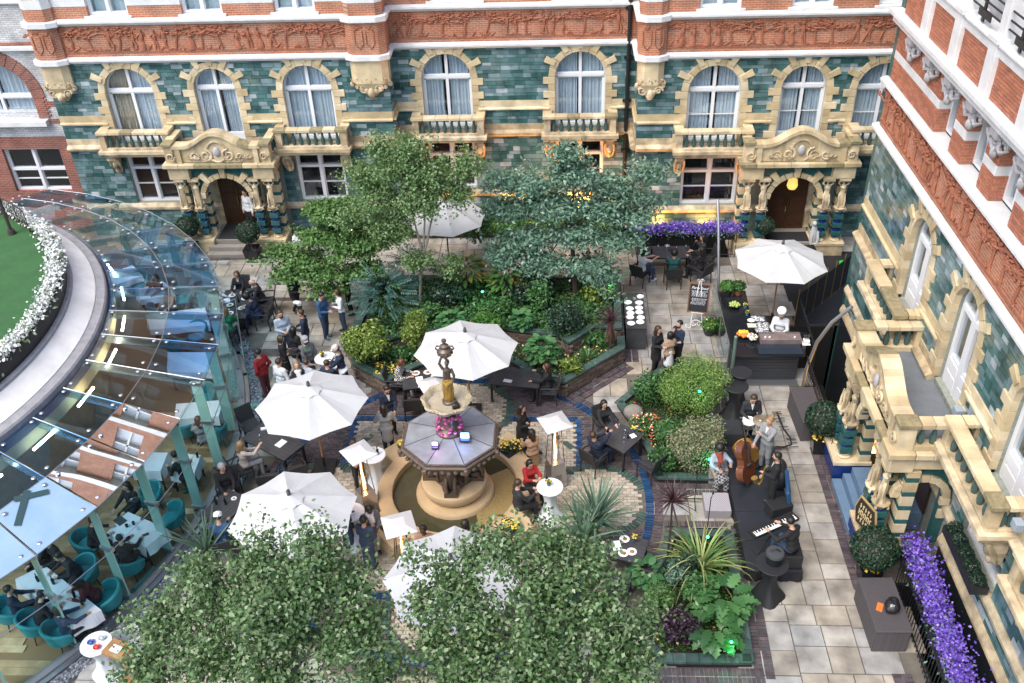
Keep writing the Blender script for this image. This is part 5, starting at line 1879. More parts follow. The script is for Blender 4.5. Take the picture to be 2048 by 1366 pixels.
def cocktail(p,label,m_=CLOTH,rt=.33,z=1.08,group='tall cocktail tables in stretch covers'):
 t = thing('cocktail_table',label,'table',(p[0],p[1],0),0,group)
 sq = lambda a: 1+.12*math.cos(4*a)
 lmb(t).lathe([(rt-.02,z-.02),(rt*.5,z-.3),(rt*.4,.55),(rt*.62,.25),(rt*1.1,.0)],n=24,sq=sq).build('stretch_cover',m_,t,True)
 lmb(t).lathe([(0,z-.03),(rt,z-.03),(rt+.01,z-.012),(rt,z),(0,z)],n=28).build('table_top',m_,t)
 return t
table((-11.25,26.5),.95,1.9,8,'dark table crowded with plates beside the glasshouse, four diners round it')
table((-4.35,22.35),1.15,.85,12,'dark table with plates and menus left of the parasol behind the fountain')
table((-1.5,22.45),1.5,.85,-8,'dark table with one menu, right of the parasol behind the fountain')
table((1.43,19.8),1.05,.95,-38,'dark square table with wine glasses where a couple sits by the shrubs')
table((1.42,15.75),.95,.8,-18,'dark table set with plates beside the strap leaved bed')
table((-8.15,19.5),1.7,.8,-32,'dark table under the parasol nearest the glasshouse')
table((-8.75,16.95),1.1,.8,62,'dark table with two bottles between the glasshouse and the lower parasol')
table((3.5,29.85),1.9,.85,0,'long dark table set with glasses below the purple flower boxes')
CH = [(-11.45, 27.75, -95, 'wicker armchair of the woman with brown hair at the crowded table'), (-10.4, 27.15, 190, 'wicker armchair of the bald man at the crowded table'), (-10.25, 26.2, 175, 'wicker armchair of the man in a navy jacket at the crowded table'), (-11.2, 25.15, 85, 'wicker armchair of the woman in green at the crowded table'),
      (-5.15,22.6,0,'wicker armchair holding the woman in checks'),(-4.5,21.5,95,'wicker armchair with its back to the fountain near the woman in checks'),(-.55,22.25,178,'wicker armchair of the woman with long hair beside the brick bed'),
      (.75,19.25,50,'wicker armchair of the man photographing with his phone'),(1.1,20.65,-60,'wicker armchair of the dark haired woman by the boulder'),(2.25,19.0,135,'empty wicker armchair at the couple\'s table by the shrubs'),
      (1.95,15.4,150,'wicker armchair at the right end of the table by the strap leaves'),(1.2,14.9,80,'wicker armchair draped with a checked blanket'),
      (-9.15,20.55,-50,'empty wicker armchair by the slate strip at the glasshouse'),(-8.85,18.7,35,'wicker armchair of the blonde woman raising a glass'),(-7.35,18.6,120,'wicker armchair under the parasol turned away from the fountain'),(-8.0,18.3,100,'wicker armchair with a dark coat hung over its back'),
      (-9.0,17.95,-80,'wicker armchair of the white haired man'),(-8.5,15.95,110,'wicker armchair of the person in a white cap'),
      (2.6, 28.9, 60, 'wicker armchair draped with a grey coat at the long table'), (3.75, 28.75, 95, 'wicker armchair seen square from behind at the long table'), (4.75, 28.95, 130, 'wicker armchair at the right end of the long table'), (5.0, 29.9, 185, 'wicker armchair near the steel pole by the purple flowers')]
for x,y,a,l in CH:
 chair(x,y,a,l)
cocktail((-7.35,22.95),'white cocktail table ringed by the standing group, farther of the two')
cocktail((-6.9,22.4),'white cocktail table ringed by the standing group, nearer of the two')
cocktail((-5.15,18.6),'white cocktail table with bottles between heater and fountain')
cocktail((-.42,17.45),'white cocktail table beside the couple in red and black at the fountain')
cocktail((-5.35,16.5),'white cocktail table half under the lower parasol by the heater')
cocktail((-10.2,12.5),'white cocktail table with blue and red bowls outside the glasshouse door')
# stand and crate by the glasshouse door
t = thing('wooden_stand','wooden reception stand with an open notebook by the glasshouse door','stand',(-9.65,12.35,0),R(-20))
OAK = mat('honey oak',(.36,.2,.08),.5,noise=(5,.4))
lmb(t).bb(-.28,.28,-.2,.2,1.0,1.12).build('desk_top',OAK,t,bevel=.01)
lmb(t).bb(.05,.19,-.07,.07,.03,.998).build('post',OAK,t)
lmb(t).bb(-.2,.28,-.18,.18,0,.029).build('foot',OAK,t)
m = MB(Matrix.Translation((-9.67,12.33,1.121))@Matrix.Rotation(R(-20),4,'Z')); m.box((0,0,.012),(.24,.17,.02)).box((.05,.01,.028),(.1,.02,.008),.6)
one('notebook',m,CLOTH,'open white notebook with a pen lying on the wooden stand','notebook')
m = MB(Matrix.Translation((-9.95,13.05,.0))@Matrix.Rotation(R(28),4,'Z'))
m.bb(-.35,.35,-.22,.22,.0,.05).bb(-.35,.35,-.22,-.2,.05,.62).bb(-.35,.35,.2,.22,.05,.62).bb(-.35,-.33,-.2,.2,.05,.62).bb(.33,.35,-.2,.2,.05,.62)
one('linen_bin',m,CLOTH,'white linen bin standing behind the wooden stand','bin')

# ================================================================ tableware
PORC = mat('white porcelain',(.78,.79,.8),.25)
FOOD = mat('browned food',(.3,.14,.05),.7)
BOTT = mat('dark bottle glass',(.01,.016,.012),.08)
WINEG = glassmat('wine glass',(.86,.9,.92),.12)
PAPER = mat('white menu paper',(.8,.81,.82),.7)
YEL = varmat('yellow petal',[(0,(.7,.4,.02)),(.6,(.75,.52,.05)),(1,(.7,.6,.2))],.6,None)
GREENL = varmat('fresh leaf',[(0,(.03,.09,.025)),(.6,(.06,.15,.04)),(1,(.1,.2,.06))],.5,None,leaf=True)
PME = MB().lathe([(0,.004),(.075,.004),(.12,.018),(.124,.022),(.075,.012),(0,.012)],n=20).mesh('plate',PORC,None,True)
GME = MB().lathe([(.035,0),(.035,.006),(.006,.012),(.005,.09),(.03,.12),(.042,.16),(.034,.22),(.03,.22),(.037,.16),(.0,.125)],n=10).mesh('wine_glass',WINEG,None,True)
BME = MB().lathe([(.034,0),(.036,.02),(.036,.15),(.014,.2),(.013,.26),(.017,.265),(0,.27)],n=10).mesh('bottle',BOTT,None,True)
FME = MB().ell((0,0,.03),(.06,.05,.025),8,5).mesh('food',FOOD,None,True)
def setdown(me,name,x,y,z,label,cat,group,rz=0.0,scale=1.0):
 o = bpy.data.objects.new(name,me); COL.objects.link(o)
 o.location = (x,y,z); o.rotation_euler = (0,0,rz); o.scale = (scale,)*3
 return tag(o,label,cat,group)
def dish(x,y,z,where,with_food=True,sc_=1.0):
 o = setdown(PME,'plate',x,y,z,'white plate %s' % where,'plate','plates on the tables',0,sc_)
 if with_food:
  f = bpy.data.objects.new('food',FME); COL.objects.link(f); f.parent = o; f.location = (.01,.0,-.005)
def menu(x,y,z,rz,where,w_=.21,h_=.3):
 m = MB(); m.box((0,0,.004),(w_,h_,.006))
 one('menu_card',m,PAPER,'white menu card %s' % where,'menu','menu cards on the tables',loc=(x,y,z),rz=R(rz))
def posy(x,y,z,where,pot=(.02,.12,.2),n=26,r_=.085):
 t = thing('flower_pot','small pot of yellow flowers %s' % where,'flower pot',(x,y,z),0,'small pots of yellow flowers on tables')
 lmb(t).lathe([(.04,0),(.055,.09),(.045,.09),(.0,.08)],n=12).build('pot',mat('glazed pot %.2f' % pot[2],pot,.3),t,True)
 m,q = lmb(t),lmb(t)
 for i in range(n):
  a,b = RND.uniform(0,6.28),r_*math.sqrt(RND.random())
  c = (b*math.cos(a),b*math.sin(a),.12+.06*RND.random())
  (m if i % 2 else q).ell(c,(.025,.025,.014),5,3)
 m.build('petals',YEL,t); q.build('leaves',GREENL,t)
T_ = .747
for x,y,w_ in ((-11.5,27.0,'at the far end of the crowded table'),(-11.0,26.8,'with leftovers by the bald man'),(-11.4,26.4,'in the middle of the crowded table'),(-10.95,26.2,'by the navy sleeve on the crowded table'),(-11.25,25.9,'before the woman in green')):
 dish(x,y,T_,w_)
menu(-11.6,26.7,T_,20,'at the glasshouse edge of the crowded table'); menu(-11.5,26.1,T_,80,'lying crosswise on the crowded table')
setdown(BME,'bottle',-11.15,26.6,T_,'dark bottle standing among plates on the crowded table','bottle',None)
setdown(GME,'wine_glass',-11.3,26.85,T_,'wine glass at the far end of the crowded table','glass',None)
setdown(GME,'wine_glass',-11.6,26.3,T_,'wine glass at the glasshouse side of the crowded table','glass',None)
for x,y,w_ in ((-4.55,22.6,'nearest the woman in checks'),(-4.2,22.65,'at the back of the table left of the gilded figure'),(-3.95,22.45,'at the right end of the table left of the gilded figure')):
 dish(x,y,T_,w_)
menu(-4.4,22.3,T_,15,'centred before the woman in checks'); menu(-4.3,22.08,T_,5,'at the near edge of the table left of the gilded figure')
menu(-1.75,22.25,T_,-15,'on the table right of the parasol pole',.26,.14)
setdown(GME,'wine_glass',-1.35,22.75,T_,'water glass near the long haired woman at the brick bed','glass',None)
for x,y,w_ in ((1.45,20.1,'farther one at the couple\'s table'),(1.6,19.85,'middle one at the couple\'s table'),(1.55,19.55,'nearest one at the couple\'s table')):
 setdown(GME,'wine_glass',x,y,T_,'tall wine glass, '+w_,'glass','wine glasses of the couple')
setdown(BME,'bottle',1.68,19.7,T_,'small dark bottle beside the couple\'s wine glasses','bottle',None,0,.8)
posy(1.85,20.0,T_,'at the couple\'s table')
menu(1.82,19.8,T_,30,'folded beside the flowers at the couple\'s table',.16,.16)
menu(1.2,15.8,T_,10,'beside food plates at the leaf shaded table'); dish(1.35,15.55,T_,'nearest on the leaf shaded table'); dish(1.55,15.6,T_,'rightmost on the leaf shaded table')
posy(1.62,15.95,T_,'at the leaf shaded table'); dish(1.4,16.0,T_,'farthest on the leaf shaded table')
m = MB(); m.box((0,0,.02),(.14,.1,.035),.3)
one('napkin',m,PAPER,'crumpled white napkin at the upper end of the parasol table','napkin',loc=(-8.55,20.0,T_))
m = MB(); m.box((0,0,.01),(.12,.07,.018),.8)
one('tan_wallet',m,mat('tan leather',(.35,.17,.06),.6),'tan wallet on the parasol table beside the napkin','wallet',loc=(-8.2,20.05,T_))
menu(-7.9,19.4,T_,-30,'under the parasol beside the glasshouse')
setdown(BME,'bottle',-9.0,17.05,T_,'left dark bottle before the white haired man','bottle','two bottles before the white haired man')
setdown(BME,'bottle',-8.75,17.05,T_,'right dark bottle before the white haired man','bottle','two bottles before the white haired man')
setdown(GME,'wine_glass',-8.8,16.6,T_,'wine glass on the table of the white haired man','glass',None)
dish(-8.6,17.25,T_,'beside the two bottles',True,.6)
for i,(x,w_) in enumerate(((2.9,'leftmost on the long table below purple flowers'),(3.3,'second from left on the long table below purple flowers'),(3.95,'third from left on the long table below purple flowers'),(4.3,'rightmost on the long table below purple flowers'))):
 setdown(GME,'wine_glass',x,29.9+.1*(i % 2),T_,'wine glass, '+w_,'glass','wine glasses on the long table')
setdown(BME,'bottle',3.05,29.75,T_,'dark bottle on the long table below purple flowers','bottle',None)
m = MB().lathe([(0,.0),(.09,.01),(.1,.2),(.09,.2),(.0,.03)],n=14)
one('ice_bucket',m,STAIN,'steel ice bucket on the long table below purple flowers','ice bucket',None,True,loc=(3.62,29.95,T_))
for p,w_ in (((-7.45,23.0),'amid the standing group'),((-5.2,18.65),'on the cocktail table left of the fountain'),((-.45,17.5),'on the cocktail table right of the fountain')):
 posy(p[0],p[1],1.081,w_,(.02,.07,.2) if p[0] >-6 else (.012,.012,.014))
setdown(BME,'bottle',-5.02,18.62,1.081,'dark bottle on the cocktail table left of the fountain','bottle',None)
setdown(BME,'bottle',-.5,17.62,1.081,'dark bottle on the cocktail table right of the fountain','bottle',None)
for x,y,w_ in ((-5.25,18.45,'on the cocktail table left of the fountain'),(-7.2,22.85,'on the farther white cocktail table of the group'),(-6.85,22.35,'on the nearer white cocktail table of the group'),(-5.3,16.5,'with food half under the lower parasol')):
 dish(x,y,1.081,w_,True,.8)
for x,y,c,w_ in ((-10.3,12.5,(.03,.08,.3),'blue'),(-10.12,12.38,(.5,.04,.03),'red'),(-10.1,12.62,(.35,.4,.45),'grey patterned')):
 m = MB().lathe([(.02,0),(.03,.005),(.075,.05),(.08,.055),(.07,.05),(0,.012)],n=14)
 m.ell((0,0,.04),(.05,.045,.03),8,5)
 one('bowl',m,mat(w_+' glazed bowl',c,.3),w_+' bowl of snacks on the white table by the glasshouse door','bowl','bowls of snacks',True,loc=(x,y,1.081))
# table of plates by the path
t = thing('plate_counter','dark slatted counter stacked with white plates beside the large planting bed','counter',(2.22,25.9,0))
for i in range(9):
 lmb(t).bb(-.33+i*.0735,-.33+i*.0735+.07,-1.05,1.05,.82,.85).build('top_slat',TTOP,t)
for i in range(10):
 lmb(t).bb(-.32,.32,-1.03,-1.0,.02+i*.08,.095+i*.08).build('front_slat',TTOP,t)
lmb(t).bb(-.31,.31,-.99,1.03,.02,.815).build('carcass',BLACKP,t)
k = 0
nm = ['nearest','second nearest','third row left','third row right','fourth row left','fourth row right','fifth row left','fifth row right','farthest left','farthest right']
for y in (-.75,-.45,-.2,.1,.4):
 for x in (-.17,.14):
  for z in range(2 if RND.random() <.4 else 1):
   pass
  dish(2.22+x+RND.uniform(-.03,.03),25.9+y+RND.uniform(-.05,.05),.851,nm[k]+' on the plate counter',False,1.05)
  k += 1
for i in range(3):
 setdown(PME,'plate',2.45,26.65,.851+.02*i,['lowest','middle','topmost'][i]+' plate of the pile at the counter\'s far end','plate','pile of plates',0,.9)

# ================================================================ food counter with the chef
BTOP = mat('black polished counter',(.012,.014,.018),.12)
BFRONT = mat('black counter front',(.02,.021,.024),.5)
t = thing('food_counter','L shaped black food counter with a steel griddle where the chef stands','counter',(5.0,23.1,0))
m = MB().prism([(4.98,23.1),(7.1,23.1),(7.4,24.35),(5.8,24.35),(5.9,26.75),(5.02,26.75)],1.0,1.05)
m.build('counter_top',BTOP,t,bevel=.012)
MB().prism([(5.02,23.3),(6.98,23.3),(7.25,24.3),(5.72,24.3),(5.82,26.7),(5.06,26.7)],.0,.995).build('counter_body',BFRONT,t)
for i in range(8):
 MB().bb(5.03,6.97,23.255,23.297,.04+.11*i,.14+.11*i).build('front_board',mat('black slatted board',(.028,.032,.04),.45),t)
MB().bb(4.98,7.02,22.98,23.25,.0,.05).build('plinth',STEEL,t)
m = MB().bb(5.87,7.1,23.68,24.1,1.055,1.24)
m.build('griddle',mat('brushed griddle steel',(.5,.4,.38),.3,.6,noise=(3,.5)),t,bevel=.01)
MB().bb(5.75,7.05,23.16,23.64,1.055,1.09).build('griddle_plate',mat('blue black hotplate',(.02,.03,.045),.2),t)
for x in (6.0,6.75):
 MB().tube([(x-.1,24.02,1.27),(x+.3,24.02,1.27)],.018,6).tube([(x-.1,24.02,1.24),(x-.1,24.02,1.27)],.014,5).tube([(x+.3,24.02,1.24),(x+.3,24.02,1.27)],.014,5).build('griddle_handle',STAIN,t)
for x in (6.02,6.15,6.9):
 MB().lathe([(.0,0),(.03,0),(.03,.025),(0,.025)],(x,23.8,1.24),10).build('knob',PORC,t)
MB().bb(5.2,5.75,26.0,26.35,1.052,1.06).build('inset_tray',mat('dark inset tray',(.02,.02,.022),.3),t)
for i,(y0,y1) in enumerate(((23.2,24.9),(24.95,26.8))):
 gp = sheet('glass_screen',[(4.86,y0,.05),(4.86,y1,.05),(4.86,y1,1.35),(4.86,y0,1.35)],glassmat('clear screen glass',(.85,.93,.93),.04),t,.012)
 MB().tube([(4.86,y0,0),(4.86,y0,1.4)],.02,6).tube([(4.86,y0,1.36),(4.86,y1,1.36)],.012,5).build('screen_post',STEEL,t)
def bowlful(x,y,z,r_,cols,label,n=14,fr=.045,bowl=(.015,.015,.016)):
 b = thing('fruit_bowl',label,'bowl',(x,y,z))
 lmb(b).lathe([(.4*r_,0),(.45*r_,.01),(.95*r_,.08),(r_,.1),(.9*r_,.09),(0,.03)],n=18).build('bowl',mat('dark bowl',bowl,.3),b,True)
 for i in range(n):
  a = i*2.4
  q = r_*.8*math.sqrt((i+.5)/n)
  c = cols[0] if (i*7) % n <n*.6 else cols[-1]
  lmb(b).ell((q*math.cos(a),q*math.sin(a),.1+.05*(1-q/r_)),(fr,fr,fr),8,6).build('fruit',mat('fruit %.2f %.2f' % (c[0],c[1]),c,.4),b,True)
bowlful(5.38,25.75,1.052,.2,[(.35,.45,.12)],'black bowl of green limes on the food counter')
bowlful(5.42,24.1,1.052,.21,[(.75,.5,.05),(.7,.22,.03)],'bowl heaped with lemons and oranges on the food counter',18,.055)
for y,w_ in ((25.7,'farther'),(25.28,'nearer')):
 posy(5.72,y,1.052,'in a blue pot, %s one on the food counter' % w_,(.05,.18,.3),26,.07)
t = thing('flower_arrangement','bunch of white and orange flowers on the food counter corner','flowers',(5.66,23.9,1.052))
lmb(t).lathe([(.05,0),(.07,.08),(.0,.07)],n=10).build('vase',BTOP,t)
m,q = lmb(t),lmb(t)
for i in range(60):
 a,b = RND.uniform(0,6.28),.15*math.sqrt(RND.random())
 (m if i % 5 else q).ell((b*math.cos(a),b*math.sin(a),.1+.1*RND.random()),(.028,.028,.018),5,3)
m.build('white_petals',PORC,t); q.build('orange_petals',YEL,t)
m = MB(); m.ell((0,0,.02),(.12,.11,.025),12,6)
one('bread_dough',m,PORC,'round white dough lying on the counter edge','dough',None,True,loc=(5.8,24.98,1.052))
m = MB(); m.box((0,0,.008),(.27,.22,.014))
one('chopping_board',m,mat('pale green board',(.55,.6,.5),.5),'pale chopping board on the counter edge','board',loc=(5.78,24.7,1.052))
FOIL = mat('crumpled foil',(.72,.73,.75),.25,.8,bump=(30,1.0))
for i,(x,y) in enumerate(((6.05,25.15),(6.15,24.8),(6.08,24.55))):
 m = MB()
 for j in range(16):
  m.ell((RND.uniform(-.16,.16),RND.uniform(-.1,.1),RND.uniform(.02,.07)),(.07,.06,.03),6,4)
 m.bb(-.2,.2,-.13,.13,0,.02)
 one('foil_tray',m,FOIL,'foil covered tray behind the counter, '+('farthest','middle','nearest the griddle')[i],'tray','foil covered trays',loc=(x,y,.98))
m = MB().bb(5.88,6.35,24.4,25.4,0,.97)
one('side_cabinet',m,BFRONT,'black side cabinet under the foil trays','cabinet',bevel=.01)
t = thing('utensil_caddy','white caddy of utensils at the right end of the counter','caddy',(7.25,23.75,1.052))
lmb(t).bb(-.12,.12,-.12,.12,0,.02).bb(-.09,.09,-.08,.08,.02,.14).build('pot',PORC,t,bevel=.01)
for i in range(4):
 lmb(t).tube([(-.04+.03*i,0,.1),(-.06+.05*i,.03,.3)],.012,5).build('utensil',STAIN,t)

# steel poles, chalkboard, pots beside the counter
POLE = mat('galvanised pole',(.3,.31,.32),.4,.8)
m = MB().tube([(5.06,26.6,0),(5.0,26.9,1.5),(4.95,27.6,3.0),(4.93,28.1,3.7)],.045,8)
one('steel_pole',m,POLE,'tall leaning steel pole at the far end of the food counter','pole','bare awning poles',True)
m = MB().tube([(4.9,22.67,.03),(4.9,22.67,2.0)],.05,10).lathe([(0,0),(.19,0),(.19,.03),(0,.03)],(4.9,22.67,0),18)
m.ell((4.9,22.67,2.03),(.06,.06,.07),8,6)
one('steel_pole',m,mat('green grey pole',(.16,.24,.2),.4,.4),'short green grey pole on a round foot at the counter corner','pole','bare awning poles',True)
m = MB().tube([(7.13,22.9,0),(7.15,22.9,.8),(7.3,22.9,1.7),(7.62,22.9,2.4),(8.1,22.9,2.95)],.055,8)
one('steel_pole',m,POLE,'curved steel pole arching over the basement railing','pole','bare awning poles',True)
cb = thing('chalkboard','chalkboard menu in a brown frame on a white scrolled easel','sign',(4.3,26.2,0),R(-12))
tilt = Matrix.Rotation(R(-16),4,'X')
B_ = wm(cb)@Matrix.Translation((0,-.05,.62))@tilt
MB(B_).bb(-.3,.3,0,.02,0,.92).build('slate',mat('black slate',(.01,.012,.016),.6),cb)
m = MB(B_)
m.bb(-.34,.34,-.02,.04,-.05,.0).bb(-.34,.34,-.02,.04,.92,.97).bb(-.34,-.3,-.02,.04,0,.92).bb(.3,.34,-.02,.04,0,.92)
m.build('frame',mat('brown board frame',(.17,.08,.035),.5),cb,bevel=.006)
def text(s_,M,size,m_,par,ext=.002):
 c = bpy.data.curves.new('lettering','FONT')
 c.body = s_; c.size = size; c.extrude = ext; c.align_x = 'CENTER'; c.align_y = 'CENTER'
 c.materials.append(m_)
 tmp = bpy.data.objects.new('lettering',c)
 c.shear = .35 if len(s_) >4 else 0
 o = bpy.data.objects.new('lettering',bpy.data.meshes.new_from_object(tmp)); COL.objects.link(o)
 if par: o.parent = par
 o.matrix_local = wm(par).inverted()@M
 return o
CHALK = mat('white chalk',(.75,.78,.8),.9)
tx = text('Party food',B_@Matrix.Translation((0,-.004,.8))@Matrix.Rotation(R(90),4,'X'),.125,CHALK,cb)
m = MB(B_)
for z in (.69,.655,.62,.585,.55,.515,.43,.395,.36,.31,.275,.24):  # rows of small chalk writing
 x =-.25+RND.uniform(0,.04)
 while x <.22:
  w_ = RND.uniform(.03,.08)
  for j in range(int(w_/.012)):
   m.bb(x+j*.012,x+j*.012+.007,-.004,-.001,z,z+RND.uniform(.012,.024))
  x += w_+.014
m.build('chalk_writing',CHALK,cb)['kind'] = 'stuff'
WIRON = mat('white painted iron',(.7,.7,.69),.5)
m = lmb(cb)
for s in (-1,1):
 m.tube([(s*.18,-.16,.0),(s*.17,-.1,.35),(s*.12,.02,.7),(s*.03,.2,1.6)],.014,5)
 m.tube([(s*.18,-.16,0.02),(s*.3,-.22,.06),(s*.34,-.2,.14),(s*.28,-.17,.16)],.013,5)
 scroll(m,(s*.1,.2),.1,1.2,s,-.14,.013)
 scroll(m,(s*.05,1.66),.07,1.3,s,.2,.012)
m.tube([(0,.45,0),(0,.2,1.55)],.012,5)
m.tube([(-.2,-.1,.6),(.2,-.1,.6)],.012,5)
m.tube([(.17*math.cos(a),-.15,.18+.17*math.sin(a)) for a in [PI*i/8 for i in range(9)]],.012,5)
m.build('easel',WIRON,cb,True)

# ================================================================ band stage and instruments
BLK = mat('black stage cloth',(.012,.013,.016),.8,noise=(4,.5))
STG = mat('blue black stage deck',(.022,.027,.037),.45,noise=(1.5,.5))
t = thing('band_stage','low black stage with ragged skirt carrying the jazz band','stage',(4.95,17.9,0))
ST = [(4.28,20.3),(5.72,20.35),(5.6,15.42),(4.3,15.42)]
for i in range(5):
 a,b = i/5,(i+1)/5
 lerp = lambda p,q,f: (p[0]+(q[0]-p[0])*f,p[1]+(q[1]-p[1])*f)
 MB().prism([lerp(ST[3],ST[0],a+.001),lerp(ST[2],ST[1],a+.001),lerp(ST[2],ST[1],b-.001),lerp(ST[3],ST[0],b-.001)],.3,.35).build('deck_panel',STG,t,bevel=.008)
m = MB()
for i in range(4):
 p,q = Vector(ST[i]),Vector(ST[(i+1) % 4])
 out = Vector(((q-p).y,-(q-p).x)).normalized()
 if out.dot((p+q)/2-Vector((4.95,17.9))) <0: out =-out
 n = int((q-p).length/.09)
 for j in range(n):
  a,b = p+(q-p)*j/n,p+(q-p)*(j+1)/n
  oa,ob = out*(.03+.025*math.sin(j*1.7)),out*(.03+.025*math.sin((j+1)*1.7))
  za = .02+.03*(RND.random()**3)
  m.add([(a.x,a.y,.335),(b.x,b.y,.335),(b.x+ob.x,b.y+ob.y,za),(a.x+oa.x,a.y+oa.y,za)],[(0,1,2,3)])
m.build('skirt',BLK,t)
GING = checkmat('gingham cloth',(.42,.4,.42),(.2,.18,.2),34)
m = MB().bb(3.56,4.22,17.45,18.12,.0,.28)
one('gingham_block',m,GING,'block under a gingham cloth at the singer\'s feet','block',bevel=.015)
m = MB().box((4.05,18.95,.24),(.5,.45,.48))
one('singer_stool',m,GING,'gingham covered stool under the seated singer','stool',bevel=.02)
# bass drum
DW = mat('amber drum shell',(.5,.26,.06),.3,noise=(3,.4))
t = thing('bass_drum','amber bass drum with a grey blue head on the stage','drum',(4.83,19.3,.35))
DM = wm(t)@Matrix.Translation((0,0,.3))@Matrix.Rotation(R(20),4,'Z')@Matrix.Rotation(R(90),4,'X')
MB(DM).lathe([(.28,-.2),(.28,.2)],n=28).build('shell',DW,t,True)
MB(DM).lathe([(.0,.205),(.275,.205),(.275,.212),(0,.212)],n=28).build('front_head',mat('grey blue drum head',(.28,.28,.36),.5),t)
for z in (-.2,.2):
 MB(DM).lathe([(.285,z-.02),(.3,z-.02),(.3,z+.02),(.285,z+.02)],n=28).build('hoop',DW,t)
for i in range(8):
 a = i*PI/4
 MB(DM).tube([(.3*math.cos(a),.3*math.sin(a),-.2),(.3*math.cos(a),.3*math.sin(a),.2)],.008,5).build('tension_rod',STAIN,t)
MB(wm(t)).ell((-.03,.05,.585),(.05,.035,.012),12,5).build('badge',mat('dark oval badge',(.02,.04,.06),.4),t)
t = thing('snare_drum','chrome snare drum with a white head in front of the standing drummer','drum',(4.95,20.0,.35))
lmb(t).lathe([(.19,.62),(.19,.78)],n=24).build('shell',STAIN,t,True)
lmb(t).lathe([(0,.782),(.185,.782),(.2,.77),(.2,.795),(.185,.79),(0,.79)],n=24).build('head',PORC,t)
for i in range(8):
 a = i*PI/4
 lmb(t).bb(.195*math.cos(a)-.012,.195*math.cos(a)+.012,.195*math.sin(a)-.012,.195*math.sin(a)+.012,.64,.76).build('lug',STAIN,t)
for i in range(3):
 a = i*2.09
 lmb(t).tube([(0,0,.6),(.05*math.cos(a),.05*math.sin(a),.3),(.25*math.cos(a),.25*math.sin(a),0)],.012,5).build('stand_leg',STAIN,t)
CYM = mat('bronze cymbal',(.5,.42,.28),.3,.8)
for x,y,z,a,l in ((5.25,19.95,.95,10,'bronze cymbal overlapping the snare drum'),(5.5,20.15,.85,-25,'bronze cymbal tilted behind the bass player\'s bun')):
 t = thing('cymbal',l,'cymbal',(x,y,.35),0,'cymbals of the drum kit')
 M = wm(t)@Matrix.Translation((0,0,z-.1))@Matrix.Rotation(R(a),4,'X')
 MB(M).lathe([(0,.035),(.03,.03),(.05,.012),(.21,-.01),(.21,-.013),(0,.03)],n=28).build('disc',CYM,t,True)
 m = lmb(t).tube([(0,0,0.02),(0,0,z-.06)],.012,6)
 for i in range(3):
  m.tube([(0,0,.25),(.22*math.cos(i*2.1),.22*math.sin(i*2.1),.01)],.01,5)
 m.build('stand',STAIN,t)
# double bass
t = thing('double_bass','brown double bass leaning between the singer and the bass player','double bass',(4.72,18.35,.35))
VAR = mat('brown varnish',(.17,.06,.025),.22,noise=(2.5,.6),c2=(.085,.03,.015))
BM = wm(t)@Matrix.Translation((0,0,.12))@Matrix.Rotation(R(55),4,'Z')@Matrix.Rotation(R(-18),4,'X')@Matrix.Rotation(R(8),4,'Y')
out = []
for i in range(33):
 v = i/32
 hw_ = .34*math.sin(PI*min(1,v*1.75)) if v <.3 else 0
 z = v*1.12
 w_ = (.335*math.sqrt(max(0,1-((z-.3)/.31)**2))) if z <.5 else 0
 w2 = (.255*math.sqrt(max(0,1-((z-.88)/.25)**2))) if .63 <z else 0
 waist = .19 if .42 <z <.8 else 0
 out.append((max(w_,w2,waist,.01),z))
poly = [(w_,z) for w_,z in out]+[(-w_,z) for w_,z in reversed(out)]
m = MB(BM)
n = len(poly)
vs = [(x,-.1,z) for x,z in poly]+[(x,.1,z) for x,z in poly]
m.add(vs,[tuple(range(n)),tuple(range(2*n-1,n-1,-1))]+[(i,(i+1) % n,n+(i+1) % n,n+i) for i in range(n)])
m.build('body',VAR,t,bevel=.012)
MB(BM).tube([(0,-.11,.95),(0,-.1,1.3),(0,-.06,1.75)],[.03,.025,.022],6).ell((0,-.05,1.8),(.035,.06,.06),8,5).build('neck',mat('ebony',(.012,.01,.01),.3),t,True)
m = MB(BM)
for x in (-.015,-.005,.005,.015):
 m.tube([(x,-.15,.5),(x*.8,-.1,1.75)],.0025,3)
m.bb(-.08,.08,-.16,-.1,.5,.52)
m.build('strings',STAIN,t)
MB(BM).tube([(0,0,-.14),(0,0,.02)],.012,6).build('end_pin',STAIN,t)
# keyboard
t = thing('keyboard','long stage piano with white and black keys slanting across the stage','keyboard',(4.95,16.15,.35),R(29))
lmb(t).bb(-.66,.66,-.13,.15,.74,.82).build('case',mat('black keyboard case',(.012,.012,.014),.4),t,bevel=.01)
wk,bk = MB(),MB()
WK = MB().bb(-.0105,.0105,-.12,.03,.822,.834).mesh('white_key',PORC)
BK = MB().bb(-.007,.007,-.045,.03,.834,.846).mesh('black_key',BTOP)
for i in range(52):
 o = bpy.data.objects.new('white_key',WK); COL.objects.link(o); o.parent = t; o.location = (-.6+i*.0232,0,0)
 if i % 7 in (0,2,3,5,6):
  o = bpy.data.objects.new('black_key',BK); COL.objects.link(o); o.parent = t; o.location = (-.6+i*.0232+.0116,0,0)
for s in (-1,1):
 lmb(t).tube([(s*.42,-.05,.0),(-s*.2,.06,.73)],.018,5).tube([(s*.42,-.2,.01),(s*.42,.2,.01)],.018,5).build('stand_leg',BLACKP,t)
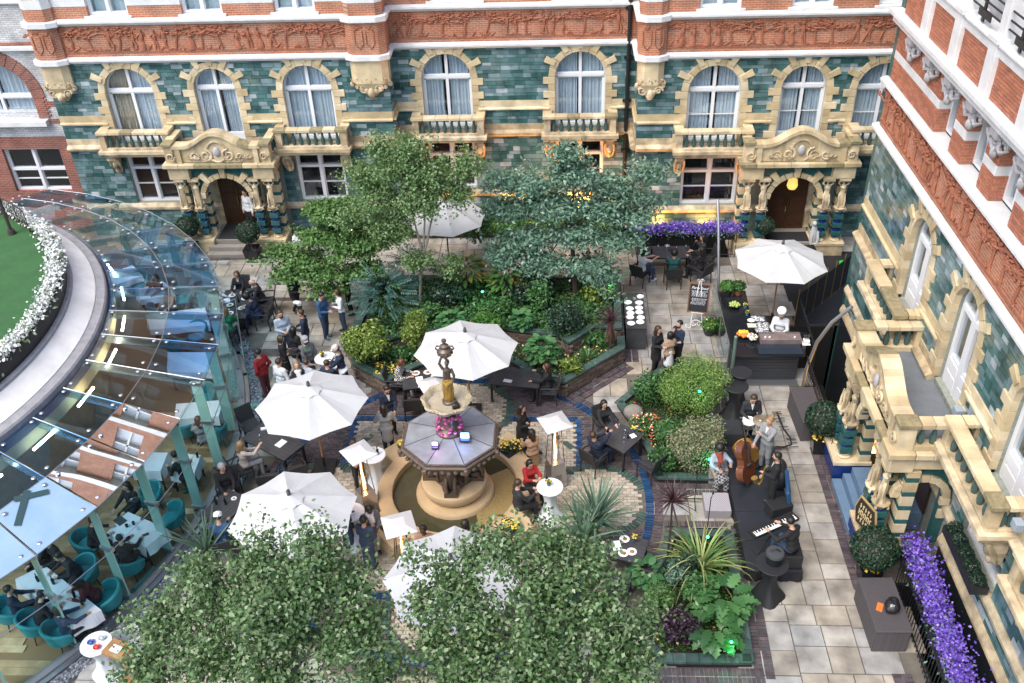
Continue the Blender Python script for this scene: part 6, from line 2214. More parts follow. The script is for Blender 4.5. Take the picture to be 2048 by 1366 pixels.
# speakers, covers, stands and cases
def simple(name,mb,m_,label,cat,group=None,smooth=False,bevel=0.0):
 return one(name,mb,m_,label,cat,group,smooth,bevel)
m = MB(Matrix.Translation((4.55,20.15,.35))@Matrix.Rotation(R(4),4,'Z'))
m.add([(-.35,-.3,0),(.35,-.3,0),(.35,.25,0),(-.35,.25,0),(-.35,-.22,.36),(.35,-.22,.36),(.35,.25,.5),(-.35,.25,.5)],[(3,2,1,0),(0,1,5,4),(1,2,6,5),(2,3,7,6),(3,0,4,7),(4,5,6,7)])
simple('stage_speaker',m,mat('black speaker cloth',(.018,.02,.024),.9),'black wedge loudspeaker behind the seated singer','loudspeaker',None,False,.02)
BSC = mat('black stretch cover',(.014,.015,.018),.6)
cocktail((4.85,21.6),'tall table in a black stretch cover behind the drummer, left one',BSC,.34,1.1,'black covered cocktail tables')
cocktail((5.05,22.05),'tall table in a black stretch cover behind the drummer, farther one',BSC,.3,1.25,'black covered cocktail tables')
cocktail((4.72,15.0),'tall table in a black stretch cover at the near end of the stage',BSC,.36,1.1,'black covered cocktail tables')
t = thing('drum_case','black round case with a strapped lid on the near black table','case',(4.75,15.05,1.085))
lmb(t).lathe([(.0,0),(.18,0),(.2,.3),(0,.3)],n=18).build('body',BTOP,t,True)
lmb(t).lathe([(.205,.27),(.215,.27),(.2,.34),(.1,.36),(0,.36)],n=18).build('lid',mat('dull black lid',(.05,.055,.06),.35),t,True)
lmb(t).tube([(-.12,0,.36),(0,0,.44),(.12,0,.36)],.012,5).build('handle',BLACKP,t)
def micstand(p,label,boom,name='microphone_stand'):
 t = thing(name,label,'microphone stand',(p[0],p[1],p[2] if len(p) >2 else 0),0,'microphone and music stands')
 for i in range(3):
  lmb(t).tube([(0,0,.16),(.3*math.cos(i*2.1+.5),.3*math.sin(i*2.1+.5),.012)],.014,5).build('leg',BLACKP,t)
 lmb(t).tube([(0,0,.05),(0,0,1.25)],.012,6).build('pole',BLACKP,t)
 lmb(t).tube([(0,0,1.2),boom],.01,5).ell(boom,(.03,.03,.04),8,6).build('boom_arm',BLACKP,t)
micstand((3.35,18.0),'black tripod microphone stand between the singer and the pale shrub',(.35,.55,1.45))
micstand((3.55,16.95),'black tripod microphone stand half hidden by striped strap leaves',(.1,.3,1.1))
m = MB()
m.tube([(3.3,17.6,1.3),(3.7,17.6,1.3)],.01,4)
t = thing('garment_bag','black bag slumped behind the saxophone player','bag',(5.5,18.5,.35))
m = lmb(t)
for i in range(5):
 m.ell((RND.uniform(-.1,.1),.25-.12*i,.25+.1*(i % 2)),(.24,.22,.3),10,7)
m.build('sack',mat('dull black nylon',(.016,.018,.022),.7),t,True)
lmb(t).tube([(-.15,.2,.5),(0,.1,.62),(.1,-.1,.5)],.015,5).build('strap',BLACKP,t)
m = MB(Matrix.Translation((5.72,17.75,.35))@Matrix.Rotation(R(-8),4,'Z')@Matrix.Rotation(R(-12),4,'Y'))
m.bb(-.05,.05,-.45,.45,0,.7)
simple('blue_bag',m,mat('blue nylon',(.01,.07,.18),.6),'flat blue instrument bag standing at the stage edge','bag',None,False,.04)
m = MB(Matrix.Translation((5.35,17.35,.35))@Matrix.Rotation(R(20),4,'Z'))
m.bb(-.3,.3,-.2,.2,0,.35)
simple('instrument_case',m,BLK,'black instrument case between the saxophonist and the keyboard','case',None,False,.03)
m = MB()
pts = [(6.15,21.7,.03),(6.18,21.35,.03),(6.2,20.95,.04),(6.32,20.6,.03),(6.3,20.3,.03),(6.08,20.2,.03),(5.82,20.2,.03)]
m.tube(pts,.022,5)
for p in pts:
 for j in range(2):
  q = Vector(p)+Vector((RND.uniform(-.05,.05),RND.uniform(-.12,.12),.02))
  m.tube([q-Vector((.13,.03,-.02)),q+Vector((.13,-.02,.03))],.016,4)
simple('spiky_garland',m,BLACKP,'black spiky garland lying on the flags beside the wicker box','garland')
m = MB()
for i in range(3):
 m.tube([(4.25+.16*math.cos(a*.5+i),20.9+.14*math.sin(a*.5+i),.02+.015*i) for a in range(13)],.012,4)
simple('coiled_cable',m,BLACKP,'coil of black cable on the bricks behind the loudspeaker','cable')

# ================================================================ wicker storage boxes
WBOX = checkmat('purple grey wicker',(.075,.066,.07),(.02,.018,.02),18,'weave')
for c,sx,sy,rz,l in (((6.93,21.25),.84,1.58,3,'wicker storage box beside the round bush of the far porch planter'),((7.1,14.2),.8,1.52,1,'wicker storage box with a bag and an orange card on its lid')):
 t = thing('wicker_box',l,'storage box',(c[0],c[1],0),R(rz),'dark wicker storage boxes')
 lmb(t).bb(-sx/2+.02,sx/2-.02,-sy/2+.02,sy/2-.02,0,.66).build('body',WBOX,t,bevel=.02)
 lmb(t).bb(-sx/2,sx/2,-sy/2,sy/2,.665,.72).build('lid',WBOX,t,bevel=.02)
t = thing('black_bag','black camera bag with pale letters lying on the near wicker box','bag',(7.2,14.05,.722),R(-15))
m = lmb(t)
m.ell((0,0,.12),(.17,.2,.13),12,8).ell((.02,.1,.14),(.12,.12,.12),10,6).ell((-.06,-.1,.1),(.1,.1,.1),8,6)
m.build('body',mat('black nylon',(.012,.012,.014),.5),t,True)
lmb(t).tube([(-.1,.15,.2),(0,0,.3),(.1,-.15,.2)],.012,5).build('strap',BLACKP,t)
text('JEY',wm(t)@Matrix.Translation((-.02,-.12,.245))@Matrix.Rotation(R(35),4,'X'),.07,CHALK,t)
m = MB(); m.box((0,0,.006),(.13,.24,.01))
one('orange_card',m,mat('orange card',(.75,.17,.03),.6),'bright orange card lying beside the black bag','card',loc=(6.96,14.1,.722),rz=R(-25))

# ================================================================ railings, flower boxes and steps
def railing(p,q,h,label,mesh_=False,step=.13):
 t = thing('iron_railing',label,'railing',(p[0],p[1],0),0,'black iron railings')
 P,Q = Vector((p[0],p[1],0)),Vector((q[0],q[1],0))
 n = int((Q-P).length/step)
 bar = MB().tube([(0,0,0),(0,0,h+.05)],.012,4).ell((0,0,h+.07),(.022,.022,.05),5,4).mesh('bar',BLACKP)
 for i in range(n+1):
  o = bpy.data.objects.new('bar',bar); COL.objects.link(o); o.parent = t
  o.location = (Q-P)*i/n
 MB().tube([P+Vector((0,0,h)),Q+Vector((0,0,h))],.018,5).tube([P+Vector((0,0,.12)),Q+Vector((0,0,.12))],.016,5).build('rail',BLACKP,t)
 return t
railing((2.6,30.72),(6.2,30.72),1.0,'black railing along the back basement under the purple flower boxes')
railing((7.15,19.6),(7.15,23.0),1.0,'black railing of the basement behind the far wicker box')
railing((7.45,23.3),(7.55,26.3),1.05,'black railing behind the chef along the basement')
railing((7.75,15.3),(7.6,8.5),.95,'black railing under the purple flowers in the near right corner')
t = thing('mesh_screen','black mesh screen on gilt posts running back from the chef','screen',(7.5,26.3,0))
n = 6
a_,b_ = Vector((7.5,26.2)),Vector((9.9,28.9))
for i in range(n):
 p,q = a_+(b_-a_)*i/n,a_+(b_-a_)*(i+1)/n
 sheet('mesh_panel',[(p.x,p.y,.05),(q.x,q.y,.05),(q.x,q.y,1.2),(p.x,p.y,1.2)],mat('black mesh cloth',(.014,.015,.018),.8),t,.01)
 MB().tube([(p.x,p.y,0),(p.x,p.y,1.35)],.018,5).ell((p.x,p.y,1.38),(.025,.025,.06),6,4).build('gilt_post',mat('tarnished gilt',(.38,.24,.07),.4,.6),t)
TR = mat('black flower trough',(.014,.015,.017),.5)
t = thing('flower_trough','long trough of purple flowers along the back railing','flower box',(4.3,30.95,0))
MB().bb(2.5,6.15,30.78,31.1,.7,1.0).build('trough',TR,t)
TRN = t
t = thing('flower_trough','trough of purple flowers descending the near right corner','flower box',(7.95,12,0))
MB().prism([(7.95,15.9),(8.25,15.9),(8.05,8.5),(7.75,8.5)],.45,.75).build('trough',TR,t)
TRE = t
NST = mat('worn grey step',(.27,.25,.22),.7,noise=(3,.5),c2=(.19,.18,.16))
BST = mat('blue grey stone step',(.12,.2,.3),.65,noise=(3,.4),c2=(.1,.165,.25),bump=(60,.2))
MATB = mat('black door mat',(.014,.015,.018),.95)
def steps(name,rows,m_,label):
 t = thing(name,label,'steps',(rows[0][0],rows[0][2],0),0,'entrance steps')
 for x0,x1,y0,y1,z in rows:
  MB().bb(x0,x1,y0,y1,0,z).build('step',m_,t,bevel=.012)
 return t
steps('entrance_steps',[(-13.75,-11.7,30.85,31.12,.15),(-13.72,-11.72,31.125,31.38,.32),(-13.7,-11.74,31.385,32.78,.49)],NST,'worn grey steps of the left porch under a black mat')
steps('entrance_steps',[(7.3,9.05,30.45,30.72,.14),(7.3,9.05,30.725,31.0,.29),(7.32,9.03,31.005,32.18,.44)],NST,'grey steps of the back right porch behind the parasol')
steps('entrance_steps',[(7.05,7.3,16.95,18.8,.17),(7.305,7.5,17.12,18.78,.38),(7.505,8.84,17.14,18.78,.6)],BST,'blue grey stone steps of the porch on the right')
MB_ = MB().bb(-13.45,-12.1,31.45,32.7,.492,.505)
one('door_mat',MB_,MATB,'black mat on the steps of the left porch','mat')
MB_ = MB().bb(7.4,9.0,31.1,31.8,.442,.455)
one('door_mat',MB_,MATB,'black mat on the steps of the back right porch','mat')
# white dog-like stone figure wrapped at the right back porch
t = thing('stone_figure','small white stone figure beside the door of the back right porch','statue',(9.05,31.0,.45))
m = lmb(t)
m.tube([(0,0,0),(0,0,.25),(-.02,-.02,.5),(-.04,-.05,.72)],[.14,.16,.13,.08],9)
m.ell((-.06,-.08,.82),(.09,.1,.1),9,6)
for s in (-1,1):
 m.tube([(s*.09,-.05,.5),(s*.12,-.16,.25),(s*.1,-.18,.02)],[.06,.05,.05],6)
m.build('figure',mat('pale grey stone',(.55,.56,.58),.7,noise=(7,.6)),t,True)
# bin and green bottle behind the screen
m = MB(Matrix.Translation((8.4,29.7,0))@Matrix.Rotation(R(3),4,'Z'))
m.bb(-.42,.42,-.3,.3,0,.85).bb(-.45,.45,-.33,.33,.852,.9)
one('rubbish_cart',m,BTOP,'black cart with a shiny lid in front of the back right columns','cart',bevel=.02)
t = thing('gas_bottle','bright green bottle with a collar against the right wing','gas bottle',(9.6,28.95,0))
lmb(t).lathe([(.0,.02),(.14,.02),(.16,.06),(.16,.55),(.1,.66),(.05,.68),(0,.68)],n=16).build('cylinder',mat('bright green enamel',(.03,.45,.06),.4),t,True)
lmb(t).lathe([(.1,.66),(.12,.66),(.12,.82),(.1,.82)],n=16).build('collar',mat('bright green enamel',(.03,.45,.06),.4),t)
# gilt framed sign on the porch column
t = thing('porch_sign','dark sign board with gilt frame and letters hung on the right porch column','sign',(7.12,16.4,1.0))
SM = Matrix.Translation((7.1,16.35,1.25))@Matrix.Rotation(R(-70),4,'Z')
hexa = [(-.3,-.42),(.3,-.42),(.42,0),(.3,.42),(-.3,.42),(-.42,0)]
FSg = SM@Matrix(((1,0,0,0),(0,-1,0,0),(0,0,1,0),(0,0,0,1)))
MB(FSg).uprism(hexa,-.05,-.02).build('frame',mat('gilt frame',(.55,.42,.18),.4,.3),t)
MB(FSg).uprism([(x*.88,z*.9) for x,z in hexa],-.018,.0).build('board',mat('dark brown board',(.03,.02,.015),.5),t)
GL_ = mat('gilt lettering',(.7,.58,.3),.4,.2)
m = MB(FSg)
for r_,(z,h_) in enumerate(((.2,.13),(0,.16),(-.2,.13))):
 nn = 5 if r_ !=1 else 8
 for j in range(nn):
  x =-.24+.48*(j+.5)/nn
  m.bb(x-.012,x+.012,.001,.012,z-h_/2,z+h_/2)
  if j % 2: m.bb(x+.012,x+.04,.001,.01,z+h_/2-.025,z+h_/2)
  else: m.bb(x+.012,x+.035,.001,.01,z-.012,z+.012)
m.build('lettering',GL_,t)
# boxes of clipped shrubs on the sill handled with the plants; hanging lantern in the porch
t = thing('porch_lantern','lit amber lantern hanging in the back right porch','lantern',(8.15,31.6,2.35))
AMB = mat('amber lantern glass',(.9,.55,.12),.4,emit=((1,.6,.15),.45))
lmb(t).lathe([(.05,.45),(.16,.36),(.2,.12),(.14,0),(0,-.02)],n=10).build('shade',AMB,t)
lmb(t).tube([(0,0,.45),(0,0,1.07)],.012,5).build('rod',BLACKP,t)
def uplight(x,y,z,power,label,col=WARM,r_=.12,lamp=True):
 t = thing('wall_uplighter',label,'lamp',(x,y,z),0,'amber uplighters along the walls')
 lmb(t).lathe([(.0,0),(.06,0),(.08,.12),(.06,.12),(0,.1)],n=10).build('housing',BLACKP,t)
 lmb(t).lathe([(0,.105),(.055,.105),(.055,.115),(0,.115)],n=10).build('lens',mat('amber lens',(1,.7,.3),.4,emit=((1,.6,.22),12.0)),t)
 l = bpy.data.lights.new('uplighter_glow','SPOT'); l.energy = power; l.color = col; l.shadow_soft_size = r_; l.spot_size = R(140); l.spot_blend = .7
 lo = bpy.data.objects.new('uplighter_glow',l); COL.objects.link(lo); lo.location = (x,y-.03,z+.18); lo.rotation_euler = (R(180),0,0)
for x,y,z,w_,l in ((-4.4,33.35,.2,160,'below the window behind the slim birch'),(.5,33.35,.2,480,'below the glowing window behind the grey green tree'),(-1.9,33.4,.2,200,'on the bare wall between the two middle windows'),(1.75,33.4,.2,130,'beside the black drainpipe'),(3.4,31.9,.2,170,'in the back basement under the purple flowers'),(5.2,31.9,.2,110,'in the back basement under the paired window'),(-8.4,32.4,.2,25,'beside the left porch behind the maple')):
 uplight(x,y,z,w_,'amber uplighter '+l)
uplight(8.5,21.3,-.6,40,'amber flood light glowing in the basement by the curved pole')
m = MB().bb(8.2,8.8,20.6,22.2,-.55,-.5)
one('lit_amber_panel',m,mat('amber lit panel',(1,.6,.2),.5,emit=((1,.48,.1),5.0)),'glowing amber panel seen down in the basement by the curved pole','lit panel')  # glowing sheet added for the orange glow in the basement
GLOW = mat('green lamp lens',(.1,1,.4),.4,emit=((.04,1,.25),3.5))
def gspot(x,y,z,label,w_=3):
 t = thing('garden_spotlight',label,'garden lamp',(x,y,z),0,'green garden spotlights')
 lmb(t).tube([(0,0,-.25),(0,0,.05)],.012,5).build('spike',BLACKP,t)
 lmb(t).ell((0,-.03,.1),(.035,.035,.035),8,6).build('lens',GLOW,t)
 l = bpy.data.lights.new('spotlight_glow','POINT'); l.energy = w_; l.color = (.1,1,.35); l.shadow_soft_size = .05
 lo = bpy.data.objects.new('spotlight_glow',l); COL.objects.link(lo); lo.location = (x,y-.12,z+.16)
for p,z,l in (((-2.77,26.29),1.25,'green spotlight in the dark middle of the large bed'),((1.43,26.58),1.2,'green spotlight at the right edge of the large bed by the coping'),((3.71,20.98),1.3,'green spotlight inside the feathery light green shrub'),((3.76,18.79),.75,'green spotlight at the foot of the pale round shrub'),((3.35,15.86),.95,'green spotlight among striped strap leaves'),((3.59,13.26),.45,'green spotlight in the near corner of the stage bed')):
 gspot(p[0],p[1],z,l)
m = MB(); m.ell((0,0,.12),(.3,.26,.24),12,8)
one('boulder',m,mat('grey boulder',(.28,.26,.23),.85,noise=(4,.6),bump=(8,.8)),'rounded grey boulder at the corner of the shrub bed','boulder',None,True,loc=(1.95,21.45,.1))

# ================================================================ inside the glasshouse: tables, tub chairs
clothed([(-11.28,16.77),(-9.95,16.15),(-10.3,15.55),(-11.48,16.0)],.76,'square clothed table set with phones inside the glasshouse',.3)
clothed([(-12.6,14.95),(-13.1,14.5),(-11.2,13.2),(-10.65,13.65)],.76,'long clothed table with beer bottles inside the glasshouse',.34)
clothed([(-11.45,21.1),(-10.1,21.3),(-10.0,20.55),(-11.25,20.4)],.76,'clothed table behind the green glass posts, level with the upper parasol',.3)
clothed([(-11.75,19.0),(-10.95,18.98),(-10.9,18.25),(-11.7,18.25)],.76,'blue shaded clothed table under the mirror bright roof',.3)
clothed([(-10.75,18.96),(-10.0,18.9),(-9.95,18.2),(-10.65,18.2)],.76,'clothed table with bottles next to the glass wall',.3)
clothed([(-14.10,25.81),(-12.22,26.26),(-11.72,25.21),(-13.64,24.93)],.76,'clothed table seen through clear roof glass near the crowded terrace',.2)
clothed([(-15.08,27.39),(-14.18,27.88),(-13.53,27.06),(-14.66,26.74)],.76,'clothed table seen through blue glass, second from the back',.2)
clothed([(-16.48,28.41),(-15.82,29.10),(-15.16,28.33),(-15.93,27.72)],.76,'clothed table farthest back under the blue glass',.2)
clothed([(-12.61,23.68),(-11.24,23.68),(-10.84,22.64),(-12.25,22.63)],.76,'clothed table through blue glass beside the glass stairs',.2)
for i, (p, a, l) in enumerate((((-10.16, 16.81), 200, 'empty teal tub chair, facing left beside the phone table'), ((-11.01, 17.52), 230, 'teal tub chair behind the black handbag'), ((-11.98, 15.92), 20, 'teal tub chair of the dark coated diner at the left of the phone table'), ((-10.68, 15.29), 80, 'teal tub chair of the diner with headphones'),
 ((-11.70,14.96),230,'teal tub chair beyond the long table'),((-10.83,14.22),200,'teal tub chair at the far end of the long table'),((-12.95,13.81),30,'teal tub chair of the man in a navy jumper'),((-12.19,13.47),40,'teal tub chair of the leaning diner, second along the long table'),((-11.48,13.21),50,'teal tub chair of the diner in denim'),
 ((-10.86, 21.73), 250, 'teal tub chair behind the table at the green posts'), ((-10.99, 20.35), 90, 'teal tub chair in front of the table at the green posts'), ((-10.07, 20.14), 120, 'teal tub chair squeezed against the glass wall'), ((-13.43, 27.28), 250, 'teal tub chair seen through clear roof glass, farther one'), ((-13.95, 26.49), 60, 'teal tub chair seen through clear roof glass, nearer one'), ((-12.68, 24.57), 90, 'teal tub chair under blue glass near the stairs'), ((-12.18, 25.08), 250, 'teal tub chair under blue glass by the crowded terrace table'), ((-15.33, 28.28), 250, 'teal tub chair behind the second table from the back'))):
 tub(p[0],p[1],a,l)
for p,l in (((-12.50,14.44),'leftmost beer bottle on the long clothed table'),((-12.09,14.37),'second beer bottle on the long clothed table'),((-11.41,13.99),'third beer bottle on the long clothed table'),((-11.13,13.77),'rightmost beer bottle on the long clothed table'),((-10.05,18.79),'dark bottle on the clothed table by the glass wall')):
 setdown(BME,'bottle',p[0],p[1],.77,l,'bottle','bottles inside the glasshouse')
for p,rz,l in (((-10.71,16.51),-40,'phone at the far edge of the square clothed table'),((-10.46,15.95),-60,'phone at the near edge of the square clothed table')):
 m = MB(); m.box((0,0,.006),(.08,.16,.01))
 one('phone',m,BTOP,l,'phone','phones on the square table',loc=(p[0],p[1],.77),rz=R(rz))
p = (-11.29,16.41)
m = MB(); m.box((0,0,.01),(.3,.22,.015))
one('menu_folder',m,mat('dark menu folder',(.03,.04,.045),.5),'dark menu folder at the left corner of the square clothed table','menu',loc=(p[0],p[1],.77),rz=R(-35))
for i,(p,l) in enumerate((((-11.03,16.21),'left small glass on the square clothed table'),((-10.89,16.30),'middle small glass on the square clothed table'),((-10.71,16.13),'right small glass on the square clothed table'))):
 m = MB().lathe([(0,0),(.035,0),(.04,.08),(.035,.08),(0,.02)],n=10)
 one('tumbler',m,BTOP if i <2 else WINEG,l,'glass','small glasses on the square table',loc=(p[0],p[1],.77))
HP = mat('dark green pipe lagging',(.05,.12,.1),.5)
for i,(p,q,l) in enumerate(((((-10.37,18.22)),((-10.25,18.81)),'floor heating pipe behind the glass, farthest of the four'),(((-10.42,16.40)),((-10.33,17.01)),'floor heating pipe behind the glass, second farthest'),(((-10.49,14.78)),((-10.25,15.49)),'floor heating pipe behind the glass, third along'),(((-11.13,13.64)),((-10.81,14.18)),'floor heating pipe behind the glass, nearest of the four'))):
 m = MB().tube([(p[0],p[1],.1),(q[0],q[1],.1)],.06,8).tube([(p[0],p[1],0),(p[0],p[1],.1)],.07,8)
 one('heating_pipe',m,HP,l,'pipe','floor heating pipes',True)
# glass stair gate beside the glasshouse
t = thing('glass_gate','glass gate in a thin steel frame standing open by the glasshouse','gate',(-10.2,24.2,0))
a,b = (-11.70,25.95),(-11.16,26.37)
c_ = (-9.91,22.98)
for p,q in ((a,b),(b,c_)):
 sheet('gate_glass',[(p[0],p[1],.05),(q[0],q[1],.05),(q[0],q[1],1.0),(p[0],p[1],1.0)],glassmat('gate glass',(.85,.93,.92),.03),t,.012)
 MB().tube([(p[0],p[1],0),(p[0],p[1],1.02),(q[0],q[1],1.02),(q[0],q[1],0)],.014,5).build('gate_frame',STEEL,t)
for i,(p,q,l) in enumerate((((-11.08,24.51),(-10.52,24.57),'farther'),((-10.74,23.18),(-10.08,23.44),'middle'),((-10.11,21.79),(-9.29,21.87),'nearer'))):
 m = MB().prism([(p[0],p[1]),(q[0],q[1]),(q[0],q[1]+.16),(p[0],p[1]+.16)],.0,.05)
 one('glass_tread',m,mat('green glass tread',(.1,.28,.2),.1),l+' green glass tread bridging the slate strip','step','glass treads over the slate')

# ================================================================ plants
def leafmat(name,cols,rough=.45):
 return varmat(name,cols,rough,None,leaf=True,spec=.45)
BIRCH = leafmat('birch leaf',[(0,(.035,.085,.025)),(.35,(.1,.19,.065)),(.75,(.18,.29,.12)),(1,(.34,.42,.25))],.32)  # wide random tones put shadow gaps and highlights into the leaf colour
BIRCH2 = leafmat('young birch leaf',[(0,(.1,.19,.06)),(.5,(.16,.28,.1)),(1,(.26,.36,.18))],.4)
MAPLE = leafmat('maple leaf',[(0,(.06,.15,.035)),(.5,(.11,.23,.065)),(1,(.18,.32,.1))],.5)
GREYG = leafmat('grey green leaf',[(0,(0.0991,0.198,0.139)),(0.5,(0.171,0.31,0.218)),(1,(0.277,0.423,0.317))],.42)
YELG = leafmat('yellow green leaf',[(0,(.06,.13,.02)),(.5,(.16,.26,.04)),(.85,(.3,.38,.08)),(1,(.4,.44,.14))],.5)
MIDG = leafmat('mid green leaf',[(0,(0.03,0.0975,0.03)),(0.5,(0.0675,0.18,0.0525)),(1,(0.12,0.27,0.0825))],.45)
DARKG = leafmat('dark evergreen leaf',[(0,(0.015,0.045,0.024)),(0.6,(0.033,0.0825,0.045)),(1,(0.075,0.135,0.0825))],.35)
TEALG = leafmat('blue green leaflet',[(0,(0.018,0.0675,0.06)),(0.6,(0.042,0.12,0.102)),(1,(0.09,0.18,0.15))],.4)
ACER = leafmat('feathery pale leaf',[(0,(0.112,0.213,0.0375)),(0.5,(0.2,0.338,0.075)),(1,(0.325,0.463,0.138))],.5)
PIER = leafmat('cream variegated leaf',[(0,(.08,.13,.05)),(.4,(.2,.24,.12)),(.8,(.38,.4,.24)),(.96,(.42,.36,.24)),(1,(.45,.2,.15))],.5)
PURL = leafmat('dark purple leaf',[(0,(.02,.008,.018)),(.6,(.05,.018,.04)),(1,(.16,.1,.14))],.35)
CORD = leafmat('purple brown strap',[(0,(.04,.016,.022)),(.6,(.08,.035,.045)),(1,(.15,.08,.09))],.35)
YUC = leafmat('grey green strap',[(0,(0.0624,0.133,0.0858)),(0.6,(0.125,0.218,0.149)),(1,(0.25,0.343,0.25))],.4)
PHOR = leafmat('yellow edged strap',[(0,(.07,.13,.04)),(.45,(.13,.2,.06)),(.6,(.34,.36,.13)),(1,(.45,.44,.2))],.4)
TURFL = leafmat('low green cover',[(0,(0.036,0.12,0.018)),(0.6,(0.072,0.204,0.036)),(1,(0.132,0.288,0.06))],.6)
PURF = varmat('violet petal',[(0,(.07,.03,.3)),(.5,(.14,.07,.48)),(.85,(.24,.15,.6)),(1,(.4,.3,.7))],.6,None)
WHF = varmat('white petal',[(0,(.5,.55,.5)),(.5,(.66,.69,.66)),(1,(.78,.8,.78))],.7,None)
MIXF = varmat('bedding flower',[(0,(.6,.04,.03)),(.3,(.6,.2,.03)),(.5,(.7,.5,.06)),(.75,(.7,.65,.5)),(1,(.5,.05,.1))],.6,None)
BARK = mat('pale birch bark',(.4,.36,.3),.8,noise=(5,.7),c2=(.14,.12,.1),bump=(15,.4))
BARKD = mat('dark bark',(.06,.045,.035),.9,noise=(6,.6),bump=(15,.4))
def unit(v): return v/np.maximum(np.linalg.norm(v,axis=1)[:,None],1e-6)
def leaves(name,par,c,nrm,L,W,m_,fold=.25,kind=None):
 n = len(c)
 t = unit(np.cross(nrm,NP.normal(size=(n,3))))
 s = np.cross(nrm,t)
 L = L*NP.uniform(.65,1.3,n)[:,None]; W = W*NP.uniform(.7,1.25,n)[:,None]
 v = np.stack([c-t*L/2,c+s*W/2+nrm*W*fold-t*L*.05,c+t*L/2-nrm*L*.12,c-s*W/2+nrm*W*fold-t*L*.05],1).reshape(-1,3)
 o = arr_obj(name,v,np.arange(4*n).reshape(-1,4),m_,par)
 if kind: o['kind'] = kind
 return o
def in_blobs(blobs,n,shell=.35):
 """points spread through ellipsoids (x, y, z, rx, ry, rz), denser towards the outside"""
 vol = np.array([b[3]*b[4]*b[5] for b in blobs])**.75
 k = NP.choice(len(blobs),n,p=vol/vol.sum())
 B = np.array(blobs)[k]
 d = unit(NP.normal(size=(n,3)))
 r = NP.uniform(0,1,n)**shell
 return B[:,:3]+d*B[:,3:]*r[:,None],d
def crown(par,blobs,n,L,W,m_,per=26,sig=.16,up=.7,flat=1.0,name='crown',shell=.4):
 tw,dt = in_blobs(blobs,max(4,n // per),shell)
 tw = tw+NP.normal(size=tw.shape)*[sig*1.3,sig*1.3,sig*flat]*(NP.random(len(tw))**3)[:,None]*2.2
 k = NP.integers(0,len(tw),n)
 c = tw[k]+NP.normal(size=(n,3))*[sig,sig,sig*flat]
 nr = unit(NP.normal(size=(n,3))*.75+dt[k]*.35+[0,0,up])
 return leaves(name,par,c,nr,L,W,m_)
def trunk(par,pts,rad,limbs,m_,lr=.03):
 t = MB().tube(pts,rad,8).build('trunk',m_,par,True)
 f = Vector(pts[-1])
 b = Vector(pts[max(0,len(pts)-2)])
 for i,l in enumerate(limbs):
  l = Vector(l)
  s_ = b+(f-b)*RND.uniform(.2,1)
  mid_ = (s_+l)/2+Vector((RND.uniform(-.15,.15),RND.uniform(-.15,.15),RND.uniform(0,.2)))
  m = MB().tube([s_,mid_,l],[lr,lr*.7,lr*.3],5)
  for j in range(3):
   e = l+Vector((RND.uniform(-.5,.5),RND.uniform(-.5,.5),RND.uniform(-.1,.4)))
   q = mid_+(l-mid_)*RND.uniform(.2,.8)
   m.tube([q,(q+e)/2+Vector((0,0,.06)),e],[lr*.4,lr*.3,lr*.12],4)
  m.build('limb',m_,par)
def tree(name,label,base,pts,rad,blobs,n,L,W,m_,bark,cat='tree',**kw):
 t = thing(name,label,cat,base)
 trunk(t,pts,rad,[b[:3] for b in blobs[:14]],bark)
 crown(t,blobs,n,L,W,m_,**kw)
 return t
def B3(p,rx,ry,rz): return (p[0],p[1],p[2],rx,ry,rz)
# the two birches close to the camera
bl = [B3((-4.62,9.2,6.2),.75,.75,.6),B3((-6.49,9.60,5.64),.75,.7,.6),B3((-5.79,10.00,6.04),.7,.7,.5),B3((-4.94,10.20,6.42),.6,.7,.5),B3((-3.94,10.20,6.56),.6,.6,.45),B3((-3.48,10.00,6.09),.55,.6,.45),B3((-4.52,9.50,5.94),.85,.8,.65),B3((-5.70,9.20,5.30),.8,.8,.6),B3((-3.55,9.20,5.62),.8,.8,.6),B3((-6.83,9.30,4.87),.7,.7,.5),B3((-4.63,8.80,5.25),.9,.9,.7),B3((-2.90,8.90,5.30),.5,.7,.6),B3((-4.15,9.80,6.19),.7,.7,.5),B3((-5.39,9.80,5.67),.6,.7,.5),B3((-3.29,9.60,5.73),.45,.6,.4),B3((-6.04,10.20,6.28),.35,.4,.3),B3((-4.07,10.30,6.91),.2,.3,.3)]
tree('birch_tree','large birch crown filling the bottom left foreground',(-4.5,9.0,0),[(-4.5,9.0,0),(-4.45,9.05,2),(-4.4,9.15,4),(-4.4,9.2,5.2)],[.13,.11,.09,.06],[(b[0],b[1],b[2],b[3]*.9,b[4]*.9,b[5]*.9) for b in bl],24000,.085,.058,BIRCH,BARK,per=11,sig=.1,shell=.9)
bl = [B3((-1.86,10.00,6.12),.6,.7,.5),B3((-0.97,10.20,6.73),.6,.6,.5),B3((-0.26,10.30,6.75),.5,.6,.45),B3((0.37,10.10,6.52),.55,.6,.5),B3((-0.34,9.80,6.28),.75,.7,.6),B3((-1.37,9.60,5.65),.7,.75,.6),B3((0.52,9.60,6.07),.7,.7,.55),B3((-0.33,9.20,5.71),.9,.8,.65),B3((-1.68,9.10,5.18),.7,.7,.6),B3((0.91,9.30,5.62),.55,.7,.5),B3((0.75,9.00,5.27),.7,.7,.6),B3((-0.56,8.80,5.26),.9,.9,.7),B3((-2.10,9.50,5.39),.4,.6,.5),B3((-2.35,9.90,5.87),.3,.45,.35),B3((-1.45,10.20,6.61),.35,.45,.35),B3((1.22,9.60,5.84),.3,.4,.3),B3((-2.48,10.20,6.59),.2,.3,.2)]
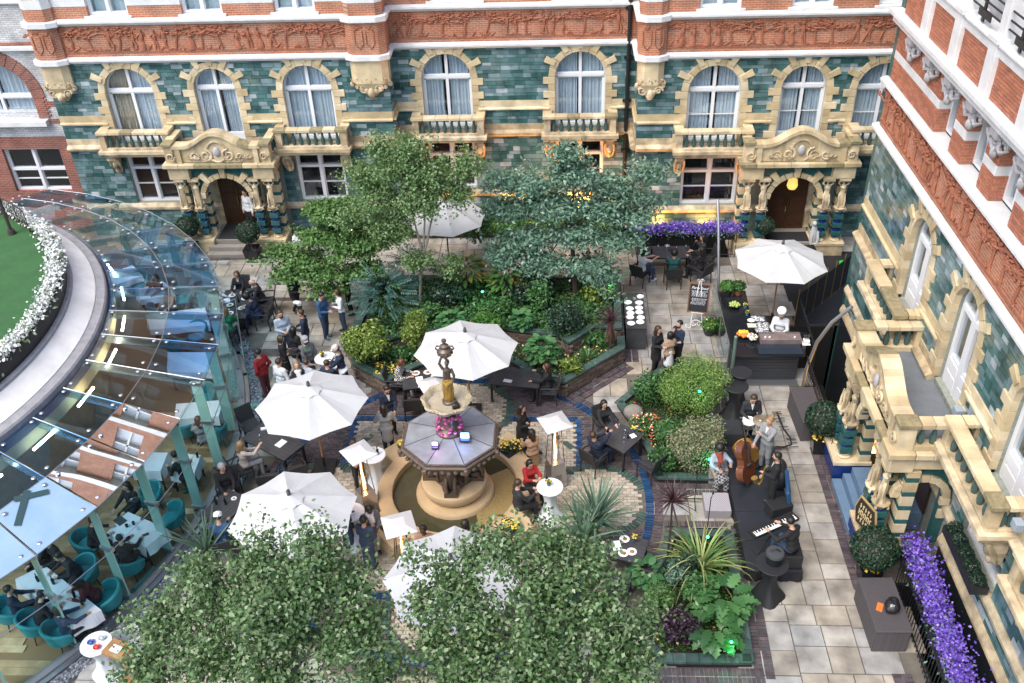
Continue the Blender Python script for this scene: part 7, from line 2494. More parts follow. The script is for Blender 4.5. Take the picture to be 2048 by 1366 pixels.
tree('birch_tree','large birch crown in the bottom centre foreground, right of its twin',(.3,9.0,0),[(.3,9.0,0),(.25,9.1,2),(.2,9.1,4),(.2,9.2,5.2)],[.13,.11,.09,.06],[(b[0],b[1],b[2],b[3]*.9,b[4]*.9,b[5]*.9) for b in bl],22000,.085,.058,BIRCH,BARK,per=11,sig=.1,shell=.9)
# young birch with a pale forked stem
p0 = (-4.90,26.45)
bl = [B3((-5.25,26.60,5.74),.8,.7,.55),B3((-4.17,26.40,5.49),.8,.7,.55),B3((-5.88,26.80,4.63),.7,.8,.5),B3((-4.52,26.20,4.75),.8,.8,.5),B3((-3.36,26.40,4.89),.4,.5,.35),B3((-6.47,27.00,5.23),.5,.6,.4),B3((-5.63,26.60,3.67),.8,.7,.45),B3((-3.10,26.60,5.72),.35,.5,.35),B3((-4.73,26.60,6.31),.7,.5,.3),B3((-5.68,26.80,6.31),.4,.4,.25),B3((-6.98,27.00,3.83),.5,.6,.4),B3((-4.89,26.30,2.55),.5,.5,.3),B3((-3.77,26.30,2.35),.4,.4,.3)]
t = thing('young_birch','slim young birch with a pale forked stem rising from the large bed','tree',(p0[0],p0[1],.85))
MB().tube([(p0[0],p0[1],.8),(-4.78,26.50,1.95),(-4.66,26.50,2.52)],[.055,.05,.048],8).build('trunk',BARK,t,True)
for l in ((-4.88,26.60,3.84),(-4.27,26.40,3.94),(-5.15,26.70,5.36),(-3.85,26.40,5.65),(-4.27,26.50,6.27)):
 s_ = Vector((-4.66,26.50,2.48))
 l = Vector(l)
 MB().tube([s_,(s_+l)/2+Vector((.05,0,.05)),l],[.035,.026,.012],6).build('limb',BARK,t,True)
crown(t,bl,21000,.105,.07,BIRCH2,per=16,sig=.12,shell=.55)
# maple: flat layers
bl = [B3((-8.96,27.20,2.04),.75,.6,.16),B3((-8.08,27.60,2.77),.8,.6,.16),B3((-7.15,27.00,2.53),.8,.6,.16),B3((-8.23,26.80,1.79),.8,.5,.16),B3((-9.32,27.00,1.67),.5,.5,.14),B3((-6.83,26.60,1.90),.7,.5,.15),B3((-7.21,27.80,3.22),.7,.6,.16),B3((-6.32,27.20,2.79),.6,.6,.16),B3((-9.65,27.40,2.32),.35,.4,.12),B3((-7.87,26.40,1.35),.6,.4,.12),B3((-8.23,28.00,3.50),.5,.5,.14),B3((-7.36,28.00,3.68),.5,.5,.2)]
tree('maple_tree','spreading bright green maple left of the slim birch',(-6.4,27.0,.8),[(-6.4,27.0,.8),(-6.5,27.1,1.4),(-6.6,27.2,2.0)],[.09,.08,.06],bl,15000,.13,.1,MAPLE,BARKD,per=22,sig=.15,flat=.35,up=1.2)
# grey green layered evergreen on the right
bl = [B3((0.11,28.00,4.77),.6,.6,.3),B3((-1.18,28.00,4.34),.7,.6,.25),B3((1.24,28.00,4.31),.7,.6,.25),B3((2.67,28.00,4.74),.45,.4,.15),B3((-1.84,27.60,3.65),.7,.6,.25),B3((-0.37,27.60,3.81),.8,.6,.25),B3((1.09,27.60,3.62),.8,.6,.25),B3((2.22,27.60,3.43),.5,.5,.2),B3((-1.36,27.20,2.75),.8,.6,.25),B3((0.28,27.20,2.93),.7,.6,.25),B3((1.74,27.20,2.73),.6,.5,.22),B3((-0.70,26.80,2.13),.8,.6,.22),B3((0.77,26.80,2.03),.7,.6,.22),B3((-2.02,27.00,2.31),.5,.5,.2),B3((-0.05,28.00,5.38),.35,.35,.25),B3((2.06,28.00,3.95),.5,.5,.2),B3((-2.15,28.00,4.53),.4,.4,.2),B3((1.10,26.60,1.67),.5,.4,.15)]
tree('evergreen_tree','layered grey green evergreen tree below the glowing window',(.3,26.9,.85),[(.3,26.9,.85),(.25,27,1.6),(.2,27.2,2.4),(.15,27.4,3.2)],[.1,.09,.07,.05],bl,26000,.16,.075,GREYG,BARKD,per=26,sig=.17,flat=.55,up=.8)

def shrub(name,label,p,r,n,L,W,m_,cat='shrub',shell=.3,group=None,extra=None):
 """p = foot (x, y, z), r = (rx, ry, height)"""
 t = thing(name,label,cat,p,0,group)
 k = 5
 m = MB(wm(t))
 for i in range(k):
  a = 6.28*i/k
  m.tube([(0,0,-.05),(.3*r[0]*math.cos(a),.3*r[1]*math.sin(a),r[2]*.4),(.6*r[0]*math.cos(a),.6*r[1]*math.sin(a),r[2]*.7)],[.02,.014,.006],4)
 m.build('stems',BARKD,t)
 bb = [(p[0],p[1],p[2]+r[2]*.45,r[0]*.8,r[1]*.8,r[2]*.5)]
 for i in range(9):  # uneven outline: lobes of different size
  a,e,q = NP.uniform(0,6.28),NP.uniform(-.1,1.2),NP.uniform(.26,.46)
  bb.append((p[0]+r[0]*.66*math.cos(a)*math.cos(e),p[1]+r[1]*.66*math.sin(a)*math.cos(e),p[2]+r[2]*(.45+.4*math.sin(e)),r[0]*q,r[1]*q,r[2]*q*.8))
 c,d = in_blobs(bb,n,shell)
 c += NP.normal(size=c.shape)*.035
 leaves('foliage',t,c,unit(NP.normal(size=(n,3))*.5+d*.7+[0,0,.5]),L,W,m_)
 if extra:
  c,d = in_blobs([(p[0],p[1],p[2]+r[2]*.52,r[0]*1.02,r[1]*1.02,r[2]*.57)],extra[0],.1)
  c = c[c[:,2] >p[2]+r[2]*.4]
  leaves('blossom',t,c,unit(NP.normal(size=(len(c),3))*.4+[0,0,1]),extra[1],extra[1],extra[2])
 return t
def P(xy,z): return (xy[0],xy[1],z)
shrub('variegated_shrub','large rounded yellow green shrub beside the standing group',P((-6.16,23.47),.8),(.95,.8,.95),2600,.13,.06,YELG)
shrub('golden_shrub','upright golden leaved shrub between the slim birch and the fountain parasol',P((-4.70,23.87),.85),(.5,.5,1.2),1300,.12,.055,YELG)
shrub('broadleaf_shrub','low lime green shrub with red leaf tips under the golden shrub',P((-5.20,23.62),.5),(.6,.35,.5),700,.12,.07,MIDG)
shrub('laurel_shrub','glossy light green shrub beside the middle of the large bed',P((-2.50,24.56),.85),(.6,.5,.75),950,.14,.07,TURFL)
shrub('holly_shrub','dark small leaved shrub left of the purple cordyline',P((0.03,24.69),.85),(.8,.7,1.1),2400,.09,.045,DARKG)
shrub('bay_shrub','mid green bush behind the brick bed angle, left of the dark shrub',P((-0.87,25.99),.85),(.5,.5,1.0),900,.12,.06,MIDG)
shrub('choisya_shrub','yellow leaved low shrub at the front brick wall',P((0.11,22.99),.5),(.38,.3,.5),420,.15,.06,YELG)
shrub('fern_shrub','low ferny plants along the coping right of the large bed',P((0.98,24.57),.5),(.5,.35,.35),500,.2,.05,MIDG)
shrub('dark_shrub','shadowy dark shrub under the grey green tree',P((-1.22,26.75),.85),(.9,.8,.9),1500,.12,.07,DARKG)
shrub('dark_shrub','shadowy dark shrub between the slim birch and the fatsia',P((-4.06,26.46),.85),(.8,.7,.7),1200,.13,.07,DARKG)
shrub('bay_shrub','mid green bush beside the upper coping below the dark purple cordyline',P((-2.17,25.70),.85),(.5,.4,.6),800,.13,.065,MIDG)
shrub('aucuba_shrub','light speckled bush against the green spotlight coping',P((0.94,26.43),.85),(.6,.5,.8),900,.14,.07,YELG)
shrub('camellia_shrub','mid green bush between the mahonia and the hydrangea',P((-4.34,25.27),.85),(.45,.4,.6),700,.13,.07,MIDG)
shrub('back_shrub','mid green shrub behind the slim birch near the back parasol',P((-3.21,30.90),.6),(.8,.6,1.4),1500,.13,.06,MIDG)
shrub('feathery_maple','feathery light green dome shaped maple beside the glass sided counter',P((3.68,21.70),.15),(1.1,.9,1.6),11000,.075,.022,ACER)
shrub('camellia_shrub','dark glossy shrub left of the feathery light green dome',P((2.47,22.05),.15),(.6,.55,1.0),1300,.1,.06,MIDG)
shrub('pieris_shrub','round cream variegated shrub with reddish tips beside the singer',P((3.52,19.24),.15),(.88,.8,1.5),7200,.075,.03,PIER)
shrub('fern_clump','dark green fern clump left of the cream round shrub',P((2.84,20.26),.15),(.5,.5,.55),800,.2,.04,MIDG)
shrub('box_bush','mid green bush at the left foot of the cream round shrub',P((2.60,19.14),.15),(.45,.4,.7),1100,.08,.05,MIDG)
shrub('azalea','loose shrub with orange flowers above the boulder',P((2.23,20.58),.15),(.5,.55,.5),700,.09,.04,MIDG,'shrub',.3,None,(260,.06,MIXF))
shrub('clipped_ball','bright clipped box ball in the stage bed',P((2.10,14.28),.15),(.42,.4,.75),3000,.045,.03,MAPLE,'shrub',.08)
shrub('purple_shrub','dark purple leaved shrub in the middle of the stage bed',P((2.49,13.66),.15),(.5,.5,.75),1300,.09,.055,PURL)
shrub('dark_conifer','dark spiky shrub just below the striped strap leaves',P((2.95,15.40),.15),(.4,.4,.7),1000,.09,.025,DARKG)
shrub('rose_shrub','dark bronze green shrub between hydrangea and strap leaves',P((2.52,15.24),.15),(.4,.35,.6),700,.09,.04,GREYG)
shrub('herb_clump','leafy green clump above the purple shrub',P((3.10,14.65),.15),(.5,.45,.65),900,.11,.07,MIDG)
# large leaved plants: every leaf a part
def leafmesh(nm,m_,L,W,lob=0.0,cup=.12,n=5):
 vs,fs = [],[]
 for i in range(n+1):
  f = i/n
  w_ = W*math.sin(PI*min(1,f*.9+.08))**.7*(1+lob*(1 if i % 2 else-1))
  z =-cup*L*f*f
  vs += [(-w_/2,L*f,z+.1*w_),(0,L*f,z),(w_/2,L*f,z+.1*w_)]
 for i in range(n):
  a = i*3
  fs += [(a,a+1,a+4,a+3),(a+1,a+2,a+5,a+4)]
 return MB().add(vs,fs).mesh(nm,m_,None,'all')
def leafy(name,label,p,r,n,mesh_,cat='plant',lo=.15,hi=1.1,group=None,part='leaf',sc_=(.7,1.2)):
 t = thing(name,label,cat,p,0,group)
 MB(wm(t)).tube([(0,0,-.05),(0,0,r[2]*.5)],[.03,.015],5).build('stem',BARKD,t)
 for i in range(n):
  az = i*2.39996+RND.uniform(-.2,.2)
  el = lo+(hi-lo)*(1-(i+.5)/n)+RND.uniform(-.1,.1)
  c = Vector((r[0]*math.cos(az)*math.cos(el)*.62,r[1]*math.sin(az)*math.cos(el)*.62,r[2]*(.3+.62*math.sin(el))))
  o = bpy.data.objects.new(part,mesh_); COL.objects.link(o); o.parent = t
  o.location = c
  o.rotation_euler = (RND.uniform(-.35,.25)+el*.25,RND.uniform(-.25,.25),az-PI/2)
  s_ = RND.uniform(*sc_)
  o.scale = (s_,s_,s_)
 return t
HYD = leafmesh('leaf',leafmat('hydrangea leaf',[(0,(0.035,0.119,0.042)),(0.5,(0.07,0.196,0.07)),(1,(0.119,0.28,0.105))],.4),.24,.17)
ACAN = leafmesh('leaf',leafmat('acanthus leaf',[(0,(0.0325,0.111,0.0325)),(0.5,(0.0715,0.195,0.0585)),(1,(0.13,0.286,0.104))],.3),.36,.22,.28,.3,9)
FATS = leafmesh('leaf',leafmat('fatsia leaf',[(0,(0.039,0.0975,0.026)),(0.7,(0.078,0.169,0.0455)),(1,(0.26,0.208,0.039))],.35),.34,.13,0,.3)
leafy('hydrangea','broad leaved hydrangea at the front of the large bed, right of the fountain parasol',P((-0.74,23.37),.5),(.62,.55,1.05),110,HYD)
leafy('hydrangea','broad leaved hydrangea beside the upper coping right of the slim birch',P((-3.63,24.70),.85),(.6,.5,.7),80,HYD)
leafy('hydrangea','smaller broad leaved hydrangea under the dark shrub by the inner coping',P((-1.40,24.83),.85),(.42,.4,.6),60,HYD)
leafy('hydrangea','broad leaved hydrangea at the left corner of the stage bed',P((1.89,15.15),.15),(.45,.45,.65),70,HYD)
leafy('fatsia','glossy fingered fatsia right of the slim birch, left one',P((-3.37,27.24),.85),(.75,.7,1.3),90,FATS)
leafy('fatsia','glossy fingered fatsia under the grey green tree',P((-1.98,26.76),.85),(.75,.6,1.2),90,FATS)
leafy('acanthus','large jagged leaved acanthus at the right edge of the stage bed, upper clump',P((3.59,14.45),.15),(.75,.65,.65),60,ACAN)
leafy('acanthus','large jagged leaved acanthus at the right edge of the stage bed, lower clump',P((3.27,13.68),.15),(.7,.6,.5),45,ACAN)
# mahonia: long pinnate fronds
def frond(nm,m_,L=.62):
 m = MB()
 m.tube([(0,0,0),(0,L*.5,.02),(0,L,-.1)],[.008,.006,.003],4)
 for i in range(9):
  y = L*(.15+.09*i)
  for s in (-1,1):
   w_ = .14*(1-.05*i)
   m.add([(0,y,0),(s*w_*.5,y+.01,.015),(s*w_,y+.05,-.03),(s*w_*.5,y+.055,.0)],[(0,1,2,3)])
 return m.mesh(nm,m_)
leafy('mahonia','dark blue green mahonia with ladder like fronds, left of the slim birch',P((-5.84,25.42),.85),(1.1,.9,1.7),70,frond('frond',TEALG),'shrub',0.0,1.2,None,'frond')
leafy('mahonia','dark blue green mahonia fronds behind the slim birch stem',P((-5.19,27.41),.85),(.9,.7,1.3),40,frond('frond',TEALG),'shrub',0.0,1.2,None,'frond')
# sword leaved plants
def strapmesh(nm,m_,L,W,droop,n=6,keel=.25):
 vs,fs = [],[]
 x = z = 0.0
 a = 0.0
 for i in range(n+1):
  f = i/n
  w_ = W*(1-f)**.6*(.6+.4*min(1,f*4))+.002
  vs += [(-w_/2,x,z+keel*w_),(0,x,z),(w_/2,x,z+keel*w_)]
  a = droop*f**1.5
  x += L/n*math.sin(a)
  z += L/n*math.cos(a)
 for i in range(n):
  q = i*3
  fs += [(q,q+1,q+4,q+3),(q+1,q+2,q+5,q+4)]
 return MB().add(vs,fs).mesh(nm,m_,None,'all')
def swords(name,label,p,n,meshes,tilt=(.05,1.25),cat='plant',trunk_=None,head=0.0):
 t = thing(name,label,cat,p)
 if trunk_:
  lmb(t).tube([(0,0,-.05),(.02,.01,head*.5),(0,0,head)],trunk_,7).build('trunk',BARKD,t,True)
 for i in range(n):
  az = i*2.39996
  tl = tilt[0]+(tilt[1]-tilt[0])*((i+.5)/n)**.8
  o = bpy.data.objects.new('sword_leaf',meshes[i % len(meshes)]); COL.objects.link(o); o.parent = t
  o.location = (.03*math.cos(az),.03*math.sin(az),head)
  o.rotation_euler = (Matrix.Rotation(az,3,'Z')@Matrix.Rotation(-tl,3,'X')@Matrix.Rotation(RND.uniform(-.3,.3),3,'Y')).to_euler()
  s_ = RND.uniform(.75,1.15)
  o.scale = (s_,s_,s_)
 return t
YM = [strapmesh('sword_leaf',YUC,1.15,.075,d) for d in (.15,.3,.5)]
PM = [strapmesh('sword_leaf',PHOR,1.5,.056,d) for d in (1.3,1.7,2.1)]
CM = [strapmesh('sword_leaf',CORD,.62,.036,d) for d in (.2,.5,.8)]
swords('yucca','big grey green yucca right of the cocktail table by the fountain, upper head',P((0.71,16.61),0),100,YM,(.05,1.5),'plant',[.08,.07,.07],.8)
swords('yucca','big grey green yucca partly behind the birch leaves, lower head',P((0.39,16.02),0),60,YM,(.05,1.5),'plant',[.08,.07,.07],.7)
swords('yucca','dark strap leaved yucca at the glasshouse edge behind the birch leaves',P((-8.92,15.74),0),50,YM,(.05,1.3),'plant',[.07,.06,.06],.4)
swords('yucca','pointed yucca leaves standing in front of the lower white parasol',P((-6.36,13.60,3.19),0) if False else (-6.05,13.4,0),46,YM,(.02,1.1),'plant',[.09,.08,.07],2.0)
swords('flax_plant','arching yellow striped flax in the bed before the stage',P((3.21,15.63),.15),80,PM,(.15,1.15))
swords('cordyline','purple cordyline on a slim bare stem rising over the striped flax',P((2.47,16.02),.15),60,CM,(.02,2.0),'plant',[.03,.025,.025],1.9)
swords('cordyline','purple cordyline with a skirt of dead leaves at the corner of the large bed',P((1.36,24.16),.5),70,CM,(.02,2.0),'plant',[.06,.05,.05],1.15)
t = thing('cordyline_skirt','skirt of hanging brown leaves round the corner cordyline trunk','plant',P((1.36,24.11),.52))
m = lmb(t)
for i in range(40):
 a = i*2.4
 m.add([(.05*math.cos(a),.05*math.sin(a),1.15),(.1*math.cos(a+.15),.1*math.sin(a+.15),.8),(.17*math.cos(a),.17*math.sin(a),.2+.2*RND.random()),(.1*math.cos(a-.15),.1*math.sin(a-.15),.8)],[(0,1,2,3)])
m.build('dead_leaves',leafmat('dead leaf',[(0,(.06,.03,.02)),(1,(.16,.09,.06))]),t)
swords('cordyline','dark purple spiky cordyline in the shade under the grey green tree',P((-1.14,26.75),.85),50,CM,(.1,1.6),'plant',[.04,.04,.04],.35)
STR = [strapmesh('sword_leaf',MIDG,.5,.03,d) for d in (.9,1.3)]
swords('agapanthus','strap leaved clump along the front brick wall',P((0.65,23.63),.5),60,STR,(.2,1.2))
# topiary balls in square planters with yellow flowers
def topiary(pot,zb,r_,label,ph=.5,s_=.46,fl=True):
 t = thing('topiary_planter',label,'planter',(pot[0],pot[1],0),0,'clipped bushes in dark planters')
 q = lambda s,z: [(-s,-s,z),(s,-s,z),(s,s,z),(-s,s,z)]
 m = lmb(t)
 m.add(q(s_*.42,0)+q(s_*.55,ph),[(0,1,5,4),(1,2,6,5),(2,3,7,6),(3,0,4,7),(4,5,6,7),(3,2,1,0)])
 m.build('pot',BTOP,t,bevel=.01)
 n = int(2600*(r_/.5)**2)
 c,d = in_blobs([(pot[0],pot[1],zb,r_,r_,r_*.92)],n,.07)
 leaves('foliage',t,c,unit(NP.normal(size=(n,3))*.5+d),.07,.04,DARKG)
 lmb(t).ell((0,0,zb),(r_*.8,r_*.8,r_*.72),12,8).build('inner_twigs',BARKD,t)
 if fl:
  c,d = in_blobs([(pot[0],pot[1],ph+.06,s_*.62,s_*.62,.1)],60,.4)
  leaves('flowers',t,c,unit(NP.normal(size=(60,3))*.3+[0,-.3,1]),.09,.09,YEL)
topiary((7.0,20.1),1.15,.52,'clipped bush with yellow flowers in a black pot by the far wicker box')
topiary((7.15,15.5),1.1,.55,'clipped bush with yellow flowers in a black pot beside the blue stone steps')
topiary((-11.89,30.69),1.2,.46,'clipped bush in a black pot right of the left porch steps',.55,.5,False)
topiary((-14.38,31.17),1.2,.44,'clipped bush left of the left porch steps, partly behind the glasshouse',.55,.5,False)
topiary((7.25,31.05),1.15,.36,'small clipped bush at the left columns of the back right porch',.5,.42,False)
t = thing('sill_planter','black window box of five small clipped balls on the right wall sill','planter',(8.3,14.4,1.9))
MB().bb(8.42,8.78,13.5,15.3,1.9,2.1).build('trough',TR,t)
for i in range(5):
 y = 13.7+.36*i
 c,d = in_blobs([(8.6,y,2.16,.17,.17,.17)],420,.08)
 leaves('clipped_ball',t,c,unit(NP.normal(size=(420,3))*.5+d),.045,.03,DARKG)
# trough flowers
def bloom(par,pts,n,wd,m_,mg,sz=.05,h=.2,gsz=.09):
 pts = np.array(pts)
 k = NP.integers(0,len(pts)-1,n)
 f = NP.random(n)[:,None]
 c = pts[k]*(1-f)+pts[k+1]*f+NP.normal(size=(n,3))*[wd,wd,h*.4]
 w1 = NP.random(n) <.7
 leaves('petals',par,c[w1]+[0,0,h*.3],unit(NP.normal(size=(w1.sum(),3))*.7+[0,-.2,.8]),sz,sz,m_)
 leaves('foliage',par,c[~w1]-[0,0,h*.3],unit(NP.normal(size=((~w1).sum(),3))*.6+[0,-.4,.6]),gsz,gsz*.5,mg)
bloom(TRN,[(2.4,30.85,1.12),(6.2,30.85,1.12)],5200,.13,PURF,GREYG,.065,.22)
bloom(TRE,[(8.14,15.9,.95),(8.08,14,.95),(8.02,12,.95),(7.95,8.5,.95)],7500,.15,PURF,GREYG,.065,.25)
wf = thing('white_flower_ring','thick ring of white and grey leaved flowers round the terrace edge','flowers',cpt(7.3,20,4.86))
bloom(wf,[cpt(7.32,a,4.93) for a in range(-66,100,4)],9500,.12,WHF,leafmat('pale green leaf',[(0,(.16,.24,.09)),(.6,(.3,.36,.22)),(1,(.5,.52,.42))]),.075,.14,.12)
# fountain edge flower boxes, pots by the counter
def flowerbox(p,z,rz,label,s_=.3):
 t = thing('flower_box',label,'flower box',(p[0],p[1],z),R(rz),'flower boxes on the fountain edge')
 lmb(t).bb(-s_,s_,-s_*.7,s_*.7,.0,.05).build('box',TR,t)
 n = 170
 c = np.array([p[0],p[1],z+.1])+NP.uniform(-1,1,(n,3))*[s_*.95,s_*.75,.05]
 leaves('foliage',t,c,unit(NP.normal(size=(n,3))*.5+[0,0,1]),.08,.05,DARKG)
 c = np.array([p[0],p[1],z+.16])+NP.uniform(-1,1,(46,3))*[s_*.9,s_*.7,.03]
 leaves('petals',t,c,unit(NP.normal(size=(46,3))*.3+[0,0,1]),.085,.085,YEL)
flowerbox((-1.5,19.55),.47,45,'yellow and blue flower box on the fountain seat, top right corner',.33)
flowerbox((-1.4,16.6),.47,-45,'yellow flower box on the fountain edge at its lower right corner',.25)
flowerbox((-4.45,16.6),.47,45,'yellow flower box on the fountain edge behind the lower heater plate',.22)
flowerbox((-4.5,19.6),.47,-45,'yellow flower box at the upper left corner of the fountain',.18)
def potplant(p,z,r_,potc,label,m_,n=500,fl=0):
 t = thing('potted_plant',label,'potted plant',(p[0],p[1],z),0,'potted plants by the counter')
 lmb(t).lathe([(r_*.5,0),(r_*.75,r_*.9),(r_*.65,r_*.9),(0,r_*.8)],n=14).build('pot',mat('pot %.2f %.2f' % potc[:2],potc,.7),t,True)
 c,d = in_blobs([(p[0],p[1],z+r_*1.3,r_,r_,r_*.7)],n,.3)
 leaves('foliage',t,c,unit(NP.normal(size=(n,3))*.5+d+[0,0,.5]),.09,.05,m_)
 if fl:
  c,d = in_blobs([(p[0],p[1],z+r_*1.4,r_,r_,r_*.7)],fl,.1)
  leaves('blossom',t,c,unit(NP.normal(size=(fl,3))*.4+[0,0,1]),.06,.06,MIXF)
potplant((5.62,26.55),1.052,.24,(.3,.13,.06),'bushy plant in a terracotta pot on the far end of the food counter',MIDG,600,20)
potplant((5.25,26.5),1.052,.26,(.02,.02,.022),'bright green cushion plant in a black bowl on the food counter',TURFL,900)
potplant((5.15,26.68),1.052,.14,(.3,.13,.06),'small leggy plant behind the cushion plant on the food counter',MIDG,160)
potplant((4.67,25.75),.0,.3,(.03,.03,.032),'low bowl of green plants and flowers on the flags by the easel',TURFL,600,40)
# ground cover
def cover(label_name,poly,z,n,L,m_,fl=0,fm=MIXF,excl=None):
 xs = [p[0] for p in poly]; ys = [p[1] for p in poly]
 c = np.stack([NP.uniform(min(xs),max(xs),n*2),NP.uniform(min(ys),max(ys),n*2),NP.uniform(z,z+.1,n*2)],1)
 ok = np.array([inpoly(x,y,poly) and (excl is None or not inpoly(x,y,excl)) for x,y,_ in c])
 c = c[ok][:n]
 tag(leaves(label_name,None,c,unit(NP.normal(size=(len(c),3))*.5+[0,0,.8]),L,L*.45,m_),kind='stuff')
 if fl:
  q = c[NP.integers(0,len(c),fl)]+[0,0,.06]
  tag(leaves('ground_flowers',None,q,unit(NP.normal(size=(fl,3))*.3+[0,0,1]),.07,.07,fm),kind='stuff')
def shrink(poly,f):
 cx = sum(p[0] for p in poly)/len(poly); cy = sum(p[1] for p in poly)/len(poly)
 return [(cx+(x-cx)*f,cy+(y-cy)*f) for x,y in poly]
FRONT = [(-6.4,23.5),(-5.4,22.75),(-4.9,23.2),(-4.3,23.7),(-1.6,23.7),(-1.0,23.1),(-.1,22.7),(1.5,24.25),(1.5,24.7),(.9,24.7),(.1,23.85),(-.3,24.3),(-1.4,24.5),(-2.3,24.7),(-5.1,24.3),(-5.6,24.05),(-6.6,24.1)]
cover('ground_cover',FRONT,.47,2600,.1,MIDG,160)
cover('ground_cover',shrink(TIER,.93),.8,4500,.13,DARKG,40)
cover('ground_cover',shrink(TIER,.93),.86,4500,.16,MIDG,30)
cover('ground_cover',shrink(BED_B,.86),.08,2200,.09,TURFL,60)
cover('ground_cover',shrink(BED_C,.84),.08,3000,.08,TURFL,60)
cover('ground_cover',[(-10.6,31.9),(-6.5,31.9),(-6.5,32.6),(-10.6,32.6)],.15,900,.3,leafmat('dry grass',[(0,(.08,.12,.05)),(.6,(.2,.22,.1)),(1,(.36,.34,.2))]))
cover('ground_cover',[(-6.2,32.2),(2.0,32.2),(2.0,33.3),(-6.2,33.3)],.2,2200,.25,MIDG,60,YEL)
p = (-5.54,23.02)
cover('yellow_flowers',[(p[0]-.35,p[1]-.3),(p[0]+.35,p[1]-.3),(p[0]+.35,p[1]+.3),(p[0]-.35,p[1]+.3)],.55,160,.1,MIDG,60,YEL)

# ================================================================ people
def nets(val,org,h):
 """surface nets: closed smooth surface of val < 0"""
 neg = val <0
 nx,ny,nz = [s-1 for s in val.shape]
 acc = np.zeros((nx,ny,nz,3)); cnt = np.zeros((nx,ny,nz))
 sl = lambda o: tuple(slice(o[i],o[i]+(nx,ny,nz)[i]) for i in range(3))
 C = [(i,j,k) for i in (0,1) for j in (0,1) for k in (0,1)]
 for a in C:
  for ax in range(3):
   if a[ax]: continue
   b = list(a); b[ax] = 1
   va,vb = val[sl(a)],val[sl(b)]
   x = neg[sl(a)] !=neg[sl(b)]
   t = np.where(x,va/np.where(x,va-vb,1),0)
   for i in range(3):
    acc[...,i] += np.where(x,a[i]+(t if i ==ax else 0),0)
   cnt += x
 act = cnt >0
 idx =-np.ones(cnt.shape,int); idx[act] = np.arange(act.sum())
 V = (np.argwhere(act)+acc[act]/cnt[act][:,None])*h+org
 F = []
 for ax in range(3):
  u,w_ = [(1,2),(2,0),(0,1)][ax]
  s0 = [slice(1,-1)]*3; s0[ax] = slice(0,-1)
  s1 = list(s0); s1[ax] = slice(1,None)
  x = neg[tuple(s0)] !=neg[tuple(s1)]
  p = np.argwhere(x)+1; p[:,ax] -= 1
  fl = neg[tuple(s0)][x]
  q = []
  for du,dw in ((0,0),(1,0),(1,1),(0,1)):
   r = p.copy(); r[:,u] -= du; r[:,w_] -= dw
   q.append(idx[r[:,0],r[:,1],r[:,2]])
  q = np.stack(q,1)
  q[fl] = q[fl][:,::-1]
  F.append(q)
 F = np.concatenate(F)
 return V,F[:,::-1]
def blob(prims,h=.026,k=.035):
 """smooth union of tapered capsules (p, q, rp, rq)"""
 A = np.array([[*p,*q] for p,q,_,_ in prims]); rm = max(max(r,s) for*_,r,s in prims)
 lo = np.minimum(A[:,:3].min(0),A[:,3:].min(0))-rm-3*h
 hi = np.maximum(A[:,:3].max(0),A[:,3:].max(0))+rm+3*h
 g = np.stack(np.meshgrid(*[np.arange(lo[i],hi[i],h) for i in range(3)],indexing='ij'),-1)
 e = np.zeros(g.shape[:3])
 for p,q,r,s in prims:
  p,q = np.array(p),np.array(q)
  d = q-p
  t = np.clip(((g-p)@d)/max(d@d,1e-9),0,1)
  e += np.exp(-np.minimum((np.linalg.norm(g-p-t[...,None]*d,axis=-1)-(r+(s-r)*t))/(k*.4),60))
 return nets(-np.log(np.maximum(e,1e-26))*k*.4,lo,h)
PC = {'k': (.012,.012,.014),'K': (.022,.024,.03),'n': (.012,.022,.05),'b': (.03,.09,.2),'d': (.035,.06,.11),'w': (.68,.7,.72),'g': (.26,.27,.28),'G': (.14,.145,.15),'r': (.3,.012,.015),'m': (.1,.018,.025),'e': (.36,.25,.17),'v': (.01,.2,.08),'t': (.02,.1,.1),'l': (.35,.42,.5),'o': (.3,.06,.03),'p': (.45,.38,.34),'c': (.5,.47,.42)}
HC = {'k': (.012,.01,.009),'b': (.05,.028,.015),'y': (.3,.19,.09),'g': (.42,.41,.4),'r': (.12,.04,.02),'-': None}
SK = {0: (.5,.3,.21),1: (.42,.25,.17),2: (.24,.13,.08),3: (.07,.035,.022)}
EYE_M = mat('dark eye',(.02,.015,.012),.3); LIP = mat('lips',(.35,.12,.1),.5)
def cloth(key):
 if key =='x': return checkmat('black and white check',(.5,.5,.5),(.02,.02,.02),22)
 if key =='q': return checkmat('spotted skirt',(.03,.03,.035),(.3,.3,.3),16)
 c = PC[key]
 return mat('cloth '+key+str(c),c,.85,noise=(6,.5),c2=tuple(x*.75 for x in c))
PEOPLE = []
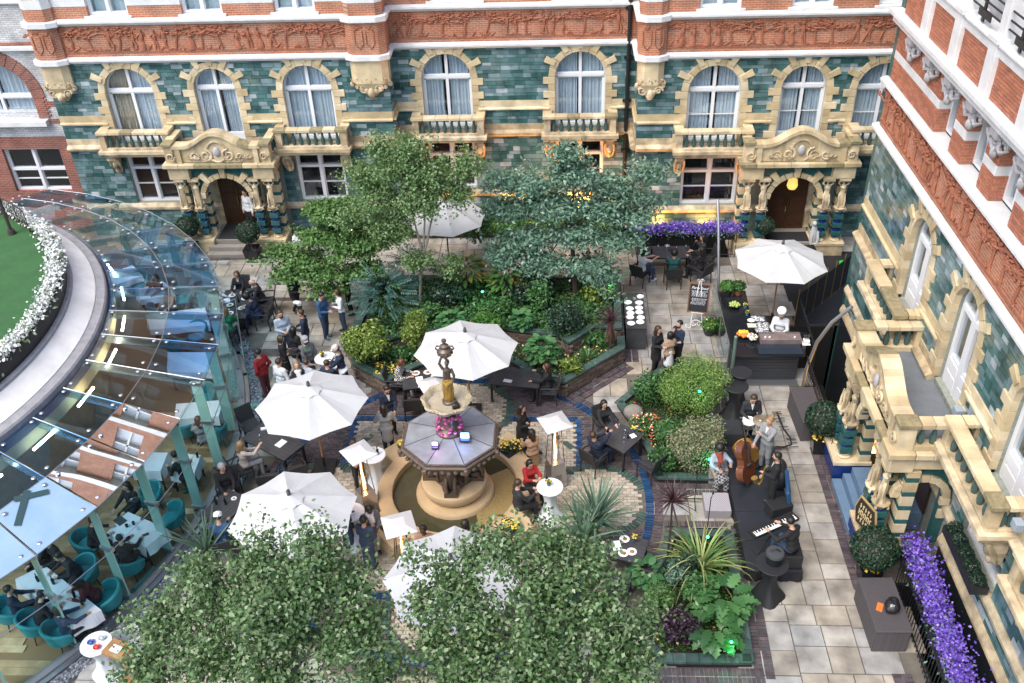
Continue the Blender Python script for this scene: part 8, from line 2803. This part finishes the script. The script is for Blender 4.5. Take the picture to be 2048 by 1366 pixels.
def person(label,p,face,pose='stand',h=1.72,f=False,hair='b',style='short',top='k',bot='k',shoes='k',skin=0,lean=0,nod=8,turn=0,L=None,Rr=None,sleeve='long',kind='trousers',hat=None,scarf=None,bald=False,open_=None,beard=False,z0=0.0,group=None):
 s = h/1.75
 sit = pose =='sit'
 base = (p[0],p[1],z0)
 t = thing('person',label,'person',base,R(face-90),group)
 M = np.array(wm(t))
 pz = .52+.05 if sit else .94*s
 P0 = np.array([0,-.04 if sit else 0,pz])
 ca,sa = math.cos(R(lean)),math.sin(R(lean))
 up = np.array([0,sa,ca]); fw = np.array([0,ca,-sa]); rt = np.array([1.0,0,0])
 ch = P0+up*.34*s; nk = P0+up*.53*s
 sw = (.155 if f else .185)*s
 hd_a = R(lean*.6+nod)
 ty = R(turn)
 hf = np.array([-math.sin(ty)*math.cos(hd_a),math.cos(ty)*math.cos(hd_a),-math.sin(hd_a)])
 hu = np.array([-math.sin(ty)*math.sin(hd_a),math.cos(ty)*math.sin(hd_a),math.cos(hd_a)])
 hr = np.cross(hf,hu)
 hc = nk+up*.06*s+hu*.12*s+hf*.02
 H = lambda x,y,z: hc+(hr*x+hf*y+hu*z)*s
 tor = [(P0 - rt * .07 * s, P0 + rt * .07 * s, .115 * s, .115 * s), (P0 + up * .16 * s - rt * .05 * s, P0 + up * .16 * s + rt * .05 * s, (.092 if f else .105) * s, (.092 if f else .105) * s),
           (ch - rt * .075 * s, ch + rt * .075 * s, .108 * s, .108 * s), (nk - up * .07 * s - rt * (sw - .04), nk - up * .07 * s + rt * (sw - .04), .062 * s, .062 * s)]
 if f:
  tor += [(ch-rt*.07*s+fw*.07*s,ch-rt*.07*s+fw*.075*s,.058*s,.058*s),(ch+rt*.07*s+fw*.07*s,ch+rt*.07*s+fw*.075*s,.058*s,.058*s)]
 head = [(nk-up*.02,hc-hu*.04*s,.055*s,.05*s),(H(0,-.012,.025),H(0,.0,.02),.09*s,.088*s),(H(0,.03,-.045),H(0,.035,-.06),.062*s,.052*s)]
 arms,hands = [],[]
 for sd,tg in ((-1,L),(1,Rr)):
  sh = nk-up*.07*s+rt*sd*sw
  if tg is None:
   tg = (sd*.17,.36,pz+.12) if sit else (sd*(sw+.07),.06,pz-.13*s)
  T = np.array(tg,float)
  a,b = .285*s,.265*s
  v = T-sh; d = np.linalg.norm(v)
  if d >(a+b)*.985:
   T = sh+v/d*(a+b)*.985; v = T-sh; d = np.linalg.norm(v)
  dr = v/max(d,1e-6)
  x = (a*a-b*b+d*d)/(2*max(d,.05))
  pole = np.array([sd*.5,-.55,-.6]); pole = pole-dr*(pole@dr); pole /= np.linalg.norm(pole)
  el = sh+dr*x+pole*math.sqrt(max(0,a*a-x*x))
  arms.append((sh,el,T))
  fd_ = (T-el)/np.linalg.norm(T-el)
  sidev = np.cross(fd_,np.array([0,0,1.0]) if abs(fd_[2]) <.9 else np.array([0,1.0,0])); sidev /= np.linalg.norm(sidev)
  hands.append((T,fd_,sidev,np.cross(sidev,fd_),sd))
 legs = []
 for sd in (-1,1):
  hp = P0+rt*sd*.085*s-np.array([0,0,.03])
  if sit:
   kn = np.array([sd*.12,.38*s,.52]); an = np.array([sd*.13,.4*s-.02*sd,.09])
  elif pose =='walk':
   an = np.array([sd*.08,sd*.27,.1+(.06 if sd <0 else 0)]); kn = (hp+an)/2+np.array([0,.09,0])
  elif pose =='perch':
   kn = np.array([sd*.12,.3,.52]); an = np.array([sd*.14,.38,.09])
  else:
   an = np.array([sd*.1,.03*sd-.03,.09]); kn = (hp+an)/2+np.array([0,.03,0])
  legs.append((hp,kn,an))
 arm_p = sum([[(a,b,.05*s,.04*s),(b,c,.038*s,.028*s)] for a,b,c in arms],[])
 leg_p = sum([[(a,b,.088*s,.058*s),(b,c,.055*s,.038*s)] for a,b,c in legs],[])
 hand_p = [(T+d*.02,T+d*.07*s,.032*s,.03*s) for T,d,*_ in hands]
 V,F = blob(tor+head+arm_p+leg_p+hand_p,.027)
 ex = MB()
 for T,d,sv,up_,sd in hands:  # fingers
  for i in range(4):
   o = T+d*.085*s+sv*(i-1.5)*.018*s
   l_ = (.062,.072,.068,.052)[i]*s
   ex.tube([o-d*.02,o+d*l_*.5-up_*.008,o+d*l_*.85-up_*.03],[.0095,.009,.007],5)
  ex.tube([T+d*.02+sv*sd*-.02,T+d*.05-sv*sd*.045,T+d*.085-sv*sd*.05],[.012,.011,.008],5)
 ex.ell(H(0,.098,-.015),(.013,.013,.02),6,4)
 for sd in (-1,1):
  ex.ell(H(sd*.088,-.01,0),(.012,.018,.028),6,4)
 ex.mi = 1
 for sd in (-1,1):
  ex.ell(H(sd*.034,.082,.014),(.012,.009,.008),6,4)
  ex.tube([H(sd*.018,.088,.034),H(sd*.05,.078,.036)],.005,4)
 ex.mi = 2
 ex.tube([H(-.02,.09,-.056),H(.02,.09,-.056)],.006,4)
 S = mat('skin %d' % skin,SK[skin],.5)
 def put_(name,V,F,m_,mi=None):
  return arr_obj(name,V@M[:3,:3].T+M[:3,3],F,m_,t,True,mi)
 eq = [f+(f[-1],) if len(f) ==3 else f for f in ex.f]
 me = ex
 me.v = [tuple(v) for v in ex.v]
 n0 = len(V)
 mesh_v = np.concatenate([V,np.array(me.v)])
 fs = [tuple(r) for r in F]+[tuple(i+n0 for i in f) for f in me.f]
 b = MB(); b.v,b.f,b.m = [tuple(Matrix(M.tolist())@Vector(v)) for v in mesh_v],fs,[0]*len(F)+me.m
 b.build('body',[S,EYE_M,LIP],t,'all')
 g = lambda pr,e: [(a,b_,r+e,q+e) for a,b_,r,q in pr]
 if sleeve =='long': ar = arm_p
 elif sleeve =='short': ar = [x for i,x in enumerate(arm_p) if i % 2 ==0]
 else: ar = []
 tp = g(tor,.014)+g(ar,.013)
 if kind =='coat':
  tp += [(P0,P0-np.array([0,-.05 if sit else 0,.34*s]),.15*s,.17*s)] if not sit else []
 put_('jacket' if kind =='coat' or open_ else 'shirt',*blob(tp,.027),cloth(top))
 if kind in ('dress','skirt'):
  if sit:
   q = [(P0,(legs[0][1]+legs[1][1])/2,.14,.15),(legs[0][1],legs[0][2]+[0,0,.1],.085,.09),(legs[1][1],legs[1][2]+[0,0,.1],.085,.09)]
  else:
   q = [(P0+up*.08,P0-[0,0,.42*s],.125*s,.17*s)]
  put_('skirt',*blob(q,.03),cloth(bot))
  if not sit: put_('tights',*blob(g(leg_p,.004),.03),cloth('k'))
 else:
  put_('trousers',*blob(g(tor[:1],.008)+g(leg_p,.015),.028),cloth(bot))
 if open_:  # shirt front showing between the lapels
  m = MB(wm(t))
  m.add([tuple(nk-up*.02+fw*.075*s+rt*x) for x in (-.05,.05)]+[tuple(ch+fw*.132*s-up*.02)],[(0,1,2)])
  m.build('shirt_front',cloth(open_),t)
 m = MB(wm(t))
 for hp,kn,an in legs:
  m.ell((an[0],an[1]+.06,an[2]-.045),(.045,.13,.045),8,5)
 m.build('shoes',mat('shoe '+shoes,PC[shoes],.4),t,True)
 if HC[hair]:
  hm = mat('hair '+hair,HC[hair],.5,noise=(30,.5))
  pr = [(H(0,-.022,.035),H(0,-.03,.03),.096*s,.098*s)] if not bald else [(H(-.05,-.06,-.01),H(.05,-.06,-.01),.05*s,.05*s)]
  if style =='long': pr += [(H(0,-.05,0),H(0,-.085,-.2),.088*s,.07*s),(H(-.07,-.02,0),H(-.08,-.01,-.16),.035,.03),(H(.07,-.02,0),H(.08,-.01,-.16),.035,.03)]
  if style =='bob': pr += [(H(-.06,-.02,0),H(-.065,-.02,-.09),.05,.045),(H(.06,-.02,0),H(.065,-.02,-.09),.05,.045),(H(0,-.06,0),H(0,-.06,-.09),.06,.06)]
  if style =='bun': pr += [(H(0,-.1,.1),H(0,-.11,.11),.045,.045)]
  if style =='afro': pr += [(H(0,-.04,.05),H(0,-.05,.03),.13,.13)]
  V2,F2 = blob(pr,.02)
  put_('hair',V2,F2,hm)
 if beard:
  put_('beard',*blob([(H(-.035,.055,-.07),H(.035,.055,-.07),.035,.035),(H(0,.075,-.08),H(0,.08,-.085),.03,.03)],.016),mat('hair '+hair,HC[hair] or (.02,.02,.02),.5))
 if hat:
  hk,hcol = hat
  m = MB(Matrix([[*(hr[i],hf[i],hu[i]),hc[i]] for i in range(3)]+[[0,0,0,1]])); m.F = wm(t)@m.F
  if hk =='brim': m.lathe([(.19,.065),(.19,.075),(.11,.075),(.105,.16),(.06,.17),(0,.165)],(0,-.015,0),16)
  elif hk =='toque': m.lathe([(.1,.05),(.1,.16),(.135,.33),(.1,.36),(0,.365)],(0,-.02,0),16)
  elif hk =='band': m.tube([(-.095,-.01,.0),(-.07,0,.08),(0,.01,.122),(.07,0,.08),(.095,-.01,0)],.02,6)
  elif hk =='phones': m.tube([(-.1,-.01,.0),(-.075,0,.09),(0,.0,.13),(.075,0,.09),(.1,-.01,0)],.014,6).ell((-.1,0,-.01),(.025,.04,.05)).ell((.1,0,-.01),(.025,.04,.05))
  else: m.lathe([(.112,.03),(.115,.06),(.1,.12),(.05,.145),(0,.15)],(0,-.015,0),16).box((0,.11,.045),(.13,.08,.012))
  m.build('hat' if hk !='phones' else 'headphones',mat('hat '+hcol,PC[hcol],.8),t,True)
 if scarf:
  put_('scarf',*blob([(nk-rt*.06+fw*.03,nk+rt*.06+fw*.03,.055,.055),(nk+fw*.09-rt*.03,ch+fw*.15-rt*.04,.04,.045),(nk+fw*.09+rt*.05,ch+fw*.14-up*.15,.035,.045)],.024),cloth(scarf))
 return t
Ts = .8  # hands on a table top
def TB(x=.16,y=.42,z=Ts): return dict(L=(-x,y,z),Rr=(x,y,z))
CHST = dict(L=(-.07,.26,1.12),Rr=(.07,.28,1.15))
# --- the crowded table by the glasshouse
person('woman with brown hair and black jacket at the far end of the crowded table',(-11.42,27.6),-85,'sit',1.68,True,'r','bob','k','k',open_='p',**TB())
person('bald man in black leaning over plates at the crowded table',(-10.55,27.1),195,'sit',1.78,False,'g',top='K',bald=True,lean=14,nod=25,**TB())
person('dark haired man in navy jacket and jeans eating at the crowded table',(-10.4,26.15),175,'sit',1.8,False,'k','afro','n','d',lean=22,nod=30,**TB(.12))
person('blonde woman in a green top seen from behind at the crowded table',(-11.15,25.3),85,'sit',1.68,True,'y','long','v','w','e',lean=8,**TB())
person('diner in pale shirt half hidden behind the glass edge at the crowded table',(-12.1,26.8),-10,'sit',1.7,False,'b',top='w',**TB())
# --- the standing crowd
person('waiter in black walking with a bundled white cloth',(-9.24,26.79),-30,'walk',1.76,False,'r',top='k',open_='l',nod=12,**CHST)
person('man in black vest with bright blue sleeves at the bed edge',(-7.98,25.53),-20,'stand',1.82,False,'k',top='b',bot='d',shoes='t',nod=25,**CHST)
person('woman in white jumper with a bag strap by the mahonia',(-7.45,25.88),200,'stand',1.7,True,'b','bob','w','d',nod=20,**CHST)
person('dark haired woman in black shadowed under the maple',(-7.45,26.97),200,'stand',1.7,True,'k','long','k')
person('bearded man in a pale blue grey jumper facing the camera',(-9.04,24.51),-60,'stand',1.78,False,'b',top='l',bot='d',beard=True,**CHST)
person('man in a blue suit jacket turned to the left of the group',(-8.34,24.51),190,'stand',1.8,False,'b',top='n',bot='d',**CHST)
person('woman in black dress with a green headband holding her phone',(-8.72,23.19),20,'stand',1.72,True,'b','bob','k','k',kind='dress',hat=('band','v'),sleeve='short',**CHST)
person('long haired woman in black seen from behind in the group',(-8.45,23.71),60,'stand',1.68,True,'k','long','k')
person('bearded man in grey blazer and flat cap at the white tables',(-7.93,23.09),-60,'stand',1.76,False,'b',top='G',bot='G',open_='v',beard=True,hat=('cap','g'),Rr=(.1,.45,1.1))
person('woman in a grey coat and black brimmed hat at the white tables',(-8.12,22.48),20,'stand',1.68,True,'k','bob','g','g',kind='coat',hat=('brim','k'),Rr=(.1,.5,1.1))
person('man in navy coat with a straw hat and checked scarf at the white tables',(-6.78,22.54),195,'stand',1.84,False,'b',top='n',bot='k',kind='coat',scarf='x',hat=('cap','c'),nod=25,L=(-.1,.5,1.1),Rr=(.15,.4,1.05))
person('fair haired woman with a white scarf looking up from the group',(-7.92,21.95),-70,'stand',1.62,True,'y','long','k',scarf='w',nod=-15,**CHST)
person('man in grey shirt seen from behind at the white tables',(-7.67,22.05),60,'stand',1.66,False,'b',top='l',bot='G',Rr=(.1,.5,1.05))
person('man in dark navy jumper seen from behind at the nearer white table',(-7.03,21.96),80,'stand',1.7,False,'b',top='n',beard=True,Rr=(.1,.4,1.1))
person('man in a crimson jacket and trousers with hands in pockets',(-9.18,22.43),150,'stand',1.76,False,'k',top='r',bot='m',skin=1,L=(-.2,.05,.92),Rr=(.2,.05,.92))
person('man in a crisp white shirt with his back turned beside the crimson jacket',(-8.46,21.95),60,'stand',1.76,False,'b',top='w',bot='K',L=(-.15,.25,1.1),Rr=(.15,.25,1.1))
# --- tables near the fountain
person('woman in a black and white checked coat reading at the table',(-5.05,22.55),-5,'sit',1.7,True,'r','bob','x','x','k',lean=8,nod=32,L=(-.12,.35,.78),Rr=(.14,.36,.78))
person('bearded man in a blue blazer and white shirt greeting the grey coat',(-5.05,20.68),-60,'stand',1.82,False,'k',top='n',bot='K',open_='w',beard=True,nod=25,L=(-.05,.35,1.1),Rr=(.1,.35,1.12))
person('woman in a long pale grey coat with dark hair seen from behind',(-5.01,19.89),100,'stand',1.72,True,'k','long','g','k',kind='coat',L=(-.2,.3,1.2),Rr=(.2,.3,1.15))
person('man in dark green jumper behind the left patio heater',(-5.58,18.47),-80,'stand',1.78,False,'b',top='t',bot='k',nod=28,**CHST)
person('woman in a cream cardigan with light hair raising a glass under the parasol',(-8.75,18.8),40,'sit',1.68,True,'y','long','p','g',L=(-.15,.4,.78),Rr=(.14,.42,1.05))
person('white haired man in black sitting by the slate strip',(-9.0,17.85),-60,'sit',1.76,False,'g',top='k',bot='k',turn=35,L=(-.12,.35,.7),Rr=(.12,.4,.76))
person('person in a blue jacket and white patterned cap below the parasol',(-8.55,16.0),100,'sit',1.72,False,'k',top='b',hat=('cap','w'),nod=25,lean=10,**TB())
person('woman in a black coat standing behind the right patio heater',(-1.24,19.92),-20,'perch',1.72,True,'k','long','k','k',kind='coat',**CHST)
person('woman in a camel coat sitting on the fountain seat with her back turned',(-.95,19.35),120,'sit',1.68,True,'k','long','e','k',kind='coat',**TB(.12,.34,.75))
person('woman in a red jacket sitting on the fountain edge beside the cocktail table',(-.95,18.15),-60,'sit',1.68,True,'k','bob','r','k',nod=22,L=(-.1,.35,.95),Rr=(.12,.4,1.0))
person('grey haired man in a black suit sitting on the fountain edge with his back turned',(-1.2,17.35),20,'sit',1.8,False,'b',top='K',bot='k',L=(-.1,.4,.9),Rr=(.1,.4,.9))
person('dark skinned man in a grey hooded jacket facing the denim jacket',(-4.78,16.11),-60,'stand',1.74,False,'k',top='G',bot='c',skin=3,nod=25,scarf='w',**CHST)
person('man in a dark denim jacket with a white strap seen from behind',(-4.83,15.67),70,'stand',1.74,False,'k',top='d',bot='d',**CHST)
person('close cropped person sitting on the front rim of the fountain',(-3.44,15.77),-95,'sit',1.68,False,'k',top='e',bot='c',skin=3,nod=10)
person('dark haired woman in black sitting at the front rim of the fountain',(-2.44,16.00),80,'sit',1.7,True,'k','bob','k','k')
person('long haired woman in black sitting at the table by the brick bed',(-.6,22.3),175,'sit',1.68,True,'b','long','k','k',L=(-.14,.4,.78),Rr=(.1,.32,1.0))
person('dark haired woman in black seated facing the camera by the boulder',(1.05,20.55),-65,'sit',1.7,True,'k','long','k','k',**TB())
person('man in a navy suit leaning back to photograph with his phone',(.85,19.35),45,'sit',1.78,False,'b',top='n',bot='n',open_='w',lean=-12,nod=-5,beard=True,L=(-.1,.42,.9),Rr=(.06,.42,1.05))
# --- back right
person('woman in a pale top and jeans seated at the long table under the flowers',(2.7,29.0),30,'sit',1.68,True,'k','bob','w','d','w',sleeve='short',L=(-.1,.42,.9),Rr=(.15,.45,.95))
person('person in a dark green jacket seen from behind at the long table',(3.75,28.9),90,'sit',1.7,False,'k','afro',top='t',**TB())
person('dark haired woman in a leather jacket leaning at the long table',(4.7,29.1),145,'sit',1.7,True,'k','long','k','k',L=(-.1,.4,.9),Rr=(.08,.35,1.05))
person('dark haired woman in black hand to mouth at the long table corner',(4.85,29.95),190,'sit',1.7,True,'k','long','K','k',L=(-.1,.4,.8),Rr=(.04,.22,1.1))
person('woman in a black coat holding a glass beside the plate counter',(2.75,23.66),-45,'stand',1.74,True,'b','long','k','k',kind='coat',**CHST)
person('bearded man in a navy polo shirt drinking, beside the black coat',(3.43,23.92),215,'stand',1.76,False,'k',top='n',bot='k',sleeve='short',beard=True,nod=0,L=(-.1,.3,1.1),Rr=(.04,.2,1.42))
person('woman in a tan top and pale skirt with her back turned, between the couple',(3.13,23.53),110,'stand',1.6,True,'k','bob','e','w',kind='skirt',sleeve='short',L=(-.15,.3,1.05),Rr=(.15,.3,1.05))
person('chef in white with a tall toque working the griddle',(6.62,24.55),-110,'stand',1.78,False,'k',top='w',bot='b',skin=1,hat=('toque','w'),nod=28,lean=8,L=(-.12,.42,1.16),Rr=(.12,.42,1.16))
# --- the band
person('young drummer in a black suit and tie standing behind the snare',(5.05,20.42),-85,'stand',1.82,False,'b',top='K',bot='n',open_='w',nod=26,lean=8,L=(-.12,.34,1.1),Rr=(.12,.34,1.1),z0=.02)
person('singer in an orange scarf, spotted skirt and red shoes sitting on the stool',(4.0,18.72),-80,'sit',1.7,True,'k','afro','l','q','r',skin=1,kind='skirt',scarf='o',nod=15,L=(-.22,.32,.95),Rr=(.12,.35,.85))
person('bass player in a grey blazer with sunglasses and a hair bun',(5.25,18.95),215,'stand',1.8,False,'y','bun','g','g',open_='w',nod=10,L=(-.1,.42,1.5),Rr=(.1,.4,1.0),z0=.35)
person('saxophone player in a black suit turned to the left on the stage',(5.2,17.6),170,'stand',1.78,False,'k',top='k',bot='k',open_='w',beard=True,L=(-.05,.26,1.12),Rr=(.06,.3,.95),z0=.35)
person('keyboard player in a black suit bent over the keys',(5.3,15.72),130,'sit',1.78,False,'k',top='k',bot='d',open_='w',lean=10,nod=25,L=(-.3,.44,.86),Rr=(.12,.46,.86),z0=.35)
m = MB().box((5.36,15.66,.56),(.42,.36,.42))
one('piano_stool',m,BLACKP,'black stool under the keyboard player','stool',bevel=.02)
t = thing('saxophone','brass saxophone in the hands of the black suited player','saxophone',(4.9,17.6,1.2))
BRS = mat('lacquered brass',(.6,.42,.14),.25,.9)
lmb(t).tube([(.12,0,.5),(.05,0,.52),(.02,0,.42),(.0,0,.0),(-.06,0,-.12),(-.14,0,-.06),(-.2,0,.1)],[.01,.014,.02,.035,.045,.055,.085],10).build('tube',BRS,t,True)
m = lmb(t)
for i in range(7):
 m.ell((.03,.02,.35-.055*i),(.02,.02,.01),6,3)
m.build('keys',STAIN,t)
# --- in the doorways and at the back
person('waiter in white shirt leaning in the left porch doorway',(-12.2,32.1),-120,'stand',1.78,False,'k',top='w',bot='k',z0=.49)
person('bearded man in a white shirt sitting by the left porch',(-9.95,30.6),-70,'sit',1.78,False,'k',top='w',bot='k',beard=True,nod=25,**TB(.2,.35,.75))
chair(-9.95,30.75,-70,'dark wicker armchair of the white shirted man by the left porch')
person('woman in black crouched near the end of the cocktail tables',(-5.48,16.31),60,'stand',1.6,True,'k','bob','n','d')
# --- inside the glasshouse
for l, p, a, kw in (
 ('man in a navy jumper with back turned, near end of the long table',(-12.72,13.78),30,dict(hair='k',top='n',bot='k',open_='w')),
 ('leaning diner in black second along the near side of the long table',(-12.07,13.54),40,dict(hair='k',top='k',lean=20)),
 ('diner in a patterned denim jacket with her hand raised at the long table',(-11.31,13.25),50,dict(f=True,hair='b',style='bob',top='d',bot='k')),
 ('diner in a burgundy jumper leaning over the long table',(-11.10,14.21),205,dict(f=True,hair='k',style='long',top='m',bot='d',lean=28)),
 ('white haired diner at the far left of the long table',(-12.84,15.33),240,dict(hair='g',top='k')),
 ('dark haired diner beyond the long table, middle of three',(-12.47,15.30),235,dict(hair='k',top='k',lean=10)),
 ('broad diner in black coat beyond the long table, right of three',(-11.91,14.95),230,dict(hair='k',top='K',lean=18)),
 ('diner wearing headphones in black at the square table',(-10.74,15.40),80,dict(hair='k',top='k',hat=('phones','w'))),
 ('dark coated diner at the left of the square table',(-11.82,15.92),20,dict(hair='k',top='k',lean=15)),
 ('dark haired diner behind the square table',(-11.28,17.14),250,dict(f=True,hair='k',style='long',top='k')),
 ('diner in black under the green glass posts',(-10.27,18.28),150,dict(hair='k',top='k',lean=20)),
 ('diner in grey with a coat behind the tables at the glass posts',(-10.26,19.81),120,dict(f=True,hair='r',style='long',top='g')),
 ('dark haired diner seen through the blue roof glass',(-14.27,27.45),250,dict(f=True,hair='k',style='long',top='k')),
 ('diner in brown seen through the clear roof glass', (-13.49, 26.49), 250, dict(f=True, hair='b', style='bob', top='e'))):
 person(l,p,a,'sit',1.72,**{**TB(),**kw})
t = thing('handbag','black handbag standing on the square clothed table','handbag',(*(-11.13,16.98),.77))
lmb(t).ell((0,0,.13),(.2,.12,.15),10,7).build('body',BTOP,t,True)
lmb(t).tube([(-.12,0,.2),(0,0,.36),(.12,0,.2)],.012,5).build('handle',BTOP,t)
# things held
def held(p,z,label,kind_):
 if kind_ =='glass': setdown(GME,'wine_glass',p[0],p[1],z,label,'glass',None)
held((-8.38,19.22),1.05,'wine glass in the raised hand of the blonde woman under the parasol','glass')
m = MB().box((1.12,19.62,1.1),(.08,.012,.15),.8)
one('phone',m,BTOP,'phone held up by the man in the navy suit','phone')
p = (-8.96,26.02)
m = MB()
for i in range(6): m.ell((RND.uniform(-.08,.08),RND.uniform(-.06,.06),RND.uniform(-.04,.05)),(.09,.08,.06),7,5)
one('bundled_cloth',m,CLOTH,'bundled white cloth carried by the walking waiter','cloth',None,True,loc=(p[0]+.05,p[1]-.1,1.15))
